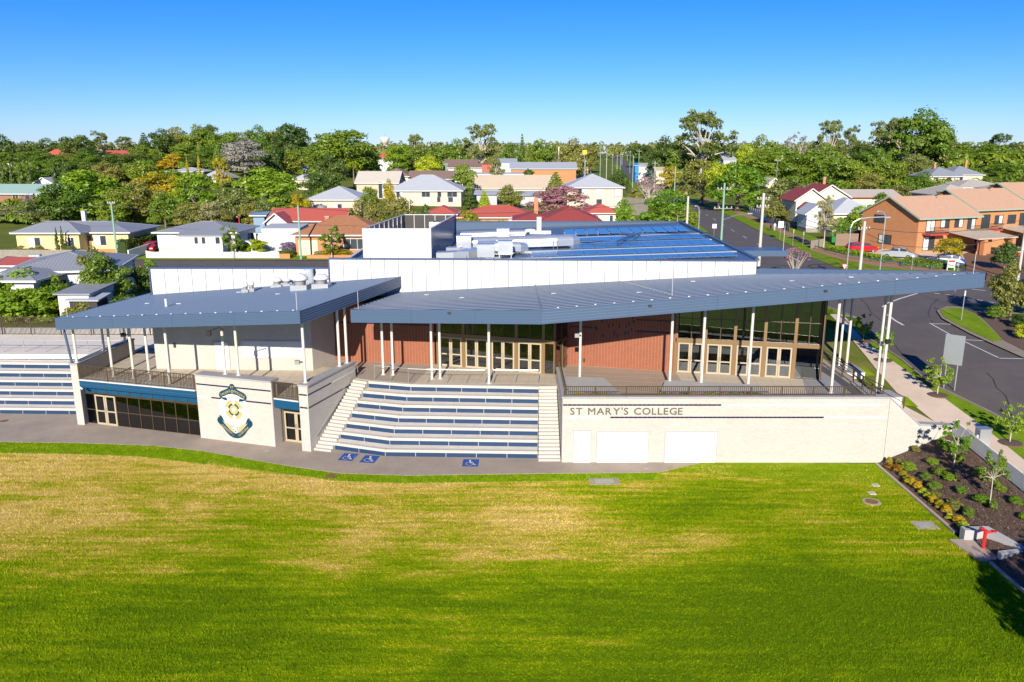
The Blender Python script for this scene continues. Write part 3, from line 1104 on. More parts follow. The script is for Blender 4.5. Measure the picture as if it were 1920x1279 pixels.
# door and servery shutters
slab_door(hall, (-27.4, 59.5), (12.2, -.5), 4.7, 1.05, FZ, 2.15)
sd = Vector((12.2, -.5)).normalized()
sm = frame((-27.4, 59.5, FZ), sd)
mb = MB()
mb.box(6.75, 11.55, -.10, -.002, .98, 1.06)
mb.box(6.75, 11.55, -.05, -.002, 2.24, 2.32)
mb.box(6.75, 6.83, -.05, -.002, 1.06, 2.24)
mb.box(11.47, 11.55, -.05, -.002, 1.06, 2.24)
sv = link('servery_frame', mb.mesh('servery_frame', M['post_white']), hall, sm)
for k in range(3):
    link('shutter', MB().box(6.85 + k * 1.54, 6.85 + k * 1.54 + 1.52, -.035, -.008, 1.07, 2.23).mesh('shutter', M['white']), sv, sm)
    link('lock', MB().box(7.55 + k * 1.54, 7.68 + k * 1.54, -.05, -.035, 1.2, 1.24).mesh('lock', M['steel']), sv, sm)
for x in (1.55, 6.3):
    link('wall_lamp', MB().box(x, x + .14, -.14, -.002, 1.75, 2.05).mesh('wall_lamp', M['dark_metal']), hall, sm)

# red walls: navy tile courses and scattered dark bricks
def band_on(a, b, z, s0, s1, me=None):
    band(a, b, z, s0, s1, me)
band_on((-14.1, 62.1), (-6.06, 60.75), 6.6, .1, 8.0)
band_on((4.3, 60.7), (12.35, 58.74), 6.55, .2, 2.0)
band_on((4.3, 60.7), (12.35, 58.74), 7.45, .2, 2.0)
band_on((4.3, 60.7), (12.35, 58.74), 6.45, 5.3, 8.1)
band_on((4.3, 60.7), (12.35, 58.74), 7.35, 5.3, 8.1)
db_me = MB().box(-.05, .05, -.014, 0, 0, .24).mesh('dark_brick', M['navy_tile'])
rr = random.Random(21)
rd = Vector((8.05, -1.96))
for k in range(22):
    s = rr.uniform(2.2, 5.1)
    p = Vector((4.3, 60.7)) + rd.normalized() * s
    m = frame((p.x, p.y, rr.uniform(5.8, 7.6)), rd)
    inst('dark_brick', db_me, hall, m)
wm = frame((4.3, 60.7, FZ), rd)
link('tap_box', MB().box(1.3, 1.45, -.12, -.002, .35, .6).mesh('tap_box', M['dark_metal']), hall, wm)

# ---- glazed fronts with door pairs
def glazed_front(a, b, pairs, gap, start, topf, side=None):
    a2 = Vector(a)
    b2 = Vector(b)
    L = (b2 - a2).length
    d = (b2 - a2).normalized()
    m = frame((a[0], a[1], 0), d)
    dh = 2.32
    mb = MB()
    x = start
    posts = [start - gap / 2]
    for k in range(pairs):
        pw = 1.86
        door_leaf(hall, a, d, x + .02, .9, FZ, dh, y=-.04)
        door_leaf(hall, a, d, x + .94, .9, FZ, dh, hx=.06, y=-.04)
        x += pw + gap
        posts.append(x - gap / 2)
    hz = FZ + dh + .03
    tz = [topf((a2 + d * s).x, (a2 + d * s).y) for s in posts]
    for s in posts:                                          # wide posts up to the transom, slimmer above
        pier = MB().box(s - gap / 2, s + gap / 2, -.09, .09, FZ, hz)
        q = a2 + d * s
        link('mullion', pier.mesh('mullion', M['bronze_brown']), hall, m)
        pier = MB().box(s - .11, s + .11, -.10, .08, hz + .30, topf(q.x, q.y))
        link('mullion', pier.mesh('mullion', M['bronze_brown']), hall, m)
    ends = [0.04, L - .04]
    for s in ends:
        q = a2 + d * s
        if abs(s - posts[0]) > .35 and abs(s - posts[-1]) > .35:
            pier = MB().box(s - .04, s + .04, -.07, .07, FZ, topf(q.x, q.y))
            link('mullion', pier.mesh('mullion', M['bronze_brown']), hall, m)
    link('transom', MB().box(0, L, -.13, .10, hz, hz + .30).mesh('transom', M['bronze_brown']), hall, m)
    # upper panes between the posts with a slim rail and a middle bar
    cuts = sorted(set([0.04] + posts + [L - .04]))
    fr = MB()
    panes = []
    for s0, s1 in zip(cuts, cuts[1:]):
        if s1 - s0 < .35:
            continue
        n = 2 if s1 - s0 > 1.6 else 1
        ws = [s0 + (s1 - s0) * i / n for i in range(n + 1)]
        for i in range(n):
            u0, u1 = ws[i] + (.11 if i == 0 else .03), ws[i + 1] - (.11 if i == n - 1 else .03)
            p0 = a2 + d * u0
            p1 = a2 + d * u1
            t0, t1 = topf(p0.x, p0.y), topf(p1.x, p1.y)
            zm = hz + .3 + 1.55
            zl = hz + .3
            if min(t0, t1) - zl > 2.2:
                fr.box(u0, u1, -.03, .03, zm - .025, zm + .025)
                panes.append([(u0, zl), (u1, zl), (u1, zm - .025), (u0, zm - .025)])
                panes.append([(u0, zm + .025), (u1, zm + .025), (u1, t1), (u0, t0)])
            else:
                panes.append([(u0, zl), (u1, zl), (u1, t1), (u0, t0)])
            if i < n - 1:
                fr.box(ws[i + 1] - .03, ws[i + 1] + .03, -.05, .05, zl, min(t0, t1))
        if s0 < start - gap or s1 > posts[-1] + .01:         # sidelights beside the doors
            panes.append([(s0 + .11, FZ + .08), (s1 - .05, FZ + .08), (s1 - .05, hz), (s0 + .11, hz)])
            fr.box(s0 + .05, s1, -.05, .05, FZ, FZ + .08)
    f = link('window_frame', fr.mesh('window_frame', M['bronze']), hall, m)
    for p in panes:
        q = MB()
        q.add([(u, -.008, z) for u, z in p] + [(u, .008, z) for u, z in p], [(0, 1, 2, 3), (7, 6, 5, 4), (0, 4, 5, 1), (1, 5, 6, 2), (2, 6, 7, 3), (3, 7, 4, 0)])
        link('pane', q.mesh('pane', M['glass']), f, m)
G1A, G1B = (-6.04, 60.73), (3.2, 58.0)
G2A, G2B = (12.42, 58.72), (22.6, 56.5)
glazed_front(G1A, G1B, 4, .26, .42, ub)
glazed_front(G2A, G2B, 4, .27, .12, ub)
# return with a bronze door, right-hand side of the foyer
def plain_glaze(a, b, n, door=False):
    a2, b2 = Vector(a), Vector(b)
    L = (b2 - a2).length
    d = (b2 - a2).normalized()
    m = frame((a[0], a[1], 0), d)
    fr = MB()
    f = None
    pn = []
    for i in range(n + 1):
        s = L * i / n
        q = a2 + d * s
        fr.box(s - .05, s + .05, -.06, .06, FZ, ub(q.x, q.y))
    for z in (FZ, FZ + 2.35):
        fr.box(.05, L - .05, -.055, .055, z, z + .12)
    f = link('window_frame', fr.mesh('window_frame', M['bronze']), hall, m)
    for i in range(n):
        u0, u1 = L * i / n + .05, L * (i + 1) / n - .05
        p0, p1 = a2 + d * u0, a2 + d * u1
        for lo0, hi0, hi1 in ((FZ + .12, FZ + 2.35, FZ + 2.35), (FZ + 2.47, ub(p0.x, p0.y), ub(p1.x, p1.y))):
            q = MB()
            q.add([(u0, -.008, lo0), (u1, -.008, lo0), (u1, -.008, hi1), (u0, -.008, hi0), (u0, .008, lo0), (u1, .008, lo0), (u1, .008, hi1), (u0, .008, hi0)],
                  [(0, 1, 2, 3), (7, 6, 5, 4), (0, 4, 5, 1), (1, 5, 6, 2), (2, 6, 7, 3), (3, 7, 4, 0)])
            link('pane', q.mesh('pane', M['glass']), f, m)
plain_glaze((3.22, 58.0), (4.28, 60.66), 2)
door_leaf(hall, (3.22, 58.0), (1.06, 2.66), 1.5, .95, FZ, 2.32, fm='bronze_brown', y=-.09)
plain_glaze((22.62, 56.52), (22.3, 66), 4)
# foyer inside
mb = MB()
mb.seg((22.2, 66.0), (-14, 66.6), FZ, lambda x, y: RB(x, y) - .4, .2, -.2)
wpart(mb, 'inner_wall', M['interior'], hall)
mb = MB()
mb.prism([(-6, 60.9), (3.2, 58.15), (4.2, 60.8), (12.4, 58.9), (22.5, 56.7), (22.2, 65.9), (-6, 65.9)], FZ + .001, FZ + .014)
wpart(mb, 'inner_floor', M['carpet'], hall)
for x, y, w_, d_, h, mt in [(13.6, 61.2, 2.2, .7, 1.05, 'interior'), (17.2, 62, 3.0, .8, .95, 'bronze_brown'), (-1.5, 63.5, 2.4, .6, .9, 'concrete_grey'), (21.0, 57.7, .9, .9, .75, 'white')]:
    t_ = thing('reception_counter', '', 'counter', (x, y, FZ))
    lpart(MB().box(-w_ / 2, w_ / 2, -d_ / 2, d_ / 2, .014, h - .05), 'body', M[mt], t_)
    lpart(MB().box(-w_ / 2 - .06, w_ / 2 + .06, -d_ / 2 - .06, d_ / 2 + .06, h - .05, h), 'top', M['white'], t_)
    t_['label'] = {13.6: 'pale counter inside the right foyer behind its leftmost doors', 17.2: 'long brown counter inside the right foyer',
                   -1.5: 'grey bench inside the left foyer behind the glass doors', 21.0: 'white round-cornered desk behind the last pane of the right foyer'}[x]

# ---- slim white posts
post_cache = {}
def post(x, y, z0, z1, r=.095, mat='post_white', name='roof_post'):
    mb = MB()
    mb.tube((0, 0, 0), (0, 0, z1 - z0), r, n=14, cap=False)
    mb.tube((0, 0, 0), (0, 0, .03), r * 2.0, n=14)
    o = link(name, mb.mesh(name, M[mat], False), hall, Matrix.Translation((x, y, z0)))
    for p in o.data.polygons:
        p.use_smooth = len(p.vertices) == 4
    return o
for x, y, z in [(-29.75, 57.4, FZ), (-28.0, 57.0, FZ), (-26.63, 56.55, FZ), (-24.57, 55.2, FZ), (-20.0, 53.5 + .25, 4.73), (-18.98, 53.2 + .25, 4.73), (-13.88, 51.65, 4.73),
                (-12.47, 55.87, 4.73), (-12.12, 56.75, 4.73), (-31.95, 56.75, 4.77), (-31.7, 60.3, 4.77), (-31.45, 63.2, 4.77), (-31.4, 64.0, 4.77)]:
    post(x, y, z, ua(x, y))
for x, y in [(-9.67, 57.9), (-8.93, 57.83), (-5.9, 56.76), (-5.3, 56.83), (-1.66, 55.58), (4.89, 55.6), (11.16, 54.39), (13.3, 54.0), (16.61, 54.0), (22.17, 53.24)]:
    post(x, y, FZ, ub(x, y))
for x, y in [(26.13, 54.21), (26.05, 54.85), (25.71, 59.38), (25.66, 60.6)]:
    post(x, y, 2.9, ub(x, y), r=.10)
wpart(MB().tube((-32.2, 56.55, 4.77), (-32.35, 56.3, 7.6), .09, n=10), 'downpipe', M['fascia_navy'], hall)

# ---- big roofs: sheet, ribs, fascia
def roof(poly, zf, name, thick=.10, ribs=.42, rib_axis='x', fascia=.85, fasc_edges=None, nfr=5, label=None, mats=('roof_navy', 'roof_navy_rib')):
    poly = ccw(poly)
    n = len(poly)
    # cut in strips so the ruled surface is followed
    mb = MB()
    ys = [p[1] for p in poly]
    k = math.floor(min(ys) / .5) * .5
    while k < max(ys):
        strip_ = clip_poly(poly, [(-100, k), (100, k), (100, k + .5), (-100, k + .5)])
        xs_ = [p[0] for p in strip_] if strip_ else []
        if len(strip_) >= 3:
            x = math.floor((min(xs_) - 1.94) / 4) * 4 + 1.94
            while x < max(xs_):
                c = clip_poly(strip_, [(x, k - 1), (x + 4, k - 1), (x + 4, k + 2), (x, k + 2)])
                if len(c) >= 3 and area(c) > 1e-4:
                    mb.add([(p[0], p[1], zf(*p)) for p in c], [tuple(range(len(c)))])
                    mb.add([(p[0], p[1], zf(*p) - thick) for p in c], [tuple(range(len(c)))[::-1]])
                x += 4
        k += .5
    sheet = wpart(mb, name, M[mats[0]], hall)
    if label:
        sheet['label'] = label
    rb = MB()
    y = min(ys) + ribs / 2
    while y < max(ys):
        hits = []
        for a, b in zip(poly, poly[1:] + poly[:1]):
            if (a[1] - y) * (b[1] - y) < 0:
                hits.append(a[0] + (b[0] - a[0]) * (y - a[1]) / (b[1] - a[1]))
        hits.sort()
        for x0, x1 in zip(hits[::2], hits[1::2]):
            br = [x0] + [u for u in (1.94 + 4 * k_ for k_ in range(-9, 9)) if x0 < u < x1] + [x1]
            for u0, u1 in zip(br, br[1:]):
                z0, z1 = zf(u0, y), zf(u1, y)
                rb.add([(u0, y - .06, z0), (u1, y - .06, z1), (u1, y - .03, z1 + .045), (u0, y - .03, z0 + .045),
                        (u0, y + .03, z0 + .045), (u1, y + .03, z1 + .045), (u1, y + .06, z1), (u0, y + .06, z0)],
                       [(0, 1, 2, 3), (3, 2, 5, 4), (4, 5, 6, 7)])
        y += ribs
    struct(wpart(rb, 'roof_ribs', M[mats[1]], sheet), 'stuff')
    sof = MB()
    sof.add([(p[0], p[1], zf(*p) - fascia + .04) for p in poly], [tuple(range(n))[::-1]])
    wpart(sof, 'soffit', M['soffit'], hall)
    for i in range(n):
        if fasc_edges is not None and i not in fasc_edges:
            continue
        a, b = Vector(poly[i]), Vector(poly[(i + 1) % n])
        d = (b - a).normalized()
        nn = Vector((d.y, -d.x))
        q = MB()
        L = (b - a).length
        ns = max(1, round(L / 5.5))
        for s in range(ns):
            pa, pb = a + d * (L * s / ns + (.006 if s else 0)), a + d * (L * (s + 1) / ns - .006)
            za, zb = zf(*pa) + .05, zf(*pb) + .05
            q = MB()
            # ribbed cladding: shallow steps down the face
            prof = [(0, .09)]
            hh = fascia + .05
            for r in range(nfr):
                z0, z1 = -hh * r / nfr, -hh * (r + 1) / nfr
                prof += [(z0 - .012, .09), (z0 - .02, .065), (z1 + .03, .06), (z1 + .012, .078)]
            prof.append((-hh, .09))
            vs_ = []
            for z, o_ in prof:
                vs_ += [(pa.x + nn.x * o_, pa.y + nn.y * o_, za + z), (pb.x + nn.x * o_, pb.y + nn.y * o_, zb + z)]
            fs_ = [(2 * j, 2 * j + 2, 2 * j + 3, 2 * j + 1) for j in range(len(prof) - 1)]
            m_ = len(vs_)
            vs_ += [(pa.x, pa.y, za), (pb.x, pb.y, zb), (pa.x, pa.y, za - hh), (pb.x, pb.y, zb - hh)]
            fs_ += [(m_, 0, 1, m_ + 1), (m_ + 2, m_ + 3, 2 * len(prof) - 1, 2 * len(prof) - 2), (m_, m_ + 1, m_ + 3, m_ + 2)]
            q.add(vs_, fs_)
            wpart(q, 'fascia', M['fascia_navy'], hall)
    return sheet
polyA = [(-32.3, 55.4), (-13.6, 50.4), (-9.3, 66.0), (-15.4, 66.0), (-30.3, 66.0), (-30.7, 67.5)]
roof(polyA, RA, 'roof', fascia=.80, fasc_edges=[0, 1, 5], label='navy sheet roof over the crest block')
polyB = [(-11.4, 55.5), (1.94, 52.0), (31.0, 52.0), (30.2, 53.4), (20.3, 66.0), (1.94, 66.0), (-9.28, 66.0)]
roof(polyB, RB, 'roof', fascia=.90, fasc_edges=[0, 1, 6], label='long navy canopy roof rising to the right', mats=('roof_ridge', 'roof_sheen_rib'), ribs=.75)
# falling sheet behind the fold on the right
def RC(x, y):
    p0, p1, p2 = Vector((20.3, 66, 9.84)), Vector((30.4, 53.3, RB(30.4, 53.3))), Vector((23.2, 74, 9.15))
    nrm = (p1 - p0).cross(p2 - p0)
    return p0.z - (nrm.x * (x - p0.x) + nrm.y * (y - p0.y)) / nrm.z
roof([(20.32, 66.0), (30.25, 53.45), (31.1, 52.1), (31.2, 53.2), (23.2, 74.0), (20.32, 74.0)], RC, 'roof', fascia=.45, fasc_edges=[2, 3], label='sheet of the canopy folding down behind')
wpart(MB().path([(1.94, 52.1, RB(1.94, 52.1) + .05), (1.94, 65.9, RB(1.94, 65.9) + .05)], .07, 6), 'ridge_flashing', M['fascia_navy'], hall)
# small fittings along the fascias and roof edges
fit = random.Random(4)
for k in range(16):
    x = -31 + k * 1.12
    y = 55.0 + (50.4 - 55.4) * (x + 32.3) / 18.7 + .55
    wpart(MB().box(x, x + .12, y, y + .12, RA(x, y) + .03, RA(x, y) + .08), 'anchor', M['white'], hall)
for k in range(22):
    x = 3 + k * 1.25
    y = 52.5 + fit.uniform(-.15, .2)
    wpart(MB().box(x, x + .14, y, y + .1, RB(x, y) + .03, RB(x, y) + .08), 'anchor', M['white'], hall)
for x, y in [(-28, 60), (-22, 63), (-25, 58.5), (-18, 60), (3, 60), (9, 57), (14, 62), (20, 57), (-4, 60), (-7, 63), (24, 56.5)]:
    z = (RA if x < -12 else RB)(x, y)
    wpart(MB().box(x, x + .35, y, y + .14, z + .03, z + .07), 'anchor', M['white'], hall)
for x in (-4.4, 9.0, 20.5):
    wpart(MB().box(x, x + .22, 51.8 + (1.6 if x < 0 else 0), 51.96 + (1.6 if x < 0 else 0), RB(x, 52) - .28, RB(x, 52) - .18), 'spotlight', M['dark_metal'], hall)
for x, y, h in [(-13.9, 50.75, 1.2), (-10.9, 55.7, 1.3), (11.0, 54.2, 1.6), (30.4, 52.3, 1.5), (-31.6, 55.7, 1.0)]:
    z = (RA if x < -12 else RB)(x, y)
    wpart(MB().tube((x, y, z), (x, y, z + h), .014, n=6), 'lightning_rod', M['white'], hall)
wpart(MB().path([(9.0, 65.8, RB(9.0, 65.8) + .06), (11.0, 54.2, RB(11, 54.2) + .06)], .03, 6), 'roof_conduit', M['white'], hall)
# fans and vents on the left roof
def roof_vent(x, y, r, h, label, cap=True):
    r, h = r * 1.3, h * 1.15
    z = RA(x, y)
    t_ = thing('roof_vent', label, 'vent', (x, y, z), 0, 'vents on the left roof')
    lpart(MB().box(-r * 1.1, r * 1.1, -r * 1.1, r * 1.1, 0, h * .35), 'curb', M['galv'], t_)
    lpart(MB().lathe([(r * .75, h * .35), (r * .8, h * .6), (r * 1.05, h * .62), (r * 1.1, h * .75), (r * .6, h * .98), (0.02, h)], n=18), 'cowl', M['white'], t_, True)
roof_vent(-16.6, 62.0, .45, 1.1, 'large white roof fan, left of the pair on the crest block roof')
roof_vent(-15.0, 62.3, .45, .95, 'large white roof fan, right of the pair on the crest block roof')
roof_vent(-21.2, 62.8, .18, .7, 'small white vent, leftmost of the cluster by the white parapet')
roof_vent(-20.8, 63.1, .18, .75, 'small white vent just right of the leftmost one by the parapet')
roof_vent(-19.3, 65.0, .3, .7, 'squat white vent close to the white parapet')
roof_vent(-18.6, 65.3, .25, .6, 'second squat white vent close to the parapet, on the right')
pv = thing('vent_pipe', 'single white vent pipe standing alone on the left roof', 'vent', (-25.2, 57.3, RA(-25.2, 57.3)))
lpart(MB().tube((0, 0, 0), (0, 0, .62), .09, n=12), 'pipe', M['white'], pv)
lpart(MB().lathe([(.22, 0.02), (.22, .05), (.1, .1)], n=14), 'flashing', M['galv'], pv)
for x, y, lab in [(-16.75, 65.4, 'silver duct lying on the left roof beside the parapet'), ]:
    d_ = thing('roof_duct', lab, 'duct', (x, y, RA(x, y)))
    lpart(MB().box(-.3, .3, -.3, .3, .02, 1.25), 'body', M['duct'], d_)
    lpart(MB().box(-.36, .36, -.36, .36, 1.25, 1.3), 'lid', M['galv'], d_)

# ---- white parapets of the hall, one panel at a time
def parapet(xa, xb, y, z0f, z1f, pitch, name='cladding_panel'):
    n = max(1, round((xb - xa) / pitch))
    wd = (xb - xa) / n
    for i in range(n):
        x0, x1 = xa + i * wd + .02, xa + (i + 1) * wd - .02
        q = MB()
        q.add([(x0, y, z0f(x0)), (x1, y, z0f(x1)), (x1, y, z1f(x1)), (x0, y, z1f(x0)), (x0, y + .06, z0f(x0)), (x1, y + .06, z0f(x1)), (x1, y + .06, z1f(x1)), (x0, y + .06, z1f(x0))],
              [(0, 1, 2, 3), (7, 6, 5, 4), (0, 4, 5, 1), (1, 5, 6, 2), (2, 6, 7, 3), (3, 7, 4, 0)])
        wpart(q, name, M['white_panel'], hall)
    q = MB()
    q.add([(xa, y + .062, z0f(xa)), (xb, y + .062, z0f(xb)), (xb, y + .062, z1f(xb)), (xa, y + .062, z1f(xa)), (xa, y + .22, z0f(xa)), (xb, y + .22, z0f(xb)), (xb, y + .22, z1f(xb)), (xa, y + .22, z1f(xa))],
          [(0, 1, 2, 3), (7, 6, 5, 4), (0, 4, 5, 1), (1, 5, 6, 2), (2, 6, 7, 3), (3, 7, 4, 0)])
    wpart(q, 'parapet_back', M['dark_metal'], hall)
    q = MB()
    q.add([(xa - .05, y - .05, z1f(xa)), (xb + .05, y - .05, z1f(xb)), (xb + .05, y + .28, z1f(xb)), (xa - .05, y + .28, z1f(xa)),
           (xa - .05, y - .05, z1f(xa) + .12), (xb + .05, y - .05, z1f(xb) + .12), (xb + .05, y + .28, z1f(xb) + .12), (xa - .05, y + .28, z1f(xa) + .12)],
          [(0, 3, 2, 1), (4, 5, 6, 7), (0, 1, 5, 4), (1, 2, 6, 5), (2, 3, 7, 6), (3, 0, 4, 7)])
    wpart(q, 'parapet_cap', M['trim_navy'], hall)
parapet(-15.15, 20.3, 66.02, lambda x: 8.0, lambda x: 11.10 - .005 * (x + 15), 1.15)
wpart(MB().box(-15.24, -15.16, 65.95, 66.3, 8.2, 11.14), 'corner_trim', M['trim_navy'], hall)
parapet(-30.1, -15.28, 66.1, lambda x: 7.6, lambda x: 10.3, 1.15)
wpart(MB().box(-30.2, -30.12, 66.02, 66.4, 7.9, 10.3), 'corner_trim', M['trim_navy'], hall)
# hall body and its roof
HX0, HX1, HY1 = -15.1, 20.3, 98.5
def RH(x, y):
    return 9.85 + .033 * (x - HX0) + .008 * (y - 66)
mb = MB()
mb.box(HX1 - .3, HX1, 66.35, HY1, 3.6, 10.9)
mb.box(HX0, HX0 + .3, 66.35, HY1, 3.6, 10.3)
wpart(mb, 'wall', M['white_panel'], hall)
mb = MB()
mb.box(HX0 + .3, HX1 - .3, HY1 - .3, HY1, 3.6, 11.35)
wpart(mb, 'wall', M['fascia_navy'], hall)
def quadroof(pts, name, mat, th=.15):
    q = MB()
    q.add([tuple(p) for p in pts] + [(p[0], p[1], p[2] - th) for p in pts], [(0, 1, 2, 3), (7, 6, 5, 4), (0, 4, 5, 1), (1, 5, 6, 2), (2, 6, 7, 3), (3, 7, 4, 0)])
    return wpart(q, name, M[mat], hall)
quadroof([(HX0, 66.3, RH(HX0, 66.3)), (HX1 + .1, 66.3, RH(HX1, 66.3)), (HX1 + .1, HY1 - .3, RH(HX1, HY1)), (HX0, HY1 - .3, RH(HX0, HY1))], 'roof', 'roof_hall')['label'] = 'flat navy hall roof carrying solar panels and ducts'
wpart(MB().box(-30.1, -15.3, 66.35, 68.4, 3.6, 9.2), 'wall', M['white_panel'], hall)
q = MB()
k = HX0 + .3
while k < HX1 - 1:
    q.box(k, k + .12, HY1 - .36, HY1 - .3, RH(k, HY1) - .05, 11.35)
    k += .30
struct(wpart(q, 'upstand_ribs', M['fascia_navy'], hall), 'stuff')
wpart(MB().box(HX0, HX1 + .05, HY1 - .4, HY1 + .06, 11.35, 11.43), 'parapet_cap', M['trim_navy'], hall)
q = MB()
q.add([(HX1 - .05, 66.3, 10.95), (HX1 + .3, 66.3, 10.95), (HX1 + .3, HY1, 11.35), (HX1 - .05, HY1, 11.35), (HX1 - .05, 66.3, 11.12), (HX1 + .3, 66.3, 11.12), (HX1 + .3, HY1, 11.52), (HX1 - .05, HY1, 11.52)],
      [(0, 3, 2, 1), (4, 5, 6, 7), (0, 1, 5, 4), (1, 2, 6, 5), (2, 3, 7, 6), (3, 0, 4, 7)])
wpart(q, 'gutter', M['fascia_navy'], hall)
# awning on the street side
wpart(MB().box(20.7, 29.0, 84, 87, 9.0, 9.6), 'awning', M['fascia_navy'], hall)
for x, y in [(28.6, 84.3), (20.2, HY1 - .2)]:
    wpart(MB().tube((x, y, 9.6), (x, y, 12.2), .02, n=6), 'lightning_rod', M['white'], hall)
for k in range(24):
    y = 67.3 + k * 1.32
    wpart(MB().box(HX1 + .28, HX1 + .33, y, y + .07, 11.0, 11.05), 'gutter_bracket', M['white'], hall) if k % 3 == 0 else None

# plant enclosure on the hall roof
pe = thing('plant_screen', 'white ribbed plant enclosure on the hall roof, open on top', 'enclosure', (-9.5, 70, RH(-9.5, 70)))
pl = [(-13.05, 70), (-7.06, 70), (-5.94, 85.6), (-11.48, 85.6)]
nrow = 14
for i in range(nrow):
    z0, z1 = 10.0 + 3.2 * i / nrow, 10.0 + 3.2 * (i + 1) / nrow - .012
    q = MB().seg(pl[0], pl[1], z0, z1, .05)
    wpart(q, 'slat', M['white_panel'], pe)
for a, b, mt in ((pl[1], pl[2], 'screen_blue'), (pl[2], pl[3], 'dark_metal'), (pl[3], pl[0], 'screen_blue')):
    a_, b_ = Vector(a), Vector(b)
    L = (b_ - a_).length
    d = (b_ - a_) / L
    n = 5 if L < 8 else 9
    for i in range(n):
        p, q_ = a_ + d * (L * i / n + .03), a_ + d * (L * (i + 1) / n - .03)
        wpart(MB().seg(p, q_, 10.0, 13.15, .05, .06), 'screen_panel', M[mt], pe)
    q = MB()
    for i in range(n + 1):
        p = a_ + d * (L * i / n)
        q.seg(p - d * .025, p + d * .025, 10.0, 13.2, .05, .12)
    wpart(q, 'screen_posts', M['white'], pe)
q = MB()
for a, b in zip(pl, pl[1:] + pl[:1]):
    q.seg(a, b, 13.2, 13.27, .16, -.02)
wpart(q, 'cap', M['white_panel'], pe)
for i, (x, y, w_, d_, h) in enumerate([(-9.9, 82.5, 1.6, 1.1, 1.5), (-8.0, 80.5, 1.4, 1.2, 1.9), (-9.3, 76.5, 2.2, 1.4, 1.6), (-7.9, 84, 1.4, 1, 2.4)]):
    t_ = thing('air_conditioner', ['grey air conditioner at the back left of the roof enclosure', 'white air conditioner in the middle of the roof enclosure',
                                   'wide air conditioner nearest the front of the roof enclosure', 'tall air conditioner in the back right corner of the roof enclosure'][i], 'air conditioner', (x, y, RH(x, y)), 0, 'air conditioners in the roof enclosure')
    lpart(MB().box(-w_ / 2, w_ / 2, -d_ / 2, d_ / 2, .1, h), 'casing', M['galv'], t_)
    lpart(MB().lathe([(d_ * .36, h), (d_ * .36, h + .06), (d_ * .3, h + .07)], n=14), 'fan', M['dark_metal'], t_)

# solar panels in slanted rows
def solar_row(x0, x1, y, n, tilt, label, sp=.02, depth=1.7):
    t_ = thing('solar_array', label, 'solar panels', ((x0 + x1) / 2, y, RH((x0 + x1) / 2, y)), 0, 'rows of solar panels on the hall roof')
    wd = (x1 - x0) / n
    ang = math.atan2(RH(x1, y) - RH(x0, y), x1 - x0)
    pm = MB().box(-wd / 2 + sp, wd / 2 - sp, -depth / 2, depth / 2, 0, .035).mesh('solar_panel', M['solar'])
    for i in range(n):
        x = x0 + (i + .5) * wd
        m = Matrix.Translation((x, y, RH(x, y) + .22)) @ Matrix.Rotation(-ang, 4, 'Y') @ Matrix.Rotation(tilt, 4, 'X')
        inst('solar_panel', pm, t_, m)
    q = MB()
    for dy in (-.6, .6):
        q.bar((x0, y + dy, RH(x0, y) + .14 + dy * math.sin(tilt)), (x1, y + dy, RH(x1, y) + .14 + dy * math.sin(tilt)), .05, .05)
    wpart(q, 'rail', M['alloy'], t_)
solar_row(3.4, 19.2, 68.6, 13, R(2), 'nearest row of blue solar panels behind the front parapet', .02, 1.7)
solar_row(1.8, 19.4, 72.6, 15, R(2), 'second row of blue solar panels from the front parapet', .02, 2.5)
solar_row(5.6, 19.4, 77.3, 12, R(2), 'third row of blue solar panels from the front parapet', .02, 3.0)
solar_row(5.6, 19.4, 82.2, 12, R(2), 'fourth row of blue solar panels from the front parapet', .02, 3.0)
solar_row(5.8, 19.4, 89.5, 11, R(2), 'rearmost row of solar panels with wide pale gaps', .07, 4.2)
M['iron_walk'] = plain('iron_walk', (.34, .39, .46), .5)
# walkway and cable trays across the panels
for a, b, lab in [((-6, 70.6), (19.8, 70.6), 'front'), ((-2, 75.0), (19.8, 75.0), 'middle'), ((3, 79.7), (19.8, 79.7), 'third'), ((4, 85.0), (19.8, 85.0), 'rear')]:
    q = MB()
    for i in range(8):
        xa, xb = a[0] + (b[0] - a[0]) * i / 8, a[0] + (b[0] - a[0]) * (i + 1) / 8
        q.bar((xa, a[1], RH(xa, a[1]) + .16), (xb, a[1], RH(xb, a[1]) + .16), .5, .08)
    tag(wpart(q, 'roof_walkway', M['iron_walk']), 'pale %s walkway strip between the solar panel rows on the hall roof' % lab, 'walkway', 'walkways between the solar rows')
q = MB()
q.bar((6, 80.0, RH(6, 80) + .5), (12, 76.5, RH(12, 76.5) + .5), .25, .08)
q.bar((11.5, 84.5, RH(11.5, 84.5) + .5), (19.8, 81.0, RH(19.8, 81) + .5), .25, .08)
q.bar((10.0, 77.5, RH(10, 77.5) + .5), (13.5, 84.5, RH(13.5, 84.5) + .5), .25, .08)
tag(wpart(q, 'cable_tray', M['trim_navy']), 'dark cable tray zigzagging over the solar panels', 'cable tray')

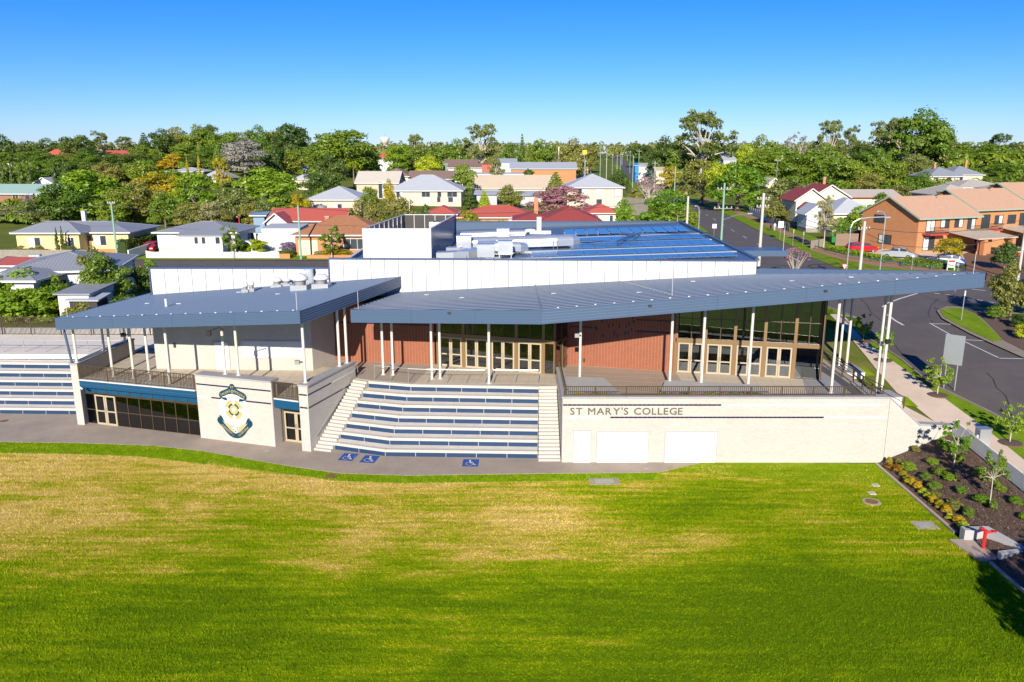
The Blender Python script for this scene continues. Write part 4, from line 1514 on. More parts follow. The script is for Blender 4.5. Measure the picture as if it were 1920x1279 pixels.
# silver ducts: rounded long runs with bends and boxes
def duct(name, label, pts, w_, h, mat='duct', rounded=True):
    x, y = pts[0][0], pts[0][1]
    t_ = thing(name, label, 'duct', (x, y, RH(x, y)), 0, 'silver ducts on the hall roof')
    h *= .74
    prof = []
    nn = 10
    for i in range(nn + 1):
        a = math.pi * i / nn
        prof.append((math.cos(a) * w_ / 2, h * .55 + math.sin(a) * h * .45) if rounded else None)
    if not rounded:
        prof = [(w_ / 2, 0), (w_ / 2, h), (-w_ / 2, h), (-w_ / 2, 0)]
    else:
        prof = [(w_ / 2, 0)] + prof + [(-w_ / 2, 0)]
    dirs = []
    P_ = [Vector(p) for p in pts]
    for i in range(len(P_)):
        a = P_[max(0, i - 1)]
        b = P_[min(len(P_) - 1, i + 1)]
        dirs.append(Vector(((b - a).x, (b - a).y, 0)).normalized())
    for i in range(len(P_) - 1):
        q = MB()
        vs_ = []
        for p, d in ((P_[i], dirs[i]), (P_[i + 1], dirs[i + 1])):
            nrm = Vector((-d.y, d.x, 0))
            vs_ += [p + nrm * u + Vector((0, 0, v)) for u, v in prof]
        k = len(prof)
        fs_ = [(j, (j + 1) % k, k + (j + 1) % k, k + j) for j in range(k)] + [tuple(range(k))[::-1], tuple(range(k, 2 * k))]
        q.add(vs_, fs_)
        s_ = wpart(q, 'duct_section', M[mat], t_)
        c = MB()
        nrm = Vector((-dirs[i].y, dirs[i].x, 0))
        cs = [P_[i] + nrm * (u * 1.04) + Vector((0, 0, v * 1.03)) for u, v in prof] + [P_[i] + dirs[i] * .06 + nrm * (u * 1.04) + Vector((0, 0, v * 1.03)) for u, v in prof]
        c.add(cs, fs_)
        wpart(c, 'flange', M['galv'], s_)
    lg = MB()
    for p in P_[::2]:
        z = RH(p.x, p.y)
        for s_ in (-1, 1):
            lg.tube((p.x + s_ * .2, p.y - w_ / 2 - .03, z), (p.x + s_ * .2, p.y - w_ / 2 - .03, p.z + h * .6), .035, n=6)
    wpart(lg, 'stands', M['alloy'], t_)
    return t_
zr = lambda x, y, dz: (x, y, RH(x, y) + dz * .35)
duct('roof_duct', 'long silver duct with rounded end reaching furthest right', [zr(-4, 78.2, .9), zr(-1.5, 78.2, .9), zr(.5, 78.2, .8), zr(2.5, 78.2, .8), zr(4.2, 78.2, .8), zr(5.4, 78.6, .6), zr(5.9, 79.5, .4)], 1.8, 1.35)
duct('roof_duct', 'long thin silver duct at the back of the roof cluster', [zr(-5.5, 86.5, 1.0), zr(-3, 86.5, 1.0), zr(0, 86.5, 1.0), zr(1.4, 86.5, .9)], 1.3, .9)
duct('roof_duct', 'silver duct bending down in the middle of the cluster', [zr(-3.2, 74.6, 1.3), zr(-1.8, 74.6, 1.3), zr(-.6, 74.6, 1.2), zr(.4, 74.8, .8), zr(.9, 75.6, .3)], 1.5, 1.2)
duct('roof_duct', 'square silver duct with elbow beside the white enclosure', [zr(-6.6, 70.2, .3), zr(-5.2, 70.2, .3), zr(-4.2, 70.5, .3), zr(-3.6, 71.4, .4)], 1.3, 1.25, rounded=False)
duct('roof_duct', 'silver duct rising beside the blue side of the enclosure', [zr(-5.9, 73.5, .8), zr(-4.6, 73.2, .8), zr(-3.2, 72.6, .5)], 1.1, 1.0, rounded=False)
duct('roof_duct', 'low flat silver duct lying in front of the solar rows', [zr(-.2, 68.2, .15), zr(1.5, 68.3, .15), zr(3.2, 68.4, .15)], 1.1, .45, rounded=False)
for i, (x, y, w_, d_, h) in enumerate([(-2.3, 70.6, 1.5, 1.2, 1.5), (-.6, 71.6, 1.3, 1.1, 1.6), (-4.6, 77, 1.4, 1.2, 1.6), (-.9, 80.5, 1.2, 1.1, 1.8)]):
    t_ = thing('air_handler', ['boxy silver air handler on legs nearest the front parapet', 'second silver air handler just right of the front one',
                               'silver air handler beside the blue enclosure wall', 'silver air handler behind the long rounded duct'][i], 'air handler', (x, y, RH(x, y)), 0, 'air handlers on the hall roof')
    lpart(MB().box(-w_ / 2, w_ / 2, -d_ / 2, d_ / 2, .45, h), 'casing', M['duct'], t_)
    lpart(MB().box(-w_ / 2 - .04, w_ / 2 + .04, -d_ / 2 - .04, d_ / 2 + .04, h, h + .06), 'lid', M['galv'], t_)
    for sx_ in (-1, 1):
        for sy_ in (-1, 1):
            lpart(MB().box(sx_ * w_ * .4 - .04, sx_ * w_ * .4 + .04, sy_ * d_ * .4 - .04, sy_ * d_ * .4 + .04, 0, .45), 'leg', M['alloy'], t_)
fl = thing('exhaust_flue', 'cream flue pipe with elbow on the hall roof behind the ducts', 'flue', (3.0, 91, RH(3, 91)))
wpart(MB().path([zr(1.4, 91, .2), zr(1.5, 91, .9), zr(2.0, 91, 1.2), zr(2.6, 91, .9)], .2, 10), 'pipe', M['white'], fl)
wpart(MB().box(2.8, 3.3, 90.8, 91.2, RH(3, 91), RH(3, 91) + 1.9), 'stack', M['white'], fl)
wpart(MB().box(2.0, 4.4, 90.6, 91.5, RH(3, 91) + .02, RH(3, 91) + .35), 'curb', M['white'], fl)
# ================================================================ terraced seats and stairs
def lerp2(a, b, t):
    return (a[0] + (b[0] - a[0]) * t, a[1] + (b[1] - a[1]) * t)
def bleachers(label, bot, top, n, parent_loc, zf=FZ - .006, seam=1.9):
    t_ = thing('terraced_seating', label, 'seating', parent_loc)
    h = zf / n
    for i in range(n):
        fa = [lerp2(b, t, i / (n - 1)) for b, t in zip(bot, top)]
        if i < n - 1:
            fb = [lerp2(b, t, (i + 1) / (n - 1)) for b, t in zip(bot, top)]
            fb = [(p[0], p[1] + .1) for p in fb]
        else:
            fb = [(p[0], p[1] + .5) for p in fa]
        q = MB()
        for k in range(len(fa) - 1):
            q.prism([fa[k], fa[k + 1], fb[k + 1], fb[k]], i * h - (0 if i == 0 else .1), (i + 1) * h)
        tier = wpart(q, 'tier', M['concrete_pale'], t_)
        for k in range(len(fa) - 1):
            a, b = Vector(fa[k]), Vector(fa[k + 1])
            L = (b - a).length
            d = (b - a) / L
            q = MB().seg(a, b, i * h + h * .64, (i + 1) * h + .004, .30, -.02)
            wpart(q, 'nosing', M['concrete_nosing'], tier)
            m = max(1, round(L / seam))
            for s in range(m):
                p0, p1 = a + d * (L * s / m + .012), a + d * (L * (s + 1) / m - .012)
                wpart(MB().seg(p0, p1, i * h + .01, i * h + h * .63, .02, -.008), 'riser_tile', M['blue_tile'], tier)
    return t_
BL_BOT = [(-12.24, 51.54), (-8.47, 50.22), (1.70, 49.85)]
BL_TOP = [(-10.5, 56.2), (-7.3, 55.35), (1.9, 54.75)]
bleachers('pale concrete terraced seats with blue risers below the foyer doors', BL_BOT, BL_TOP, 7, (-4, 50, 0))
LB_BOT = [(-46, 59.35), (-39.76, 59.1), (-32.45, 58.85)]
LB_TOP = [(-46, 64.4), (-40, 64.15), (-31.95, 63.9)]
bleachers('pale concrete terraced seats with blue risers at the far left edge', LB_BOT, LB_TOP, 7, (-39, 59, 0))
# concourse behind the left seats
struct(flat([(-60, 64.3), (-31.9, 63.95), (-31.3, 64.4), (-27.1, 65.8), (-27, 71.6), (-60, 71.9)], FZ, 'concourse', M['concrete_pale'], .4))
cw = thing('kerb_wall', 'low white kerb wall behind the black fence at far left', 'wall', (-40, 71.3, FZ))
wpart(MB().seg((-60, 71.75), (-27.1, 71.25), 3.3, 4.05, .3), 'wall', M['white'], cw)
bf = thing('pool_fence', 'long dark bar fence along the back of the left concourse', 'fence', (-40, 71, FZ))
balustrade(bf, (-52, 71.3), (-27.4, 70.75), 3.52, 1.65, .115, 2.6, .02, name='fence_panel', rnd=random.Random(8))
hr = thing('hand_rail', 'steel hand rail along the top of the left terraced seats', 'rail', (-40, 65, FZ))
q = MB()
xs_ = [-46.1 + 1.78 * i for i in range(9)]
q.path([(-46.5, 65.0, 4.5), (xs_[-1], 64.7, 4.5)], .035, 8)
q.path([(-46.5, 65.0, 4.1), (xs_[-1], 64.7, 4.1)], .016, 6)
wpart(q, 'rail', M['steel'], hr)
for x in xs_:
    wpart(MB().tube((x, 64.85, FZ), (x, 64.85, 4.5), .034, n=8), 'rail_post', M['steel'], hr)

def stairs(label, la, lb, ra, rb, n, loc, zf=FZ):
    """flight between left line la->lb and right line ra->rb"""
    t_ = thing('stair_flight', label, 'stairs', loc)
    for i in range(n):
        a0, a1 = lerp2(la, lb, i / n), lerp2(la, lb, (i + 1) / n)
        b0, b1 = lerp2(ra, rb, i / n), lerp2(ra, rb, (i + 1) / n)
        z1 = zf * (i + 1) / n
        wpart(MB().prism([a0, b0, (b1[0], b1[1] + .02), (a1[0], a1[1] + .02)], max(0, z1 - .6), z1), 'step', M['concrete_nosing'], t_)
    return t_
stairs('narrow concrete stairs climbing beside the cream stair wall, left of the blue seats', (-13.50, 51.30), (-11.62, 56.75), (-12.27, 50.95), (-10.52, 56.25), 21, (-12.8, 51, 0))
stairs('narrow concrete stairs between the blue seats and the sign wall', (1.74, 49.3), (1.94, 55.1), (3.18, 49.3), (3.18, 55.1), 21, (2.5, 49.3, 0))
# rails along the landing
def railing(label, pts, group=None, z0=FZ, h=1.05):
    t_ = thing('hand_rail', label, 'rail', (pts[0][0], pts[0][1], z0), 0, group)
    q = MB()
    tp = [(x, y, z0 + h) for x, y in pts]
    q.path(tp, .025, 8)
    q.path([(tp[0][0], tp[0][1], z0), tp[0]], .025, 8)
    q.path([(tp[-1][0], tp[-1][1], z0), tp[-1]], .025, 8)
    wpart(q, 'rail', M['steel'], t_)
    for x, y in pts[1:-1]:
        wpart(MB().tube((x, y, z0), (x, y, z0 + h), .022, n=8), 'rail_post', M['steel'], t_)
railing('long bent steel rail at the top of the blue seats', [(-10.1, 56.65), (-8.88, 56.35), (-7.52, 55.8), (-6.14, 55.58), (-4.71, 55.55), (-3.31, 55.5), (-1.95, 55.47)])
railing('short straight steel rail at the top of the blue seats', [(-1.35, 55.47), (.23, 55.45), (1.89, 55.42)])
wr = thing('wall_rail', 'sloping steel rail fixed to the cream stair wall', 'rail', (-13.4, 51.4, .9))
wpart(MB().path([(-13.72, 51.45, .95), (-13.36, 51.6, .95), (-11.42, 57.0, 4.45), (-11.42, 57.1, 3.9)], .024, 8), 'rail', M['steel'], wr)
for t in (.1, .4, .7, .95):
    p = Vector((-13.36, 51.6, .95)).lerp(Vector((-11.42, 57.0, 4.45)), t)
    wpart(MB().tube((p.x, p.y, p.z - .06), (p.x - .16, p.y + .05, p.z - .06), .012, n=6), 'bracket', M['steel'], wr)

# flood lamps on arms and cameras
for i, (x, y, z, lab) in enumerate([(-19.95, 53.5, 8.25, 'black flood lamp on an angled arm under the left roof edge'), ]):
    t_ = thing('flood_lamp', lab, 'lamp', (x, y, z))
    wpart(MB().path([(x - .25, y - 1.6, z - .05), (x + .55, y - 1.7, z + .25), (x + .6, y - 1.2, z - .05)], .035, 6), 'arm', M['black'], t_)
    wpart(MB().box(x - .38, x - .1, y - 1.7, y - 1.5, z - .35, z - .02), 'head', M['black'], t_)
for x, y, z, lab in [(-14.1, 51.4, 6.1, 'grey camera box clamped to the post above the cream pillar'), (4.75, 55.4, 7.0, 'grey junction box clamped to the post beside the bronze door'),
                     (26.2, 54.05, 6.9, 'black camera clamped to the tall right-hand post'), (-28.15, 56.85, 6.7, 'black loudspeaker clamped to a post at the left end of the terrace')]:
    t_ = thing('post_camera', lab, 'camera', (x, y, z))
    mt = 'steel' if x in (-14.1, 4.75) else 'black'
    wpart(MB().box(x - .3, x + .02, y - .25, y - .05, z, z + .28), 'housing', M[mt], t_)
    wpart(MB().box(x - .05, x + .16, y - .06, y + .04, z + .08, z + .16), 'bracket', M['dark_metal'], t_)
cm = thing('security_camera', 'small white security camera at the end of the blue beam', 'camera', (-31.6, 56.1, 2.95))
wpart(MB().tube((-31.65, 56.2, 3.0), (-31.35, 56.0, 2.93), .07, n=10), 'body', M['white'], cm)
wpart(MB().tube((-31.35, 56.0, 2.93), (-31.32, 55.98, 2.925), .05, n=10), 'lens', M['black'], cm)

# ================================================================ wheelchair bays painted on the paving
def isa(label, c, ux, uy, sx_, sy_):
    """c centre, ux/uy plan axes of the sign, sx_/sy_ size"""
    t_ = thing('wheelchair_marking', label, 'marking', (c[0], c[1], .03), 0, 'wheelchair bays on the paving')
    ux, uy = Vector(ux).normalized(), Vector(uy).normalized()
    def pt(u, v, z):
        p = Vector(c) + ux * (u * sx_) + uy * (v * sy_)
        return (p.x, p.y, z)
    q = MB()
    q.add([pt(-.5, -.5, .034), pt(.5, -.5, .034), pt(.5, .5, .034), pt(-.5, .5, .034)], [(0, 1, 2, 3)])
    wpart(q, 'blue_square', M['isa_blue'], t_)
    def stroke(pts, w_):
        qq = MB()
        for a, b in zip(pts, pts[1:]):
            d = Vector((b[0] - a[0], b[1] - a[1]))
            if d.length < 1e-6:
                continue
            d.normalize()
            nrm = Vector((-d.y, d.x)) * (w_ / 2)
            e = d * (w_ * .25)
            qq.add([pt(a[0] - nrm.x - e.x, a[1] - nrm.y - e.y, .038), pt(b[0] - nrm.x + e.x, b[1] - nrm.y + e.y, .038), pt(b[0] + nrm.x + e.x, b[1] + nrm.y + e.y, .038), pt(a[0] + nrm.x - e.x, a[1] + nrm.y - e.y, .038)], [(0, 1, 2, 3)])
        return qq
    arc = [(-.06 + .22 * math.cos(R(a)), -.12 + .22 * math.sin(R(a))) for a in range(125, 375, 14)]
    wpart(stroke(arc, .06), 'wheel', M['paint_white'], t_)
    wpart(stroke([(-.06, .24), (-.04, -.02), (.14, -.02), (.24, -.27), (.33, -.24)], .075), 'figure', M['paint_white'], t_)
    wpart(stroke([(-.05, .11), (.10, .11)], .06), 'arm', M['paint_white'], t_)
    hd = [(-.06 + .065 * math.cos(R(a)), .33 + .065 * math.sin(R(a))) for a in range(0, 360, 30)]
    qq = MB()
    qq.add([pt(u, v, .038) for u, v in hd], [tuple(range(12))])
    wpart(qq, 'head', M['paint_white'], t_)
p1, p2, p3 = PZ(653, 857, .03), PZ(693, 861, .03), PZ(882.5, 868, .03)
isa('leftmost blue wheelchair marking in front of the blue seats', (p1.x, p1.y), (1, -.16), (.16, 1), 1.02, 1.28)
isa('middle blue wheelchair marking, right beside the leftmost one', (p2.x, p2.y), (1, -.16), (.16, 1), 1.02, 1.28)
isa('blue wheelchair marking standing alone near the sign wall', (p3.x, p3.y), (1, -.02), (.02, 1), 1.05, 1.25)

# ================================================================ lettering and crest
def letter_mesh(ch, size, depth=.03):
    cu = bpy.data.curves.new('letter', 'FONT')
    cu.body = ch
    cu.size = size
    cu.extrude = depth / 2
    cu.resolution_u = 3
    cu.bevel_depth = size * .012
    cu.bevel_resolution = 0
    ob = bpy.data.objects.new('letter', cu)
    me = bpy.data.meshes.new_from_object(ob)
    bpy.data.objects.remove(ob)
    bpy.data.curves.remove(cu)
    xs_ = [v.co.x for v in me.vertices] or [0]
    return me, min(xs_), max(xs_)
lt = thing('wall_lettering', 'dull metal letters spelling the college name on the cream sign wall', 'lettering', (SX0 + .7, SY - .03, 3.3))
def set_line(t_, text, x0, x1, y, zb, cap, mat):
    size = cap / .72
    cells = []
    x = 0
    for ch in text:
        if ch == ' ':
            x += size * .40
            continue
        me, a, b = letter_mesh(ch, size)
        cells.append((me, x - a, b - a))
        x += (b - a) + size * .11
    tot = x - size * .11
    sc = (x1 - x0) / tot
    for me, cx, wd in cells:
        me.materials.clear()
        me.materials.append(M[mat])
        m = Matrix.Translation((x0 + cx * sc, y, zb)) @ Matrix.Rotation(R(90), 4, 'X') @ Matrix.Diagonal((sc, 1, 1, 1))
        link('letter', me, t_, m)
set_line(lt, "ST MARY'S COLLEGE", SX0 + .50, SX0 + 7.75, SY - .02, 3.33, .47, 'letter')

# crest on the white wall panel, drawn in its own plane: u right, v up, in metres (4.4 tall)
cd_ = (Vector(CW1) - Vector(CW0)).normalized()
cc = Vector(CW0) + cd_ * 2.98
crest = thing('crest_sign', 'round school crest with teal ribbons fixed to the cream crest wall', 'crest', (cc.x, cc.y, 2.5))
cm_ = frame((cc.x, cc.y, 2.42), cd_)
def cpl(name, poly, d0, d1, mat, holes=None):
    """flat plate in the crest plane, standing d0..d1 off the wall"""
    cu = bpy.data.curves.new(name, 'CURVE')
    cu.dimensions = '2D'
    cu.fill_mode = 'BOTH'
    for pl_ in [poly] + (holes or []):
        sp = cu.splines.new('POLY')
        sp.points.add(len(pl_) - 1)
        for p, q in zip(sp.points, pl_):
            p.co = (q[0], q[1], 0, 1)
        sp.use_cyclic_u = True
    cu.extrude = (d1 - d0) / 2
    ob = bpy.data.objects.new(name, cu)
    me = bpy.data.meshes.new_from_object(ob)
    bpy.data.objects.remove(ob)
    bpy.data.curves.remove(cu)
    me.materials.clear()
    me.materials.append(M[mat])
    return link(name, me, crest, cm_ @ Matrix.Translation((0, -(d0 + d1) / 2, 0)) @ Matrix.Rotation(R(90), 4, 'X'))
def circ(r, n=48, c=(0, 0), a0=0, a1=360):
    return [(c[0] + r * math.cos(R(a0 + (a1 - a0) * i / n)), c[1] + r * math.sin(R(a0 + (a1 - a0) * i / n))) for i in range(n)]
# pixel grid of the crest drawing: 940 wide, 1280 high, circle centre at (470,595)
S_ = 4.05 / 1270
def K(x, y):
    return ((x - 470) * S_, (595 - y) * S_)
def KL(l):
    return [K(*p) for p in l]
def smooth(l, it=2):
    for _ in range(it):
        r_ = []
        for a, b in zip(l, l[1:] + l[:1]):
            r_ += [(a[0] * .75 + b[0] * .25, a[1] * .75 + b[1] * .25), (a[0] * .25 + b[0] * .75, a[1] * .25 + b[1] * .75)]
        l = r_
    return l
mir = lambda l: [(940 - x, y) for x, y in l][::-1]
cpl('crest_disc', circ(382 * S_), .012, .030, 'crest_white')
shield = [(150, 800), (240, 930), (340, 1070), (470, 1150), (600, 1070), (700, 930), (790, 800), (470, 900)]
cpl('crest_shield', KL(shield), .010, .026, 'gold')
cpl('crest_ring', circ(226 * S_), .030, .036, 'gold')
cpl('crest_ring', circ(142 * S_), .036, .042, 'teal', [circ(106 * S_)])
for a in (0, 90, 180, 270):
    pt_ = [(-37, 225), (37, 225), (37, 140), (0, 102), (-37, 140)]
    ca, sa = math.cos(R(a)), math.sin(R(a))
    cpl('crest_arm', [((x * ca - y * sa) * S_, (x * sa + y * ca) * S_) for x, y in pt_], .042, .048, 'crest_white')
cpl('crest_star', [(math.sin(R(36 * i)) * (70 if i % 2 == 0 else 29) * S_, math.cos(R(36 * i)) * (70 if i % 2 == 0 else 29) * S_) for i in range(10)], .036, .046, 'crest_white')
up_l = [(410, 60), (430, 15), (470, 8), (510, 15), (530, 60), (545, 95), (640, 150), (770, 200), (822, 265), (800, 320), (715, 318), (600, 258), (470, 232), (340, 258), (225, 318), (140, 320), (118, 265), (170, 200), (300, 150), (395, 95)]
cpl('crest_ribbon', smooth(KL(up_l), 1), .034, .050, 'teal')
for f in (lambda l: l, mir):
    cpl('crest_ribbon', KL(f([(118, 300), (200, 335), (303, 330), (328, 402), (230, 385), (150, 350)])), .032, .044, 'teal')
    cpl('crest_ribbon', KL(f([(80, 775), (100, 752), (140, 765), (170, 820), (195, 905), (130, 850)])), .036, .044, 'teal')
low_l = [(80, 775), (20, 850), (30, 920), (150, 1020), (240, 1140), (350, 1230), (470, 1255), (590, 1230), (700, 1140), (790, 1020), (910, 920), (920, 850), (860, 775), (780, 900), (690, 990), (600, 1090), (470, 1150), (340, 1090), (250, 990), (160, 900)]
cpl('crest_ribbon', smooth(KL(low_l), 1), .038, .054, 'teal')
knot = [(385, 975), (420, 955), (520, 955), (555, 975), (555, 1050), (510, 1080), (500, 1130), (470, 1140), (440, 1130), (430, 1080), (385, 1050)]
cpl('crest_knot', smooth(KL(knot), 1), .028, .040, 'crest_white')
for c, r_ in (((412, 990), 14), ((445, 985), 10), ((470, 990), 8), ((495, 985), 10), ((528, 990), 14), ((415, 1045), 14), ((525, 1045), 14), ((470, 1098), 18)):
    cpl('crest_bead', [(K(*c)[0] + x, K(*c)[1] + y) for x, y in circ(r_ * S_, 10)], .040, .044, 'navy_tile')
for i in range(9):
    t = (i - 4) / 4
    c = K(470 + t * 110, 305 + t * t * 22)
    cpl('crest_bead', [(c[0] + x, c[1] + y) for x, y in circ(15 * S_, 12)], .030, .034, 'gold', [[(c[0] + x, c[1] + y) for x, y in circ(10 * S_, 12)]])
cpl('crest_book', KL([(425, 270), (440, 243), (474, 247), (525, 250), (510, 285), (468, 282)]), .030, .034, 'gold', [KL([(432, 268), (444, 249), (474, 253), (516, 256), (505, 279), (468, 276)])])
cpl('crest_pin', KL([(440, 150), (452, 145), (470, 142), (488, 145), (500, 150), (492, 190), (496, 225), (444, 225), (448, 190)]), .050, .056, 'gold', [KL([(452, 160), (470, 152), (488, 160), (480, 190), (484, 222), (456, 222), (460, 190)])])
def on_curve(text, fn, a0, a1, cap, mat, off):
    """letters along fn(t)->(x,y,angle)"""
    for i, ch in enumerate(text):
        if ch == ' ':
            continue
        t = a0 + (a1 - a0) * (i / (len(text) - 1))
        x, y, ang = fn(t)
        me, xa, xb = letter_mesh(ch, cap * S_ / .72, .006)
        me.materials.clear()
        me.materials.append(M[mat])
        u, v = K(x, y)
        m = cm_ @ Matrix.Translation((u, -off, v)) @ Matrix.Rotation(-ang, 4, 'Y') @ Matrix.Rotation(R(90), 4, 'X') @ Matrix.Translation((-(xa + xb) / 2, -cap * S_ / 2, 0))
        link('crest_letter', me, crest, m)
def ring(r):
    return lambda t: (470 + r * math.cos(t), 595 - r * math.sin(t), t + math.pi / 2)
on_curve("ST MARY'S TOOWOOMBA", ring(305), R(160), R(380), 58, 'gold', .036)
on_curve('FACERE', lambda t: (185 + 220 * t, 275 - 105 * t, R(26)), 0, 1, 52, 'gold', .056)
on_curve('DOCERE', lambda t: (535 + 225 * t, 165 + 110 * t, R(-26)), 0, 1, 52, 'gold', .056)
on_curve('ET', lambda t: (448 + 46 * t, 82, 0), 0, 1, 50, 'gold', .056)
on_curve('CONANTI', lambda t: (150 + 255 * t, 975 + 205 * t, R(-39)), 0, 1, 50, 'gold', .060)
on_curve('CORONA', lambda t: (565 + 225 * t, 1165 - 195 * t, R(41)), 0, 1, 50, 'gold', .060)
# ================================================================ streets, footpath, garden on the right
def gl2(l):
    return [tuple(G(*p)[:2]) for p in l]
main_c = [(38.0, 100), (42.5, 152.6), (45.7, 185), (56.8, 300), (76.2, 500), (95.6, 700), (124.7, 1000)]
def offset_line(c, off):
    r_ = []
    for i, p in enumerate(c):
        a, b = Vector(c[max(0, i - 1)]), Vector(c[min(len(c) - 1, i + 1)])
        d = (b - a).normalized()
        r_.append((p[0] + d.y * off, p[1] - d.x * off))
    return r_
drape(offset_line(main_c, -4.9) + offset_line(main_c, 4.9)[::-1], .05, 8.0, 'road', M['asphalt'])
# crossing and street swinging past the hall
junction = [(31.5, 112), (31, 96), (32.0, 84), (33.6, 76)] + gl2([(1570, 592), (1615, 630), (1652, 652), (1690, 677), (1740, 720), (1855, 775), (1925, 815)]) + [(33, 34), (50, 34)] + \
    gl2([(1925, 676), (1865, 650), (1815, 627), (1765, 600), (1755, 585), (1772, 575), (1830, 572), (1925, 585)]) + [(75, 78), (75, 100)] + [(44.5, 105.5), (43.5, 112)]
drape(junction, .04, 2.0, 'road', M['asphalt'])
# street behind the hall
drape([(-140, 103.5), (32.2, 103.5), (32.2, 113.2), (-140, 113.2)], .035, 6.0, 'road', M['asphalt'])
drape([(-140, 113.3), (31.5, 113.3), (31.5, 113.7), (-140, 113.7)], .12, 6.0, 'kerb', M['kerb'])
drape([(-140, 113.7), (31.0, 113.7), (31.0, 119.2), (-140, 119.2)], .06, 6.0, 'verge', M['verge'])
drape([(-140, 99.5), (16, 99.5), (30.5, 101.5), (30.5, 103.4), (-140, 103.4)], .03, 6.0, 'verge', M['verge'])
# right verge with its path of bare earth along the main road
rv0, rv1, rv2, rv3 = offset_line(main_c, 5.0), offset_line(main_c, 8.2), offset_line(main_c, 10.2), offset_line(main_c, 12.5)
for a, b, nm, mt, dz in ((rv0, rv1, 'verge', 'verge', .07), (rv1, rv2, 'footpath', 'dirt', .075), (rv2, rv3, 'verge', 'verge', .07)):
    a2 = [(44.2, 107)] + [p for p in a if p[1] > 110][:5]
    b2 = [(44.2 + (b[1][0] - a[1][0]), 107)] + [p for p in b if p[1] > 110][:5]
    drape(a[0:5] + b[0:5][::-1], dz, 8.0, nm, M[mt])
lv0, lv1 = offset_line(main_c, -5.0), offset_line(main_c, -9)
drape(lv0[1:6] + lv1[1:6][::-1], .07, 10.0, 'verge', M['verge'])
# verge in front of the townhouses, swinging into the side street
tv = [(43.6, 100.5)] + gl2([(1520, 478), (1570, 493), (1645, 508), (1740, 515), (1800, 523)]) + gl2([(1800, 505), (1745, 497), (1660, 488), (1560, 455)]) + [(47.5, 128), (43.8, 118)]
drape(tv, .08, 3.0, 'verge', M['verge'])
drape(gl2([(1520, 462), (1600, 486), (1690, 497), (1760, 506), (1800, 512), (1800, 519), (1740, 510), (1650, 501), (1575, 487), (1518, 470)]), .09, 3.0, 'footpath', M['dirt'])
# brick-paved driveway
drape(gl2([(1805, 530), (1860, 530), (1925, 512), (1925, 470), (1850, 463), (1805, 478), (1812, 500)]), .11, 3.0, 'driveway', M['rust'])
drape(gl2([(1655, 480), (1745, 497), (1800, 500), (1815, 478), (1850, 463), (1925, 470), (1925, 452), (1800, 452), (1640, 470), (1590, 470)]), .10, 3.0, 'forecourt', M['footpath'])
# lane marks
def mark(p, d, L, w_, z=None):
    d = Vector(d).normalized()
    n_ = Vector((-d.y, d.x)) * w_ / 2
    p = Vector(p)
    k = max(1, int(L / 2))
    q = MB()
    for i in range(k):
        a, b = p + d * (L * i / k), p + d * (L * (i + 1) / k)
        c = [a - n_, b - n_, b + n_, a + n_]
        q.add([(v.x, v.y, T(v.x, v.y) + (.058 if p.y < 115 else .075)) for v in c], [(0, 1, 2, 3)])
    o = wpart(q, 'lane_marking', M['paint_line'])
    return struct(o)
for i in range(26):
    y = 118 + i * 12.0
    x = lut([(b, a) for a, b in main_c], y)
    mark((x, y), (.097, 1), 4.0, .14)
def pline(pts, w_=.13):
    g = [G(*p) for p in pts]
    for a, b in zip(g, g[1:]):
        mark((a.x, a.y), (b.x - a.x, b.y - a.y), (b - a).length, w_)
pline([(1743, 607), (1786, 631), (1872, 672)])
pline([(1743, 608), (1784, 609)])
pline([(1803, 638), (1848, 640)])
pline([(1874, 673), (1925, 674)])
pline([(1720, 551), (1690, 560), (1662, 570), (1655, 577)], .22)
pline([(1664, 591), (1678, 602), (1694, 611)], .22)
for a, b in [((1752, 551), (1762, 552)), ((1772, 553), (1781, 554)), ((1812, 561), (1822, 562)), ((1832, 563), (1842, 565)), ((1852, 567), (1863, 569)), ((1822, 543), (1848, 546))]:
    pline([a, b], .22)
pline([(1470, 476), (1500, 492)], .2)
M['crack'] = plain('crack', (.03, .027, .025), .9)
def crack(px):
    g = [G(*p) for p in px]
    q = MB()
    for a, b in zip(g, g[1:]):
        n_ = Vector((-(b - a).y, (b - a).x, 0)).normalized() * .035
        q.add([(v.x, v.y, T(v.x, v.y) + .056) for v in (a - n_, b - n_, b + n_, a + n_)], [(0, 1, 2, 3)])
    struct(wpart(q, 'road_crack', M['crack']))
crack([(1670, 644), (1680, 650), (1683, 656), (1692, 664), (1697, 665), (1703, 674), (1716, 684)])
crack([(1612, 560), (1622, 568), (1628, 576), (1632, 585), (1640, 592), (1652, 602)])
crack([(1760, 560), (1745, 575), (1740, 590), (1748, 606)])
crack([(1850, 700), (1862, 712), (1868, 728), (1885, 742), (1892, 760)])
# traffic island with grass and mulch
isl = gl2([(1756, 585), (1766, 600), (1815, 627), (1865, 650), (1925, 677), (1925, 640), (1925, 592), (1830, 578), (1775, 577)])
drape(isl, .16, 1.5, 'traffic_island', M['kerb'])
drape(gl2([(1762, 586), (1770, 598), (1815, 622), (1862, 644), (1880, 641), (1850, 612), (1828, 592), (1800, 581), (1777, 580)]), .19, 1.5, 'verge', M['verge'])
drape(gl2([(1882, 642), (1925, 664), (1925, 596), (1835, 582), (1806, 582), (1832, 592), (1854, 612)]), .185, 1.5, 'planting_bed', M['mulch'])
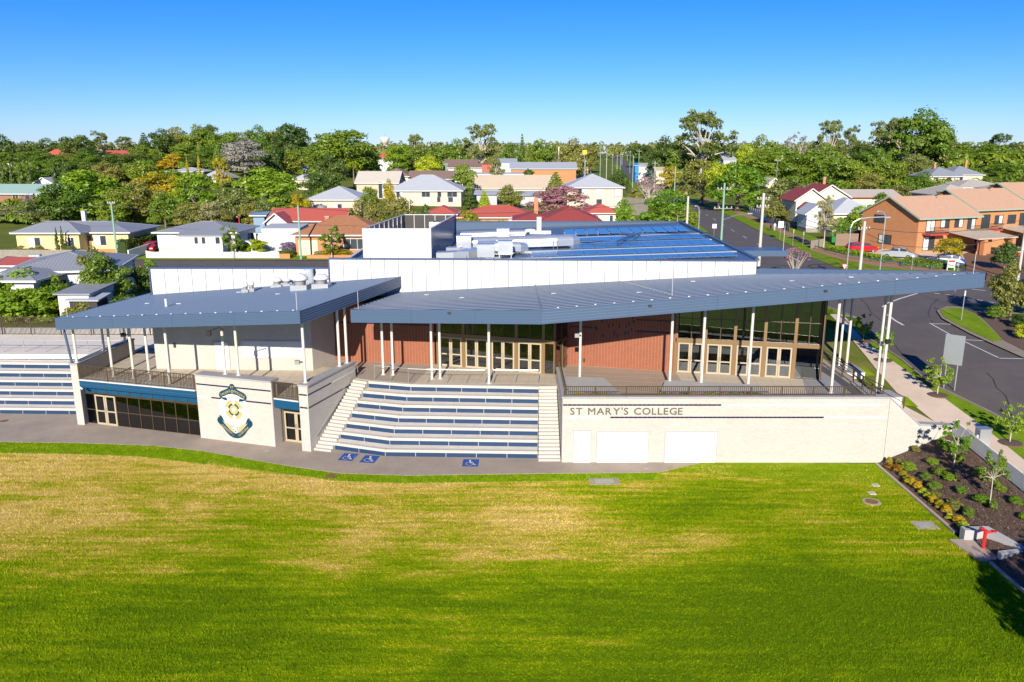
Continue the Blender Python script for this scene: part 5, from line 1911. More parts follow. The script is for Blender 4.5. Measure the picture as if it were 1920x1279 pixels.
# footpath and verge beside the hall
fp = gl2([(1556, 590), (1600, 640), (1640, 690), (1680, 736), (1722, 768), (1790, 822), (1845, 858), (1925, 905)]), gl2([(1580, 590), (1620, 640), (1665, 672), (1720, 712), (1790, 762), (1850, 806), (1925, 868)])
drape(fp[0] + fp[1][::-1], .05, 1.5, 'footpath', M['footpath'])
vg = gl2([(1925, 812), (1855, 772), (1740, 717), (1690, 674), (1652, 649), (1615, 627), (1570, 588)]) + [(33.3, 76), (31.8, 84)] + [(30.6, 96), (24, 96)]
drape([(fp[1][0][0] - .2, fp[1][0][1] + 2)] + fp[1] + vg, .045, 1.5, 'verge', M['verge'])
kb = MB()
kl = gl2([(1925, 813), (1855, 773.5), (1740, 718.5), (1690, 675.5), (1652, 650.5), (1615, 628.5), (1570, 590)]) + [(33.4, 76), (31.9, 84), (30.8, 96)]
for a, b in zip(kl, kl[1:]):
    n_ = max(1, int((Vector(b) - Vector(a)).length / 2))
    for i in range(n_):
        p, q_ = lerp2(a, b, i / n_), lerp2(a, b, (i + 1) / n_)
        kb.seg(q_, p, lambda x, y: T(x, y) - .1, lambda x, y: T(x, y) + .13, .16, -.08)
struct(wpart(kb, 'kerb', M['kerb']))
# strips of turf by the plinths
drape(gl2([(1605, 690), (1622, 690), (1642, 706), (1612, 708)]), .07, 1.0, 'verge', M['lush'])
drape(gl2([(1690, 744), (1700, 745), (1722, 765), (1690, 762)]), .07, 1.0, 'verge', M['lush'])

# garden bed rising to the fence
def TG(x, y):
    t = max(0, min(1, (x - 23.95) / (28.3 - 23.95)))
    return .02 + t * (T(28.6, y) + .02)
vs_, fs_ = [], []
gx = [23.9 + i * .23 for i in range(21)]
gy = [18 + i * .5 for i in range(63)]
rg = random.Random(9)
for y in gy:
    for x in gx:
        vs_.append((x, min(y, 49.1), TG(x, y) + rg.uniform(-.025, .025)))
for j in range(len(gy) - 1):
    for i in range(len(gx) - 1):
        a = j * len(gx) + i
        fs_.append((a, a + 1, a + len(gx) + 1, a + len(gx)))
me = bpy.data.meshes.new('garden_bed')
me.from_pydata(vs_, [], fs_)
me.materials.append(M['mulch'])
struct(link('garden_bed', me))
eg = thing('garden_edging', 'narrow pale concrete edging between lawn and mulched garden', 'edging', (23.8, 40, 0))
for i in range(16):
    y0 = 48.9 - i * 1.6
    if 35.6 < y0 - .8 < 38.6:
        continue
    wpart(MB().box(23.68, 23.86, y0 - 1.59, y0, -.1, .07), 'edging_segment', M['pit'], eg)

# white picket fence along the footpath
fn = thing('picket_fence', 'white picket fence between the garden and the footpath', 'fence', (28.5, 44, T(28.5, 44)))
pk = MB()
pk.box(-.012, .012, -.035, .035, 0, .9)
pk.add([(-.012, -.035, .9), (.012, -.035, .9), (.012, .035, .9), (-.012, .035, .9), (-.012, 0, .96), (.012, 0, .96)], [(0, 1, 5, 4), (2, 3, 4, 5), (1, 2, 5), (3, 0, 4)])
pk_me = pk.mesh('picket', M['white'])
y = 49.0
while y > 24:
    inst('picket', pk_me, fn, Matrix.Translation((28.55, y, T(28.55, y) + .10)))
    y -= .105
y = 48.9
while y > 24:
    z = T(28.55, y)
    wpart(MB().box(28.58, 28.68, y - .05, y + .05, z - .2, z + 1.15), 'fence_post', M['white'], fn)
    z2 = T(28.55, y - 2.4)
    q = MB()
    for dz in (.25, .85):
        q.bar((28.60, y, z + dz), (28.60, y - 2.4, z2 + dz), .04, .08)
    wpart(q, 'fence_rail', M['white'], fn)
    y -= 2.4

# ramp wall, plinths and rails at the right end of the terrace
rw = thing('ramp_plinth', 'cream brick plinth with grey top nearest the sign wall end', 'plinth', (26.6, 54, 2.6), 0, 'plinths under the tall posts')
def plinth(t_, x0, x1, y0, y1, z1):
    z0 = min(T(x0, y0), T(x1, y0)) - .3
    wpart(MB().box(x0, x1, y0, y1, z0, z1), 'body', M['brick_plinth'], t_)
    wpart(MB().box(x0 - .04, x1 + .04, y0 - .04, y1 + .04, z1, z1 + .07), 'coping', M['coping'], t_)
plinth(rw, 25.5, 27.4, 53.7, 55.3, 3.02)
rw2 = thing('ramp_plinth', 'cream brick plinth with grey top behind the nearer one', 'plinth', (25.7, 59.5, 3), 0, 'plinths under the tall posts')
plinth(rw2, 25.2, 26.9, 58.7, 61.2, 3.42)
rw3 = thing('ramp_plinth', 'pale brick block standing furthest back beside the foyer glass', 'plinth', (24.6, 65, 3), 0, 'plinths under the tall posts')
plinth(rw3, 24.0, 25.2, 64.2, 65.6, 4.9)
stp = thing('ramp_steps', 'grey steps down from the terrace to the footpath', 'stairs', (25, 56, 2.7))
for i in range(6):
    z = FZ - .12 * (i + 1)
    x = 24.42 + .18 * i
    wpart(MB().prism([(x, 55.5), (x + .2, 55.5), (x + .2, 64), (x, 64)], z - .5, z), 'step', M['concrete_grey'], stp)
wpart(MB().prism([(24.0, 49.6), (24.9, 52.5), (25.1, 55.4), (24.42, 55.4), (24.2, 52.6), (23.9, 50)], 2.6, 3.62), 'kerb', M['coping'], stp)
wpart(MB().prism([(24.35, 49.6), (28.7, 49.6), (27.4, 53.6), (25.2, 53.6), (25.0, 52.5)], lambda x, y: T(x, y) - .2, lambda x, y: T(x, y) + .09), 'landing', M['footpath'], stp)
def bronze_rail(label, pts, h=1.0, each=1.5):
    t_ = thing('bronze_rail', label, 'rail', pts[0], 0, 'bronze rails beside the ramp')
    P_ = [Vector(p) for p in pts]
    q = MB()
    for dz in (h, h * .62):
        q.path([p + Vector((0, 0, dz)) for p in P_], .028, 8)
    wpart(q, 'rail', M['bronze'], t_)
    for a, b in zip(P_, P_[1:]):
        n_ = max(1, round((b - a).length / each))
        for i in range(n_ + (1 if b == P_[-1] else 0)):
            p = a.lerp(b, i / n_)
            wpart(MB().bar(p, p + Vector((0, 0, h)), .07, .07), 'rail_post', M['bronze'], t_)
bronze_rail('bronze rail running along the inner edge of the ramp', [(24.3, 65, 3.5), (24.45, 59, 3.5), (24.6, 55.4, 3.5), (24.3, 50.3, 3.5)], 1.05, 1.9)
bronze_rail('bronze rail running along the outer edge of the ramp', [(25.1, 63, 3.3), (25.15, 58.5, 3.3), (25.4, 55.6, 3.0), (26.6, 51.8, 2.6)], 1.05, 1.9)

# planters on the right terrace
def planter(label, poly, z1, shrubs=True):
    c = [sum(p[i] for p in poly) / len(poly) for i in (0, 1)]
    t_ = thing('planter', label, 'planter', (c[0], c[1], FZ), 0, 'planters behind the sign wall')
    q = MB().prism(poly, FZ + .013, z1)
    wpart(q, 'body', M['concrete_grey'], t_)
    x0_, x1_ = poly[0][0], poly[1][0]
    inner = [(x0_ + .25, 49.85), (x1_ - .9, 49.85), (x1_ - 1.2, 51.2), (x0_ + .25, 51.2)]
    wpart(MB().prism(inner, z1, z1 + .03), 'soil', M['mulch'], t_)
    return c, inner, z1 + .03
PLANT = [planter('pale concrete planter at the left end behind the sign wall', [(3.75, 49.7), (7.6, 49.7), (6.6, 55.2), (3.75, 55.5)], 4.05),
         planter('pale concrete planter in the middle behind the sign wall', [(9.4, 49.7), (17.5, 49.7), (17.2, 53.4), (10.9, 54.6)], 4.05)]

# fire hydrant booster with its concrete blocks
bz = .1
hy = thing('hydrant_booster', 'red fire hydrant booster pipes standing in its concrete bay', 'hydrant', (24.15, 37.4, bz))
q = MB()
q.tube((24.15, 37.4, bz), (24.15, 37.4, bz + .95), .085, n=12)
q.tube((24.15, 37.4, bz + .95), (23.88, 37.3, bz + 1.15), .07, n=10)
q.tube((24.15, 37.4, bz + .85), (24.42, 37.3, bz + 1.0), .07, n=10)
wpart(q, 'standpipe', M['red_paint'], hy)
for x, z in ((23.83, 1.2), (24.47, 1.03), (24.0, 1.08)):
    wpart(MB().lathe([(.05, -.04), (.12, -.02), (.12, .03), (.04, .06)], (x, 37.22, bz + z), n=12), 'valve_wheel', M['red_paint'], hy)
struct(flat([(22.95, 38.4), (23.3, 36.2), (24.2, 36.3), (25.2, 36.9), (24.6, 38.4)], bz, 'hydrant_slab', M['pit'], .14))
for lab, poly, zt_ in [('pale concrete upstand across the back of the hydrant bay', [(23.66, 38.3), (24.7, 38.3), (24.75, 38.75), (23.66, 38.75)], lambda x, y: bz + .55),
                       ('pale concrete wedge slanting along the right of the hydrant bay', [(24.72, 38.3), (24.77, 38.75), (25.1, 38.7), (25.95, 36.7), (25.6, 36.6)], lambda x, y: bz + .55 - .1 * (38.5 - y)),
                       ('low pale concrete block at the front of the hydrant bay', [(24.3, 36.15), (25.58, 36.45), (25.55, 36.7), (24.3, 36.45)], lambda x, y: bz + .36)]:
    cb = thing('concrete_kerb_block', lab, 'kerb block', (poly[0][0], poly[0][1], bz), 0, 'hydrant bay upstands')
    wpart(MB().prism(poly, bz - .1, zt_), 'block', M['concrete_grey'], cb)
# pits and lids in the lawn
def lid(label, px, py, sx_, sy_, rnd_=False, mat='pit', name='service_lid'):
    p = PZ(px, py, 0)
    t_ = thing(name, label, 'pit lid', (p.x, p.y, 0), 0, 'pit lids in the lawn')
    if rnd_:
        lpart(MB().lathe([(sx_ / 2, -.05), (sx_ / 2, .02), (sx_ / 2 - .03, .028)], n=26), 'surround', M[mat], t_)
        lpart(MB().lathe([(sx_ * .34, .0), (sx_ * .34, .036)], n=24), 'lid', M['rust'], t_)
    else:
        lpart(MB().box(-sx_ / 2, sx_ / 2, -sy_ / 2, sy_ / 2, -.05, .025), 'surround', M[mat], t_)
        lpart(MB().box(-sx_ * .3, sx_ * .3, -sy_ * .3, sy_ * .3, .0, .035), 'lid', M['concrete_grey'], t_)
lid('round brown drain lid on the lawn edge below the blue seats', 622, 893, .8, 0, True, 'rust')
lid('round concrete pit with rusty lid near the garden edging', 1634, 941, 1.05, 0, True)
lid('pale rectangular pit lid in front of the store doors', 1133, 903, 1.9, 1.0, False, 'concrete_path')
lid('brown square pit lid close to the garden edging', 1734, 985, 1.25, .95)
lid('small concrete meter lid, the nearer of the two by the garden', 1635, 925, .42, .42, False, 'concrete_pale')
lid('small concrete meter lid, the further of the two by the garden', 1642, 910, .42, .42, False, 'concrete_pale')
lid('brown square drain on the paving in front of the crest wall', 500, 846, .45, .3, False, 'rust')
lid('small brown drain in the paving at the sign wall corner', 1212, 879, .5, .25, False, 'rust')
lid('brown oval lid in the paving at far left', 8, 790, .9, 0, True, 'rust')

# electrical cabinet
p = G(1842, 842)
eb = thing('power_cabinet', 'silver power cabinet standing on the footpath behind the picket fence', 'cabinet', (29.4, 47.2, T(29.4, 47.2)))
lpart(MB().box(-.35, .35, -.28, .28, .05, 1.25), 'body', M['galv'], eb)
lpart(MB().box(-.38, .38, -.32, .32, 1.25, 1.31), 'roof', M['steel'], eb)
lpart(MB().box(-.32, .32, -.295, -.281, .15, 1.2), 'door', M['galv'], eb)
# big sign seen from behind
p = G(1779, 731)
sg = thing('street_sign', 'large grey sign on two poles seen from behind beside the road', 'sign', tuple(p), R(-38))
for x in (-.36, .36):
    lpart(MB().tube((x, 0, 0), (x, 0, 4.1), .045, n=10), 'pole', M['galv'], sg)
lpart(MB().box(-.64, .64, -.07, -.045, 1.95, 4.15), 'panel', M['galv'], sg)
for z in (2.2, 2.7, 3.2, 3.7, 4.0):
    lpart(MB().box(-.62, .62, -.044, -.02, z, z + .05), 'batten', M['steel'], sg)
# ================================================================ vegetation kit
LM = {
    'mid': leafmat('leaf_mid', (0.148, 0.252, 0.0189), (0.268, 0.362, 0.0297)),
    'dark': leafmat('leaf_dark', (0.0752, 0.139, 0.0189), (0.148, 0.219, 0.0297)),
    'bright': leafmat('leaf_bright', (0.161, 0.313, 0.0146), (0.31, 0.45, 0.0219)),
    'lime': leafmat('leaf_lime', (0.396, 0.502, 0.0162), (0.634, 0.67, 0.0338)),
    'olive': leafmat('leaf_olive', (0.228, 0.242, 0.0405), (0.366, 0.353, 0.0675)),
    'grey': leafmat('leaf_grey', (0.317, 0.316, 0.122), (0.515, 0.484, 0.209)),
    'yellow': leafmat('leaf_yellow', (.50, .40, .01), (.68, .50, .015)),
    'yeltop': leafmat('leaf_yellow_green', (0.257, 0.298, 0.0162), (0.653, 0.502, 0.0162)),
    'gum': leafmat('leaf_gum', (0.169, 0.215, 0.0473), (0.306, 0.343, 0.0878)),
    'pink': leafmat('leaf_pink', (0.238, 0.26, 0.0675), (0.376, 0.353, 0.108), (.60, .24, .36), .62),
    'white': leafmat('leaf_white', (0.099, 0.186, 0.0162), (0.218, 0.316, 0.027), (.75, .72, .5), .10),
    'silver': leafmat('leaf_silver', (.30, .29, .24), (.42, .40, .33)),
    'orange': leafmat('leaf_orange', (.36, .16, .015), (.52, .33, .02)),
    'chip': leafmat('bark_chip', (.05, .03, .022), (.27, .18, .13), trans=0.0),
    'mauve': leafmat('leaf_mauve', (.28, .2, .34), (.42, .32, .46)),
}
def leaf_mesh(name, P_, N_, size, rng, asp=.62, jit=.42):
    """one small face per leaf: P_ points, N_ outward normals"""
    n = len(P_)
    N = N_ + rng.normal(0, jit, (n, 3))
    N /= np.linalg.norm(N, axis=1)[:, None] + 1e-9
    A = rng.normal(0, 1, (n, 3))
    U = np.cross(N, A)
    U /= np.linalg.norm(U, axis=1)[:, None] + 1e-9
    V = np.cross(N, U)
    s = (size * rng.uniform(.6, 1.35, n))[:, None]
    k = rng.uniform(.15, .5, n)[:, None]
    vs_ = np.empty((n, 4, 3), np.float32)
    vs_[:, 0] = P_ - U * s
    vs_[:, 1] = P_ - V * s * asp + U * s * (k - .3) * .6
    vs_[:, 2] = P_ + U * s
    vs_[:, 3] = P_ + V * s * asp - U * s * (k - .3) * .6
    me = bpy.data.meshes.new(name)
    me.vertices.add(n * 4)
    me.vertices.foreach_set('co', vs_.reshape(-1))
    me.loops.add(n * 4)
    me.loops.foreach_set('vertex_index', np.arange(n * 4, dtype=np.int32))
    me.polygons.add(n)
    me.polygons.foreach_set('loop_start', np.arange(0, n * 4, 4, dtype=np.int32))
    me.polygons.foreach_set('loop_total', np.full(n, 4, dtype=np.int32))
    me.update()
    at = me.color_attributes.new('leaf', 'FLOAT_COLOR', 'POINT')
    return me, at, n
def paint(at, n, a, b):
    c = np.ones((n, 4, 4), np.float32)
    c[:, :, 0] = a[:, None]
    c[:, :, 1] = b[:, None]
    at.data.foreach_set('color', c.reshape(-1))
def crown_mesh(name, lobes, per, size, seed, shell=.55, squash=.85, mat='mid', jit=.42, droop=0.0):
    """lobes: list of (x,y,z,r); leaves scattered in each lobe's outer shell"""
    rng = np.random.default_rng(seed)
    Ps, Ns, va, vb = [], [], [], []
    for x, y, z, r in lobes:
        k = max(8, int(per * (r / .18) ** 2))
        d = rng.normal(0, 1, (k, 3))
        d /= np.linalg.norm(d, axis=1)[:, None]
        d[:, 2] = np.where(d[:, 2] < -.25, -d[:, 2] * .6, d[:, 2])
        rad = r * (shell + (1 - shell) * rng.uniform(0, 1, k) ** .5)
        bump = 1 + .22 * np.sin(d[:, 0] * 7 + x * 30) * np.cos(d[:, 1] * 6 + y * 25 + d[:, 2] * 5)
        rad = rad * bump
        p = d * rad[:, None] * np.array([1, 1, squash])
        if droop:
            p[:, 2] -= droop * rng.uniform(0, 1, k) ** 2 * r
        Ps.append(p + np.array([x, y, z]))
        Ns.append(d)
        tone = rng.uniform(0, 1)
        va.append(np.clip(tone * .7 + rng.uniform(0, .3, k), 0, 1))
        vb.append(np.clip(rng.uniform(0, 1, k) * .6 + rng.uniform(0, .4), 0, 1))
    me, at, n = leaf_mesh(name, np.concatenate(Ps), np.concatenate(Ns), size, rng, jit=jit)
    paint(at, n, np.concatenate(va), np.concatenate(vb))
    me.materials.append(LM[mat])
    return me
def wood_mesh(name, trunk_top, r, limbs, mat, lean=(0, 0), seg=4):
    q = MB()
    pts = [Vector((lean[0] * t * t, lean[1] * t * t, trunk_top * t)) for t in [i / seg for i in range(seg + 1)]]
    for i in range(seg):
        q.tube(pts[i], pts[i + 1], r * (1 - .4 * i / seg), r * (1 - .4 * (i + 1) / seg), 7, cap=(i == 0))
    for (a, e, rr_) in limbs:
        s = pts[-1] if a >= 1 else pts[int(a * seg)].lerp(pts[min(seg, int(a * seg) + 1)], a * seg - int(a * seg))
        e = Vector(e)
        m = s.lerp(e, .5) + Vector((0, 0, .02))
        q.tube(s, m, rr_, rr_ * .7, 5, cap=False)
        q.tube(m, e, rr_ * .7, rr_ * .25, 5, cap=False)
    return q.mesh(name, M[mat], True)
KIT = {}
def kit(kind, seeds, maker):
    KIT[kind] = [maker(s) for s in seeds]
def ell_lobes(rng, n, c, rad, r0, r1, up=True):
    out_ = []
    for _ in range(n):
        while True:
            v = rng.normal(0, 1, 3)
            v /= np.linalg.norm(v)
            if not up or v[2] > -.45:
                break
        k = rng.uniform(.45, 1) ** .5
        r = rng.uniform(r0, r1)
        out_.append((c[0] + v[0] * max(.02, rad[0] * k - r * .6), c[1] + v[1] * max(.02, rad[1] * k - r * .6), c[2] + v[2] * max(.02, rad[2] * k - r * .5), r))
    return out_
def mk_round(seed):
    rng = np.random.default_rng(seed)
    L = ell_lobes(rng, 46, (0, 0, .53), (.49, .49, .46), .10, .19, False) + [(0, 0, .5, .27)]
    limbs = [(.8, (l[0] * .8, l[1] * .8, l[2]), .012) for l in L[:8]]
    return crown_mesh('crown', L, 165, .024, seed), wood_mesh('trunk', .40, .026, limbs, 'bark')
def mk_broad(seed):
    rng = np.random.default_rng(seed)
    L = []
    for i in range(40):
        a, k = rng.uniform(0, 2 * math.pi), rng.uniform(0, 1) ** .5
        L.append((math.cos(a) * k * .40, math.sin(a) * k * .40, .93 - .58 * k ** 2.4 - rng.uniform(.04, .16), rng.uniform(.09, .15)))
    for i in range(16):
        a = rng.uniform(0, 6.28)
        L.append((math.cos(a) * .34, math.sin(a) * .34, rng.uniform(.16, .42), rng.uniform(.08, .13)))
    L.append((0, 0, .5, .28))
    limbs = [(.9, (l[0] * .9, l[1] * .9, l[2]), .014) for l in L[:9]]
    return crown_mesh('crown', L, 180, .021, seed, squash=.72), wood_mesh('trunk', .36, .035, limbs, 'bark')
def mk_gum(seed):
    rng = np.random.default_rng(seed)
    L = []
    limbs = []
    for i in range(13):
        a = i * 2.4 + rng.uniform(-.3, .3)
        zz = .46 + .46 * (i / 12) + rng.uniform(-.05, .05)
        k = (.38 if zz < .78 else .24) * rng.uniform(.55, 1)
        c = (math.cos(a) * k, math.sin(a) * k, zz)
        limbs.append((rng.uniform(.55, 1), (c[0], c[1], c[2] - .02), .017))
        for j in range(6):
            L.append((c[0] + rng.uniform(-.11, .11), c[1] + rng.uniform(-.11, .11), c[2] + rng.uniform(-.06, .08), rng.uniform(.05, .095)))
    return crown_mesh('crown', L, 420, .0165, seed, shell=.3, squash=.75, mat='gum', jit=.6, droop=.4), wood_mesh('trunk', .58, .026, limbs, 'bark_pale', (.03, .02))
def mk_column(seed):
    rng = np.random.default_rng(seed)
    L = []
    for i in range(26):
        t = i / 25
        r = .40 * (math.sin(math.pi * min(1, .18 + t * .8)) ** .8) * (1 - t * .35)
        for j in range(2):
            a = rng.uniform(0, 6.28)
            L.append((math.cos(a) * r * .35, math.sin(a) * r * .35, .05 + t * .9, max(.05, r * .62) * .55))
    # squeeze vertical: columns are thin so lobes are stretched by the object's scale
    me = crown_mesh('crown', L, 170, .045, seed, squash=.25, mat='dark')
    return me, wood_mesh('trunk', .5, .06, [], 'bark')
def mk_cone(seed):
    rng = np.random.default_rng(seed)
    L = []
    for i in range(13):
        t = i / 12
        r = .46 * (1 - t) ** .8 + .03
        k = 3 + int(7 * (1 - t))
        for j in range(k):
            a = j * 6.28 / k + i * .7 + rng.uniform(-.2, .2)
            L.append((math.cos(a) * r * .65, math.sin(a) * r * .65, .12 + t * .84, .05 + r * .24))
    return crown_mesh('crown', L, 120, .03, seed, squash=.45, mat='dark'), wood_mesh('trunk', .9, .022, [], 'bark')
def mk_bush(seed):
    rng = np.random.default_rng(seed)
    L = ell_lobes(rng, 26, (0, 0, .42), (.46, .46, .52), .13, .22) + [(0, 0, .35, .3)]
    return crown_mesh('crown', L, 260, .027, seed), wood_mesh('trunk', .3, .03, [(.6, (.2, .1, .5), .015), (.6, (-.2, .05, .5), .015)], 'bark')
def mk_willow(seed):
    rng = np.random.default_rng(seed)
    L = []
    for i in range(46):
        a, k = rng.uniform(0, 6.28), rng.uniform(0, 1) ** .5
        L.append((math.cos(a) * k * .42, math.sin(a) * k * .42, .88 - .55 * k ** 2 - rng.uniform(0, .25), rng.uniform(.06, .11)))
    return crown_mesh('crown', L, 200, .022, seed, squash=1.3, mat='olive', droop=1.2), wood_mesh('trunk', .5, .03, [(.9, (.25, .1, .7), .014), (.9, (-.25, .05, .7), .014)], 'bark')
def mk_sapling(seed):
    rng = np.random.default_rng(seed)
    L = ell_lobes(rng, 40, (0, 0, .60), (.47, .47, .42), .05, .12, False)
    limbs = [(.75, (l[0], l[1], l[2]), .010) for l in L[:14]]
    return crown_mesh('crown', L, 330, .023, seed, shell=.2, mat='bright', jit=.7), wood_mesh('trunk', .62, .020, limbs, 'bark_pale', (.03, .01))
def mk_bare(seed):
    rng = np.random.default_rng(seed)
    L = ell_lobes(rng, 34, (0, 0, .62), (.47, .47, .36), .04, .09)
    limbs = [(.25, (l[0] * .96, l[1] * .96, l[2]), .012) for l in L[:24]]
    return crown_mesh('crown', L, 230, .019, seed, shell=.2, mat='pink', jit=.7), wood_mesh('trunk', .36, .024, limbs, 'bark_pale')
def mk_palm(seed):
    rng = np.random.default_rng(seed)
    q = []
    nn = []
    for i in range(34):
        a = i * 2.399
        el = rng.uniform(-.5, 1.2)
        for t in np.linspace(.12, 1, 16):
            R_ = .46 * t
            z = .78 + .22 * math.sin(el) * t - .22 * t * t
            for w_ in (-.02, .02):
                q.append((math.cos(a) * R_ * math.cos(el) - math.sin(a) * w_, math.sin(a) * R_ * math.cos(el) + math.cos(a) * w_, z))
                nn.append((0, 0, 1))
    me, at, n = leaf_mesh('crown', np.array(q), np.array(nn, float), .035, rng, asp=.35, jit=.35)
    paint(at, n, rng.uniform(0, 1, n), rng.uniform(0, 1, n))
    me.materials.append(LM['lime'])
    return me, wood_mesh('trunk', .78, .035, [], 'bark')
kit('round', (1, 2, 3, 4), mk_round)
kit('broad', (11, 12, 13), mk_broad)
kit('gum', (21, 22, 23), mk_gum)
kit('column', (31, 32), mk_column)
kit('cone', (41, 42), mk_cone)
kit('bush', (51, 52, 53), mk_bush)
kit('willow', (61, 62), mk_willow)
kit('sapling', (71, 72, 73), mk_sapling)
kit('bare', (81, 82), mk_bare)
kit('palm', (91,), mk_palm)
TREE_NAME = {'round': 'round_tree', 'broad': 'spreading_tree', 'gum': 'gum_tree', 'column': 'cypress_tree', 'cone': 'pine_tree', 'bush': 'shrub', 'willow': 'weeping_tree', 'sapling': 'young_tree', 'bare': 'flowering_tree', 'palm': 'palm_tree'}
trng = random.Random(77)
def tree_at(kind, x, y, z, w_, h, mat, label, group=None, rz=None, cat=None):
    me, tr = KIT[kind][trng.randrange(len(KIT[kind]))]
    t_ = thing(TREE_NAME[kind], label, cat or ('shrub' if kind == 'bush' else 'tree'), (x, y, z), trng.uniform(0, 6.28) if rz is None else rz, group)
    mw = MW[t_.name] @ Matrix.Diagonal((w_, w_ * trng.uniform(.9, 1.1), h, 1))
    for nm, m_ in (('trunk', tr), ('crown', me)):
        o = link(nm, m_, t_, mw)
        if nm == 'crown' and mat is not None:
            o.material_slots[0].link = 'OBJECT'
            o.material_slots[0].material = LM[mat]
    return t_
def tree(kind, px, ytop, wpx, Y, mat, label, group=None, sink=0.0, base=None):
    """tree whose top shows at pixel (px, ytop), standing on the ground at distance Y"""
    x = XY(px, Y, 12)
    z = (T(x, Y) if base is None else base) - sink
    top = PY(px, ytop, Y).z
    d = Y * math.cos(PITCH) + (CAM_H - 10) * math.sin(PITCH)
    return tree_at(kind, x, Y, z, wpx / FPX * d * 1.18, max(1.2, (top - z) * 1.03), mat, label, group)
# ================================================================ houses
for nm, c, c2 in [('tile_orange', (.46, .20, .09), (.33, .15, .075)), ('tile_red', (.42, .085, .05), (.34, .065, .04)), ('tile_brown', (.30, .20, .15), (.24, .155, .12)),
                  ('tile_peach', (.62, .38, .25), (.55, .33, .21)), ('tile_cream', (.56, .50, .42), (.48, .42, .35)), ('tile_maroon', (.36, .06, .055), (.28, .05, .045))]:
    M[nm] = tileroof(nm, c, c2)
for nm, c in [('iron_grey', (.27, .285, .315)), ('iron_light', (.40, .43, .46)), ('iron_pale', (.46, .48, .51)), ('iron_red', (.50, .11, .075)), ('iron_green', (.13, .24, .17)),
              ('iron_mint', (.30, .44, .38)), ('iron_cream', (.62, .56, .46)), ('iron_sand', (.56, .45, .33)), ('iron_blue', (.16, .26, .38))]:
    M[nm] = metal_sheet(nm, c, .55, rib=.35, axis=0, var=.14, depth=.012)
for nm, c in [('w_white', (.64, .63, .61)), ('w_yellow', (.72, .55, .26)), ('w_cream', (.70, .61, .44)), ('w_beige', (.60, .50, .40)), ('w_grey', (.45, .46, .47)), ('w_blue', (.20, .30, .42)), ('w_tan', (.52, .38, .26)),
              ('f_cream', (.68, .62, .5)), ('f_green', (.30, .40, .30)), ('f_red', (.38, .06, .04)), ('garage', (.70, .60, .42)), ('red_door', (.45, .06, .04)), ('blue_tarp', (.03, .22, .55))]:
    M[nm] = plain(nm, c, .7, var=.07, grime=.12)
M['board_white'] = metal_sheet('board_white', (.60, .61, .63), .6, rib=.18, axis=1, var=.04, depth=.01)
M['board_cream'] = metal_sheet('board_cream', (.72, .66, .50), .6, rib=.18, axis=1, var=.04, depth=.01)

def window(h, x, z, w_, hh, side, W, D, fm='w_white', style=2):
    """side f(ront) b l r of a house local box W x D; frame proud, panes set back in it"""
    if side == 'f':
        m = Matrix.Translation((x, -D / 2, z))
    elif side == 'r':
        m = Matrix.Translation((W / 2, x, z)) @ Matrix.Rotation(R(90), 4, 'Z')
    elif side == 'l':
        m = Matrix.Translation((-W / 2, x, z)) @ Matrix.Rotation(R(-90), 4, 'Z')
    else:
        m = Matrix.Translation((x, D / 2, z)) @ Matrix.Rotation(R(180), 4, 'Z')
    mw = MW[h.name] @ m
    key = ('win', round(w_, 2), round(hh, 2), fm, style)
    if key not in WIN:
        q = MB()
        t = .07
        q.box(-w_ / 2 - t, w_ / 2 + t, -.07, -.005, -t, 0)
        q.box(-w_ / 2 - t, w_ / 2 + t, -.07, -.005, hh, hh + t)
        q.box(-w_ / 2 - t, -w_ / 2, -.07, -.005, 0, hh)
        q.box(w_ / 2, w_ / 2 + t, -.07, -.005, 0, hh)
        for i in range(1, style):
            x0 = -w_ / 2 + w_ * i / style
            q.box(x0 - .03, x0 + .03, -.06, -.005, 0, hh)
        WIN[key] = q.mesh('window', M[fm]), [MB().box(-w_ / 2 + w_ * i / style + .03, -w_ / 2 + w_ * (i + 1) / style - .03, -.03, -.006, 0, hh) for i in range(style)]
    f = link('window', WIN[key][0], h, mw)
    for i, q in enumerate(WIN[key][1]):
        kk = key + (i,)
        kind = 'curtain' if (trng.random() < .5) else 'house_glass'
        kk = kk + (kind,)
        if kk not in WIN:
            WIN[kk] = q.mesh('pane', M[kind])
        link('pane', WIN[kk], f, mw)
    return f
WIN = {}
def hip_roof(q, x0, x1, y0, y1, z, rise, ov=.5, axis=None):
    x0, x1, y0, y1 = x0 - ov, x1 + ov, y0 - ov, y1 + ov
    W, D = x1 - x0, y1 - y0
    if (axis or ('x' if W >= D else 'y')) == 'x':
        k = min(D / 2, W / 2 * .98)
        r0, r1 = (x0 + k, (y0 + y1) / 2), (x1 - k, (y0 + y1) / 2)
        q.add([(x0, y0, z), (x1, y0, z), (x1, y1, z), (x0, y1, z), (r0[0], r0[1], z + rise), (r1[0], r1[1], z + rise)],
              [(0, 1, 5, 4), (1, 2, 5), (2, 3, 4, 5), (3, 0, 4), (3, 2, 1, 0)])
    else:
        k = min(W / 2, D / 2 * .98)
        r0, r1 = ((x0 + x1) / 2, y0 + k), ((x0 + x1) / 2, y1 - k)
        q.add([(x0, y0, z), (x1, y0, z), (x1, y1, z), (x0, y1, z), (r0[0], r0[1], z + rise), (r1[0], r1[1], z + rise)],
              [(0, 1, 4), (1, 2, 5, 4), (2, 3, 5), (3, 0, 4, 5), (3, 2, 1, 0)])
    return [((x0, y0, z), r0), ((x1, y0, z), r0 if False else r1)]
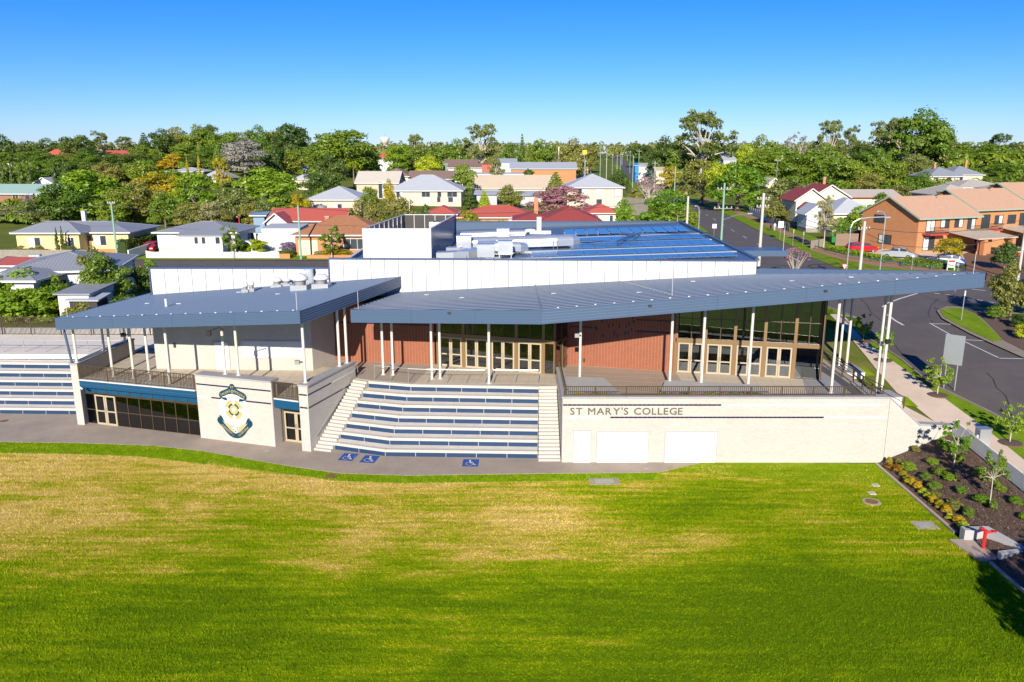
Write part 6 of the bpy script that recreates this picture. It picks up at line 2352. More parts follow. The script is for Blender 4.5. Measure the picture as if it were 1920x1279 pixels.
def gable_roof(q, x0, x1, y0, y1, z, rise, ov=.5, axis='x', th=.12):
    if axis == 'x':
        ym = (y0 + y1) / 2
        a = [(x0 - ov, y0 - ov, z - rise * ov / ((y1 - y0) / 2)), (x1 + ov, y0 - ov, z - rise * ov / ((y1 - y0) / 2)), (x1 + ov, ym, z + rise), (x0 - ov, ym, z + rise)]
        b = [(x0 - ov, ym, z + rise), (x1 + ov, ym, z + rise), (x1 + ov, y1 + ov, z - rise * ov / ((y1 - y0) / 2)), (x0 - ov, y1 + ov, z - rise * ov / ((y1 - y0) / 2))]
    else:
        xm = (x0 + x1) / 2
        e = rise * ov / ((x1 - x0) / 2)
        a = [(x0 - ov, y1 + ov, z - e), (x0 - ov, y0 - ov, z - e), (xm, y0 - ov, z + rise), (xm, y1 + ov, z + rise)]
        b = [(xm, y1 + ov, z + rise), (xm, y0 - ov, z + rise), (x1 + ov, y0 - ov, z - e), (x1 + ov, y1 + ov, z - e)]
    for s in (a, b):
        q.add(s + [(p[0], p[1], p[2] - th) for p in s], [(0, 1, 2, 3), (7, 6, 5, 4), (0, 4, 5, 1), (1, 5, 6, 2), (2, 6, 7, 3), (3, 7, 4, 0)])
def house(name, label, cx, cy, W, D, wall_h, rise, wall, roofm, kind='hip', rz=0.0, wins=(), chim=None, ov=.55, axis=None, cat='house', base=None, trim='w_white', group=None, door=None, foot=.0, footm='brick_orange', z=None):
    z0 = (min(T(cx, cy - D / 2), T(cx, cy)) if z is None else z)
    h = thing(name, label, cat, (cx, cy, z0), rz, group)
    q = MB()
    if foot:
        lpart(MB().box(-W / 2 + .05, W / 2 - .05, -D / 2 + .05, D / 2 - .05, -.6, foot), 'footing', M[footm], h)
    q.box(-W / 2, W / 2, -D / 2, D / 2, foot if foot else -.6, wall_h)
    if kind == 'gable':
        if (axis or 'x') == 'x':
            for s in (-1, 1):
                x = s * W / 2
                q.add([(x, -D / 2, wall_h), (x, D / 2, wall_h), (x, 0, wall_h + rise)], [(0, 1, 2) if s > 0 else (2, 1, 0)])
        else:
            for s in (-1, 1):
                y = s * D / 2
                q.add([(-W / 2, y, wall_h), (W / 2, y, wall_h), (0, y, wall_h + rise)], [(0, 1, 2) if s < 0 else (2, 1, 0)])
    lpart(q, 'wall', M[wall], h)
    q = MB()
    if kind == 'hip':
        hip_roof(q, -W / 2, W / 2, -D / 2, D / 2, wall_h + .02, rise, ov, axis)
    elif kind == 'gable':
        gable_roof(q, -W / 2, W / 2, -D / 2, D / 2, wall_h + .02, rise, ov, axis or 'x')
    else:
        q.add([(-W / 2 - ov, -D / 2 - ov, wall_h), (W / 2 + ov, -D / 2 - ov, wall_h), (W / 2 + ov, D / 2 + ov, wall_h + rise), (-W / 2 - ov, D / 2 + ov, wall_h + rise)] +
              [(-W / 2 - ov, -D / 2 - ov, wall_h - .12), (W / 2 + ov, -D / 2 - ov, wall_h - .12), (W / 2 + ov, D / 2 + ov, wall_h + rise - .12), (-W / 2 - ov, D / 2 + ov, wall_h + rise - .12)],
              [(0, 1, 2, 3), (7, 6, 5, 4), (0, 4, 5, 1), (1, 5, 6, 2), (2, 6, 7, 3), (3, 7, 4, 0)])
    r = lpart(q, 'roof', M[roofm], h)
    if kind == 'hip':
        g = MB()
        e = ov + .02
        for a, b in (((-W / 2 - e, -D / 2 - e), (W / 2 + e, -D / 2 - e)), ((W / 2 + e, -D / 2 - e), (W / 2 + e, D / 2 + e)), ((-W / 2 - e, D / 2 + e), (-W / 2 - e, -D / 2 - e))):
            g.bar((a[0], a[1], wall_h - .06), (b[0], b[1], wall_h - .06), .1, .2)
        lpart(g, 'gutter', M[trim], r)
        c = MB()                                      # ridge and hip caps
        x0, x1, y0, y1, zz = -W / 2 - ov, W / 2 + ov, -D / 2 - ov, D / 2 + ov, wall_h + .03
        if (axis or ('x' if W >= D else 'y')) == 'x':
            k = min((y1 - y0) / 2, (x1 - x0) / 2 * .98)
            ra, rb = (x0 + k, 0, zz + rise), (x1 - k, 0, zz + rise)
        else:
            k = min((x1 - x0) / 2, (y1 - y0) / 2 * .98)
            ra, rb = (0, y0 + k, zz + rise), (0, y1 - k, zz + rise)
        c.bar(ra, rb, .22, .06)
        cor = [(x0, y0, zz), (x1, y0, zz), (x1, y1, zz), (x0, y1, zz)]
        tgt = [ra, rb, rb, ra] if (axis or ('x' if W >= D else 'y')) == 'x' else [ra, ra, rb, rb]
        for p, t in zip(cor, tgt):
            c.bar(p, t, .2, .06)
        lpart(c, 'ridge_cap', M[roofm], r)
    elif kind == 'gable':
        g = MB()
        if (axis or 'x') == 'x':
            e = rise * ov / (D / 2)
            for y in (-D / 2 - ov, ):
                g.bar((-W / 2 - ov, y - .04, wall_h - e - .06), (W / 2 + ov, y - .04, wall_h - e - .06), .1, .2)
            for s in (-1, 1):
                x = s * (W / 2 + ov + .02)
                g.bar((x, -D / 2 - ov, wall_h - e), (x, 0, wall_h + rise), .05, .22)
                g.bar((x, 0, wall_h + rise), (x, D / 2 + ov, wall_h - e), .05, .22)
        else:
            e = rise * ov / (W / 2)
            y = -D / 2 - ov - .02
            g.bar((-W / 2 - ov, y, wall_h - e), (0, y, wall_h + rise), .05, .22)
            g.bar((0, y, wall_h + rise), (W / 2 + ov, y, wall_h - e), .05, .22)
        lpart(g, 'barge_board', M[trim], r)
    for wi in wins:
        wi = list(wi)
        wi[1] = max(.2, min(wi[1], wall_h - wi[3] - .3))
        if wi[4] == 'f' and abs(wi[0]) + wi[2] / 2 > W / 2 - .15:
            continue
        window(h, *wi[:5], W, D, *wi[5:])
    if door:
        dx, dw, dh, dm = door
        d_ = lpart(MB().box(dx - dw / 2, dx + dw / 2, -D / 2 - .05, -D / 2 - .004, foot, foot + dh), 'door', M[dm], h)
        lpart(MB().box(dx + dw * .3, dx + dw * .36, -D / 2 - .09, -D / 2 - .051, foot + dh * .47, foot + dh * .52), 'handle', M['steel'], d_)
    if chim:
        cxx, cyy, ch, cm = chim
        c = lpart(MB().box(cxx - .3, cxx + .3, cyy - .3, cyy + .3, wall_h, wall_h + ch), 'chimney', M[cm], r)
        lpart(MB().box(cxx - .37, cxx + .37, cyy - .37, cyy + .37, wall_h + ch, wall_h + ch + .1), 'chimney_cap', M['concrete_grey'], r)
    return h
def hpx(name, label, x0, x1, yeave, yridge, Y, D, wall, roofm, kind='hip', **kw):
    """house seen from pixel columns x0..x1 (roof edge to roof edge), eaves at row yeave, ridge at yridge"""
    ov = kw.get('ov', .55)
    Yf = Y
    a, b = PY(x0, yeave, Yf), PY(x1, yeave, Yf)
    W = b.x - a.x - 2 * ov
    cy = Yf + D / 2 + ov
    cx = (a.x + b.x) / 2
    z0 = min(T(cx, cy - D / 2), T(cx, cy)) if kw.get('z') is None else kw['z']
    yr = cy if (kind != 'flat') else cy + D / 2
    zr_ = PY((x0 + x1) / 2, yridge, yr).z
    return house(name, label, cx, cy, W, D, a.z - z0, max(.25, zr_ - a.z), wall, roofm, kind, **kw)

# ---- left foreground: white weatherboard house, lean-to, shed
h = hpx('weatherboard_house', 'white weatherboard house with big grey hip roof at the left edge', -22, 178, 510, 471, 80, 11, 'w_white', 'iron_grey', z=4.0, rz=R(14),
        wins=[(.6, 1.5, 1.6, 1.5, 'f', 'w_white', 2), (4.0, 1.5, 1.4, 1.5, 'f', 'w_white', 2), (-3, 1.3, 1.1, 1.4, 'f', 'w_white', 2)])
lpart(MB().box(-3.2, -2.2, -3.4, -2.6, 5.2, 5.4), 'skylight', M['iron_pale'], h)
h2 = hpx('weatherboard_annex', 'white annex with small grey hip roof in front of the left weatherboard house', -45, 66, 527, 502, 75.5, 6, 'w_white', 'iron_grey', z=3.9, wins=[(-1.2, 1.2, .9, 1.2, 'f')])
h3 = hpx('carport', 'grey iron lean-to carport beside the left weatherboard house', 98, 168, 551, 534, 74, 5, 'w_white', 'iron_grey', 'flat', z=3.8, ov=.3, cat='carport')
h4 = hpx('patio_roof', 'rust streaked iron patio roof below the lean-to carport', 120, 184, 563, 555, 73.6, 2, 'dark_metal', 'iron_light', 'flat', z=3.8, ov=.3, cat='carport')
h5 = hpx('red_shed', 'low shed with dull red roof behind the left weatherboard house', -20, 62, 497, 482, 96, 6, 'w_white', 'iron_red', 'gable', z=4.3, cat='shed')
# ---- street houses on the left
hpx('cream_house', 'long cream yellow house with grey hip roof across the street at left', 18, 243, 436, 415, 121, 10, 'w_yellow', 'iron_grey', foot=.55, wins=[(-5.6, 1.15, 1.7, 1.4, 'f'), (-1.9, 1.15, .9, 1.4, 'f'), (.9, 1.15, 1.0, 1.4, 'f'), (4.2, 1.15, 1.8, 1.4, 'f'), (7.2, .7, 2.4, 2.0, 'f', 'w_white', 3)],
    door=(2.4, .9, 2.0, 'brick_brown'), chim=(-1.5, 2, 2.6, 'w_white'))
hpx('cream_house_wing', 'front wing roof of the cream yellow house, left of its door', 18, 150, 437, 415, 118.6, 6, 'w_yellow', 'iron_grey', foot=.55, wins=[(-2.0, 1.15, 1.7, 1.4, 'f'), (3.4, 1.15, .9, 1.4, 'f')])
hpx('white_house', 'white boarded house with grey hip roof behind a scalloped white fence', 284, 444, 436, 415, 121, 10, 'board_white', 'iron_grey', foot=.8, footm='w_grey',
    wins=[(-4.4, 1.5, 1.4, 1.3, 'f', 'w_white', 2), (0.2, 1.6, .9, 1.0, 'f', 'w_white', 1), (2.6, 1.6, 2.0, 1.0, 'f', 'w_white', 3), (4.6, 1.6, 1.2, 1.0, 'f', 'w_white', 2)])
hpx('white_house_porch', 'enclosed porch with grey skillion roof on the front of the white boarded house', 330, 418, 441, 431, 118.5, 2.2, 'board_white', 'iron_grey', 'flat', foot=.8, footm='w_grey', ov=.25,
    wins=[(-2.4, 1.75, 1.0, .95, 'f', 'w_white', 1), (-.1, 1.75, 1.6, .95, 'f', 'w_white', 3), (2.2, 1.75, 1.3, .95, 'f', 'w_white', 2)])
hpx('white_outbuilding', 'flat white rendered outbuilding with a grey door beside the orange house', 489, 562, 428, 425, 132, 6, 'w_white', 'iron_pale', 'flat', ov=.05, door=(2.0, 1.0, 2.1, 'w_grey'), cat='outbuilding')
hpx('tiled_house', 'orange brick house with orange tiled roof and cream garage door', 545, 722, 441, 405, 118, 10, 'brick_orange', 'tile_orange',
    wins=[(2.7, 1.0, 4.0, 1.5, 'f', 'w_white', 4), (6.2, 1.3, .7, 1.3, 'f', 'w_white', 1)], door=(-4.6, 2.8, 2.3, 'garage'), chim=(-2.8, .5, 2.2, 'brick_orange'))
hpx('red_roof_house', 'low brick house with coral red roof and white open gable behind the tiled house', 498, 648, 413, 390, 146, 10, 'brick_brown', 'iron_red', 'gable', wins=[(3, .9, 1.6, 1.2, 'f', 'w_white', 2), (-3, .9, 1.6, 1.2, 'f', 'w_white', 2)])
hpx('red_roof_carport', 'coral red gabled carport with white gable end', 492, 538, 415, 398, 142, 5, 'w_white', 'iron_red', 'gable', axis='y', cat='carport')
hpx('blue_shed', 'small blue steel garden shed under the trees', 467, 499, 403, 397, 150, 4, 'w_blue', 'iron_blue', 'gable', cat='shed')
hpx('villa_left', 'single storey unit with pale grey hip roof and a water tank', 570, 680, 375, 349, 190, 14, 'w_beige', 'iron_pale', wins=[(-3.5, .9, 1.4, 1.2, 'f', 'w_grey', 2), (.8, .9, 2.0, 1.2, 'f', 'w_grey', 2)])
tk = thing('water_tank', 'grey corrugated water tank beside the pale-roofed unit', 'tank', (XY(603, 184, 5), 184, T(-40, 184)))
lpart(MB().lathe([(1.3, 0), (1.3, 2.3), (.2, 2.6)], n=20), 'shell', M['iron_grey'], tk)
lpart(MB().tube((0, 0, 2.55), (0, 0, 2.75), .3, n=12), 'hatch', M['dark_metal'], tk)
hpx('brick_flats', 'two storey pale brick flats with cream gable roof', 664, 748, 342, 321, 232, 14, 'brick_pale', 'iron_cream', 'gable', wins=[(1.5, 1.0, 2.2, 4.6, 'f', 'w_white', 2)], axis='x')
hpx('apartment_block', 'two storey cream apartment block with pale grey hip roof', 722, 868, 358, 328, 215, 16, 'w_beige', 'iron_pale', wins=[(-6.5, 4.3, 1.8, 1.3, 'f', 'w_grey', 2), (.4, 4.3, 2.2, 1.3, 'f', 'w_grey', 2), (4.0, 4.3, 1.0, 1.3, 'f', 'w_grey', 1), (7.4, 4.3, 2.6, 1.3, 'f', 'w_grey', 2), (.4, 1.0, 2.2, 1.3, 'f', 'w_grey', 2), (3.8, 1.0, .9, 1.3, 'f', 'w_grey', 1), (7.6, 1.0, 2.6, 1.3, 'f', 'w_grey', 2)], cat='apartments')
hpx('brown_roof_house', 'house with mottled brown hip roof behind the cream apartment block', 712, 768, 331, 315, 262, 14, 'w_cream', 'tile_brown')
hpx('flats_row', 'long unit block with dusty brown gable roof behind the apartments', 764, 850, 335, 320, 262, 14, 'brick_brown', 'tile_brown', 'gable', wins=[(6, .8, 1.2, 1.3, 'f')])
hpx('motel_row', 'long low beige roofed row of units in the town centre', 882, 1040, 351, 328, 245, 12, 'w_cream', 'iron_sand', 'gable', wins=[(-9, .6, 3.6, 1.4, 'f', 'w_white', 4), (-3, .6, 1.5, 1.5, 'f', 'w_white', 2), (3, .6, 1.5, 1.5, 'f', 'w_white', 2), (9, .6, 3.6, 1.4, 'f', 'w_white', 4)])
hpx('carport_unit', 'white carport with pale skillion roof, left of the two below the beige row', 888, 937, 364, 357, 222, 6, 'w_grey', 'iron_pale', 'flat', ov=.8, cat='carport')
hpx('carport_unit', 'white carport with pale skillion roof, right of the two below the beige row', 970, 1020, 366, 358, 222, 6, 'w_grey', 'iron_pale', 'flat', ov=.8, cat='carport')
hpx('warehouse', 'shed with rusty brown roof and white walls in the town centre', 838, 922, 314, 306, 330, 14, 'w_white', 'tile_brown', 'gable', cat='warehouse')
hpx('warehouse', 'further shed with brown roof above the white-walled one', 832, 896, 307, 299, 372, 14, 'iron_green', 'tile_brown', 'gable', cat='warehouse')
hpx('red_store', 'small dark red fronted store between the white sheds', 903, 923, 309, 306, 328, 8, 'iron_red', 'iron_red', 'flat', ov=.1, cat='shop')
hpx('shop_row', 'long shop building with pale blue roof and orange front', 955, 1083, 316, 304, 320, 16, 'brick_orange', 'iron_light', 'gable', wins=[(-9, .5, 8, 1.6, 'f', 'w_white', 6), (2, .5, 6, 1.6, 'f', 'w_white', 5)], cat='shop')
hpx('white_store', 'boxy white store with roof plant left of the shop row', 932, 970, 306, 297, 345, 14, 'w_white', 'iron_pale', 'flat', ov=.1, wins=[(0, 1.0, 5, 1.2, 'f', 'dark_metal', 3)], cat='shop')
hpx('white_parapet_shop', 'long low white parapet shop in front of the sheds', 860, 985, 326, 324, 300, 10, 'w_white', 'iron_pale', 'flat', ov=.05, wins=[(-6, .3, 8, 1.6, 'f', 'dark_metal', 5), (8, .3, 8, 1.6, 'f', 'dark_metal', 5)], cat='shop')
hpx('hall_house', 'big brown tiled hip roof on the ridge below the yellow sign', 1033, 1105, 305, 290, 480, 24, 'brick_pale', 'tile_brown', chim=(-6, 0, 9, 'w_cream'))
hpx('villa_block', 'two storey cream block with pale hip roof right of the pink tree', 1060, 1172, 352, 326, 218, 16, 'w_beige', 'iron_pale', wins=[(-3.5, 4.4, 2.6, 1.3, 'f', 'w_grey', 2), (1.2, 4.4, 1.5, 1.3, 'f', 'w_grey', 1), (1.2, 1.0, 1.5, 1.3, 'f', 'w_grey', 1), (6.2, 3.8, 1.8, 2.0, 'f', 'dark_metal', 1), (6.2, .6, 1.8, 2.0, 'f', 'dark_metal', 1)], cat='apartments')
hpx('coral_roof_house', 'brick house with long coral roof just right of the weeping trees', 796, 858, 402, 386, 160, 9, 'brick_orange', 'iron_red')
hpx('coral_roof_house', 'longest coral roofed brick house behind the hall roof', 856, 1010, 408, 385, 158, 11, 'brick_orange', 'iron_red', wins=[(3, .8, 1.6, 1.2, 'f')])
hpx('coral_roof_house', 'coral roofed cream house right of the dark red tiled roof', 1098, 1162, 400, 382, 165, 9, 'w_cream', 'iron_red', wins=[(1.5, .8, 1.4, 1.3, 'f'), (-1.5, .8, 1.4, 1.3, 'f')])
hpx('maroon_roof_house', 'dark red tiled house directly behind the hall, left half', 960, 1040, 414, 398, 124, 8, 'w_cream', 'tile_maroon', chim=(.5, -1, 3.2, 'brick_orange'))
hpx('maroon_roof_house', 'dark red tiled pyramid roof directly behind the hall, right half', 1008, 1134, 418, 387, 122, 12, 'w_cream', 'tile_maroon')
# ---- far left
hpx('green_roof_block', 'long brick block with pale green roof at the left edge', -30, 96, 362, 345, 205, 10, 'brick_brown', 'iron_mint', 'gable', wins=[(-1, .9, 1.4, 1.2, 'f'), (5, .9, 1.4, 1.2, 'f'), (2, .6, .8, 1.9, 'f', 'dark_metal', 1)])
hpx('white_sail_roof', 'pale blue-white gabled roof peeking above the green roofed block', 60, 98, 342, 332, 235, 8, 'w_white', 'iron_pale', 'gable', axis='y')
hpx('hill_mansion', 'white house with red hip roof on the left hilltop', 78, 122, 292, 277, 395, 16, 'w_white', 'iron_red', wins=[(0, 3, 3, 1.8, 'f')])
hpx('hill_long_house', 'long low building with red roof on the left hilltop', 182, 262, 293, 282, 400, 14, 'w_white', 'iron_red', 'gable', wins=[(4, 1, 2, 1.6, 'f')])
hpx('hill_edge_house', 'red roof showing at the far left edge of the hilltop', -20, 20, 292, 284, 400, 14, 'w_white', 'iron_red')
hpx('pale_roof_house', 'white roofed house behind the two yellow cypresses', 308, 382, 322, 314, 285, 12, 'w_beige', 'iron_pale')
hpx('pale_roof_house', 'house with pale roof and solar panels right of the yellow cypresses', 372, 425, 335, 318, 262, 12, 'w_beige', 'iron_light', wins=[(1, .9, 1.4, 1.2, 'f')])
hpx('pale_roof_house', 'small pale roofed house half hidden right of the bright dome tree', 548, 580, 336, 327, 250, 9, 'w_beige', 'iron_pale')
hpx('pale_roof_house', 'white house deep in the trees below the weeping hill trees', 530, 575, 318, 306, 300, 10, 'w_white', 'iron_pale')
hpx('hill_red_house', 'small red roofed house beneath the water tower', 706, 738, 296, 284, 420, 12, 'w_white', 'iron_red')
# ---- right side
hpx('gabled_cottage', 'cream timber cottage with red gabled roof beyond the main road', 1490, 1556, 374, 352, 164, 9, 'board_cream', 'tile_maroon', 'gable', axis='y', foot=.9, footm='timber_grey', trim='w_white', wins=[(-1.5, 2.0, 1.2, 1.5, 'f', 'w_white', 2)])
hpx('gabled_cottage_wing', 'higher red gable behind the cream timber cottage', 1520, 1598, 368, 345, 170, 10, 'board_cream', 'tile_maroon', 'gable', axis='y', foot=.9, footm='timber_grey')
hpx('cottage_porch', 'small gabled porch in front of the cream timber cottage', 1507, 1534, 389, 379, 160.5, 3, 'board_cream', 'tile_maroon', 'gable', axis='y', foot=.9, footm='timber_grey', ov=.3)
hpx('iron_roof_cottage', 'white cottage with streaky pale iron roof right of the red gables', 1560, 1652, 401, 371, 146, 10, 'board_cream', 'iron_pale', foot=.8, footm='timber_grey')
hpx('iron_roof_porch', 'white gabled porch left of the streaky iron roof', 1510, 1562, 399, 381, 152, 5, 'board_white', 'iron_pale', 'gable', axis='y', foot=.8, footm='timber_grey')
hpx('green_roof_house', 'green hip roof rising behind the red gabled cottage', 1506, 1582, 362, 344, 190, 10, 'w_cream', 'iron_green', chim=(2, 0, 3.4, 'brick_orange'))
hpx('cream_gable_house', 'cream gable wall with a tall aerial among the dark trees', 1436, 1470, 346, 333, 205, 8, 'w_cream', 'iron_cream', 'gable', axis='y')
hpx('cream_roof_villa', 'cream tiled villa with maroon trim behind the white flowering tree', 1582, 1695, 369, 355, 178, 10, 'w_cream', 'tile_cream', 'gable', trim='f_red')
hpx('cream_roof_villa', 'cream tiled hip roof directly above the left townhouse ridge', 1758, 1852, 366, 346, 178, 12, 'w_tan', 'tile_cream', wins=[(2, .9, 2, 1.1, 'f', 'w_white', 2)])
hpx('cream_roof_villa', 'large cream tiled villa with small gable near the right edge', 1796, 1902, 352, 336, 205, 13, 'w_beige', 'tile_cream', wins=[(-2, 1, 1.3, 1.2, 'f', 'w_white', 2), (1, 1, 1.3, 1.2, 'f', 'w_white', 2)])
hpx('cream_roof_villa', 'cream tiled villa cut off by the right edge', 1880, 1960, 356, 342, 190, 11, 'w_tan', 'tile_cream')
hpx('hilltop_villa', 'cream two storey villa with blue-grey hip roof on the right slope', 1742, 1812, 331, 313, 250, 12, 'w_cream', 'iron_grey', wins=[(1, 3.2, .9, 1.8, 'f', 'f_red', 1), (2.8, 3.2, .9, 1.8, 'f', 'f_red', 1), (4.5, 3.2, .9, 1.8, 'f', 'f_red', 1)], chim=(-1, 0, 4, 'brick_orange'))
hpx('hilltop_villa', 'second blue-grey hip roof with chimney right of the hilltop villa', 1782, 1848, 328, 311, 256, 12, 'w_cream', 'iron_grey', chim=(2.5, 0, 4.4, 'brick_orange'))
hpx('roadside_shed', 'white sheds with pale roof beside the far end of the road', 1192, 1225, 311, 306, 430, 10, 'w_white', 'iron_light', 'gable', cat='shed')
hpx('blue_tarp_shed', 'bright blue covered stall beside the far road', 1189, 1200, 310, 306, 425, 6, 'blue_tarp', 'blue_tarp', 'gable', cat='shed')
hpx('tree_house', 'pale grey wall of a house showing through the trees behind the big gum', 1356, 1382, 300, 284, 330, 9, 'w_grey', 'iron_light', 'flat', ov=.2)
hpx('roadside_house', 'tan roofed house right of the far roadside sheds', 1228, 1275, 319, 313, 400, 10, 'w_cream', 'iron_sand', 'gable')

# ---- brick townhouses at right: a stepped row of three
def townhouse(label, ax, ay, bx, by, D, wall_h, rise, first):
    """front wall from a to b"""
    a, b = Vector((ax, ay)), Vector((bx, by))
    d = (b - a).normalized()
    L = (b - a).length
    nrm = Vector((-d.y, d.x))
    c = (a + b) / 2 + nrm * D / 2
    h = house('townhouse', label, c.x, c.y, L, D, wall_h, rise, 'brick_orange', 'tile_peach', 'gable', math.atan2(d.y, d.x), trim='f_green', cat='townhouse', z=4.6, group='orange brick townhouses',
              wins=[(-L * .30, 3.2, 1.7, 2.0, 'f', 'dark_metal', 2), (-L * .06, 3.7, 1.7, 1.3, 'f', 'dark_metal', 2), (L * .18, 3.7, 1.7, 1.3, 'f', 'dark_metal', 2), (L * .40, 3.2, 1.6, 2.0, 'f', 'dark_metal', 2),
                    (-L * .30, .4, 2.2, 2.0, 'f', 'dark_metal', 2)] + ([(2.0, 4.2, 1.9, 1.1, 'l', 'dark_metal', 2), (.5, .9, 2.4, 1.3, 'l', 'dark_metal', 3)] if first else []))
    for x in (-L * .27, L * .42):
        bal = lpart(MB().box(x - 1.9, x + 1.9, -D / 2 - 1.5, -D / 2, 2.75, 3.0), 'balcony', M['f_red'], h)
        q = MB()
        for i in range(20):
            xx = x - 1.85 + 3.7 * i / 19
            q.bar((xx, -D / 2 - 1.45, 3.0), (xx, -D / 2 - 1.45, 3.95), .03, .03)
        q.bar((x - 1.9, -D / 2 - 1.45, 3.95), (x + 1.9, -D / 2 - 1.45, 3.95), .06, .06)
        lpart(q, 'balcony_rail', M['dark_metal'], bal)
    q = MB()
    q.add([(-L * .05, -D / 2 - .02, 3.3), (L * .62, -D / 2 - .02, 3.3), (L * .62, -D / 2 - 6, 2.6), (-L * .05, -D / 2 - 6, 2.6), (-L * .05, -D / 2 - .02, 3.12), (L * .62, -D / 2 - .02, 3.12), (L * .62, -D / 2 - 6, 2.42), (-L * .05, -D / 2 - 6, 2.42)],
          [(3, 2, 1, 0), (4, 5, 6, 7), (0, 1, 5, 4), (1, 2, 6, 5), (2, 3, 7, 6), (3, 0, 4, 7)])
    lpart(q, 'carport_roof', M['iron_sand'], h)
    for x in (L * .10, L * .58):
        lpart(MB().box(x - .35, x + .35, -D / 2 - 5.8, -D / 2 - 5.1, -.3, 2.5), 'carport_pier', M['brick_orange'], h)
    lpart(MB().box(L * .08, L * .3, -D / 2 - 4.8, -D / 2 - 4.6, -.3, 2.2), 'carport_wall', M['brick_orange'], h)
    ds = lpart(MB().tube((L * .2, -.8, wall_h + rise * .8), (L * .2, -.8, wall_h + rise + .5), .03, n=6), 'dish_mast', M['dark_metal'], h)
    lpart(MB().lathe([(.02, 0), (.32, .06), (.45, .16), (.43, .17), (.3, .09)], (L * .2, -1.0, wall_h + rise + .45), n=14), 'satellite_dish', M['dark_metal'], h)
ta, tb = PY(1716, 459, 120), None
T1 = (XY(1718, 121, 6), 121.0)
townhouse('orange brick townhouse with the big gable wall, leftmost of the row', T1[0], 121.0, T1[0] + 11.4, 125.6, 11, 5.5, 2.7, True)
townhouse('orange brick townhouse in the middle of the row', T1[0] + 12.0, 127.4, T1[0] + 23.4, 132.0, 11, 6.3, 2.7, False)
townhouse('orange brick townhouse cut off by the right edge', T1[0] + 24.0, 133.8, T1[0] + 36, 138.6, 11, 7.1, 2.7, False)

# ---- fences, walls, hedges
def board_fence(label, a, b, h, mat, name='board_fence', cap=None, scal=0.0, bw=.14, group=None, gap=.012):
    a, b = Vector((a[0], a[1])), Vector((b[0], b[1]))
    L = (b - a).length
    d = (b - a) / L
    t_ = thing(name, label, 'fence', (a.x, a.y, T(a.x, a.y)), 0, group)
    n = min(280, max(1, round(L / bw)))
    bw = L / n
    hs_ = {}
    for i in range(n):
        p = a + d * (bw * (i + .5))
        hh = h
        if scal:
            ph = ((i * bw) % 2.6) / 2.6
            hh = h - scal * math.sin(math.pi * ph)
        k = round(hh, 2)
        if k not in hs_:
            hs_[k] = MB().box(-bw / 2 + gap / 2, bw / 2 - gap / 2, -.012, .012, 0, k).mesh('board', M[mat])
        m = frame((p.x, p.y, T(p.x, p.y) + .04), d)
        inst('board', hs_[k], t_, m)
    q = MB()
    for i in range(max(1, int(L / 2.6)) + 1):
        p = a + d * min(L, i * 2.6)
        z = T(p.x, p.y)
        wpart(MB().box(p.x - .05, p.x + .05, p.y + .02, p.y + .12, z - .2, z + h + .08), 'post', M[mat], t_)
    for i in range(max(1, int(L / 6))):
        n_ = max(1, int(L / 6))
        p, q_ = a + d * (L * i / n_), a + d * (L * (i + 1) / n_)
        wpart(MB().bar((p.x, p.y + .04, T(p.x, p.y) + h * .6), (q_.x, q_.y + .04, T(q_.x, q_.y) + h * .6), .04, .08), 'rail', M[mat], t_)
    return t_
board_fence('white scalloped picket fence in front of the white boarded house', (XY(270, 115.5), 115.5), (XY(521, 115.5), 115.5), 1.05, 'w_white', 'scalloped_fence', scal=.16, bw=.17)
board_fence('weathered timber fence in front of the cream yellow house', (XY(-10, 114.8), 114.8), (XY(180, 114.8), 114.8), 1.25, 'timber_grey')
board_fence('grey timber side fence right of the cream yellow house', (XY(247, 128), 128), (XY(262, 128), 128), 1.8, 'timber_grey')
board_fence('stepped grey timber fence climbing right of the cream block', (XY(1168, 196), 196), (XY(1215, 188), 188), 4.0, 'timber_grey', bw=.3)
board_fence('white paling fence along the main road under the bright tree', (57.6, 196), (54.4, 168), 1.7, 'w_white', bw=.2)
board_fence('dark timber fence between the white paling fence and the sign', (54.3, 167), (52.8, 153), 1.5, 'timber_grey', bw=.2)
board_fence('low timber fence by the pale gum at the townhouse corner', (XY(1524, 127), 127), (XY(1548, 130), 130), 1.3, 'timber_grey', bw=.2)
board_fence('red brown steel fence between the bins and the townhouse', (XY(1570, 131), 131), (XY(1612, 131), 131), 2.0, 'tile_brown', bw=.25)
def rail_fence(label, pts, h, mat):
    t_ = thing('rail_fence', label, 'fence', (pts[0][0], pts[0][1], T(*pts[0])))
    for a, b in zip(pts, pts[1:]):
        wpart(MB().bar((a[0], a[1], T(*a) + h), (b[0], b[1], T(*b) + h), .1, .1), 'rail', M[mat], t_)
        wpart(MB().box(a[0] - .06, a[0] + .06, a[1] - .06, a[1] + .06, T(*a) - .1, T(*a) + h + .1), 'post', M[mat], t_)
M['green_rail'] = plain('green_rail', (.03, .12, .10), .6)
pp = gl2([(1528, 468), (1548, 473), (1567, 479), (1588, 485), (1612, 488), (1634, 492), (1660, 495), (1690, 499), (1720, 503), (1745, 506), (1768, 508)])
rail_fence('low dark green rail fence in front of the townhouse hedge', pp, .55, 'green_rail')
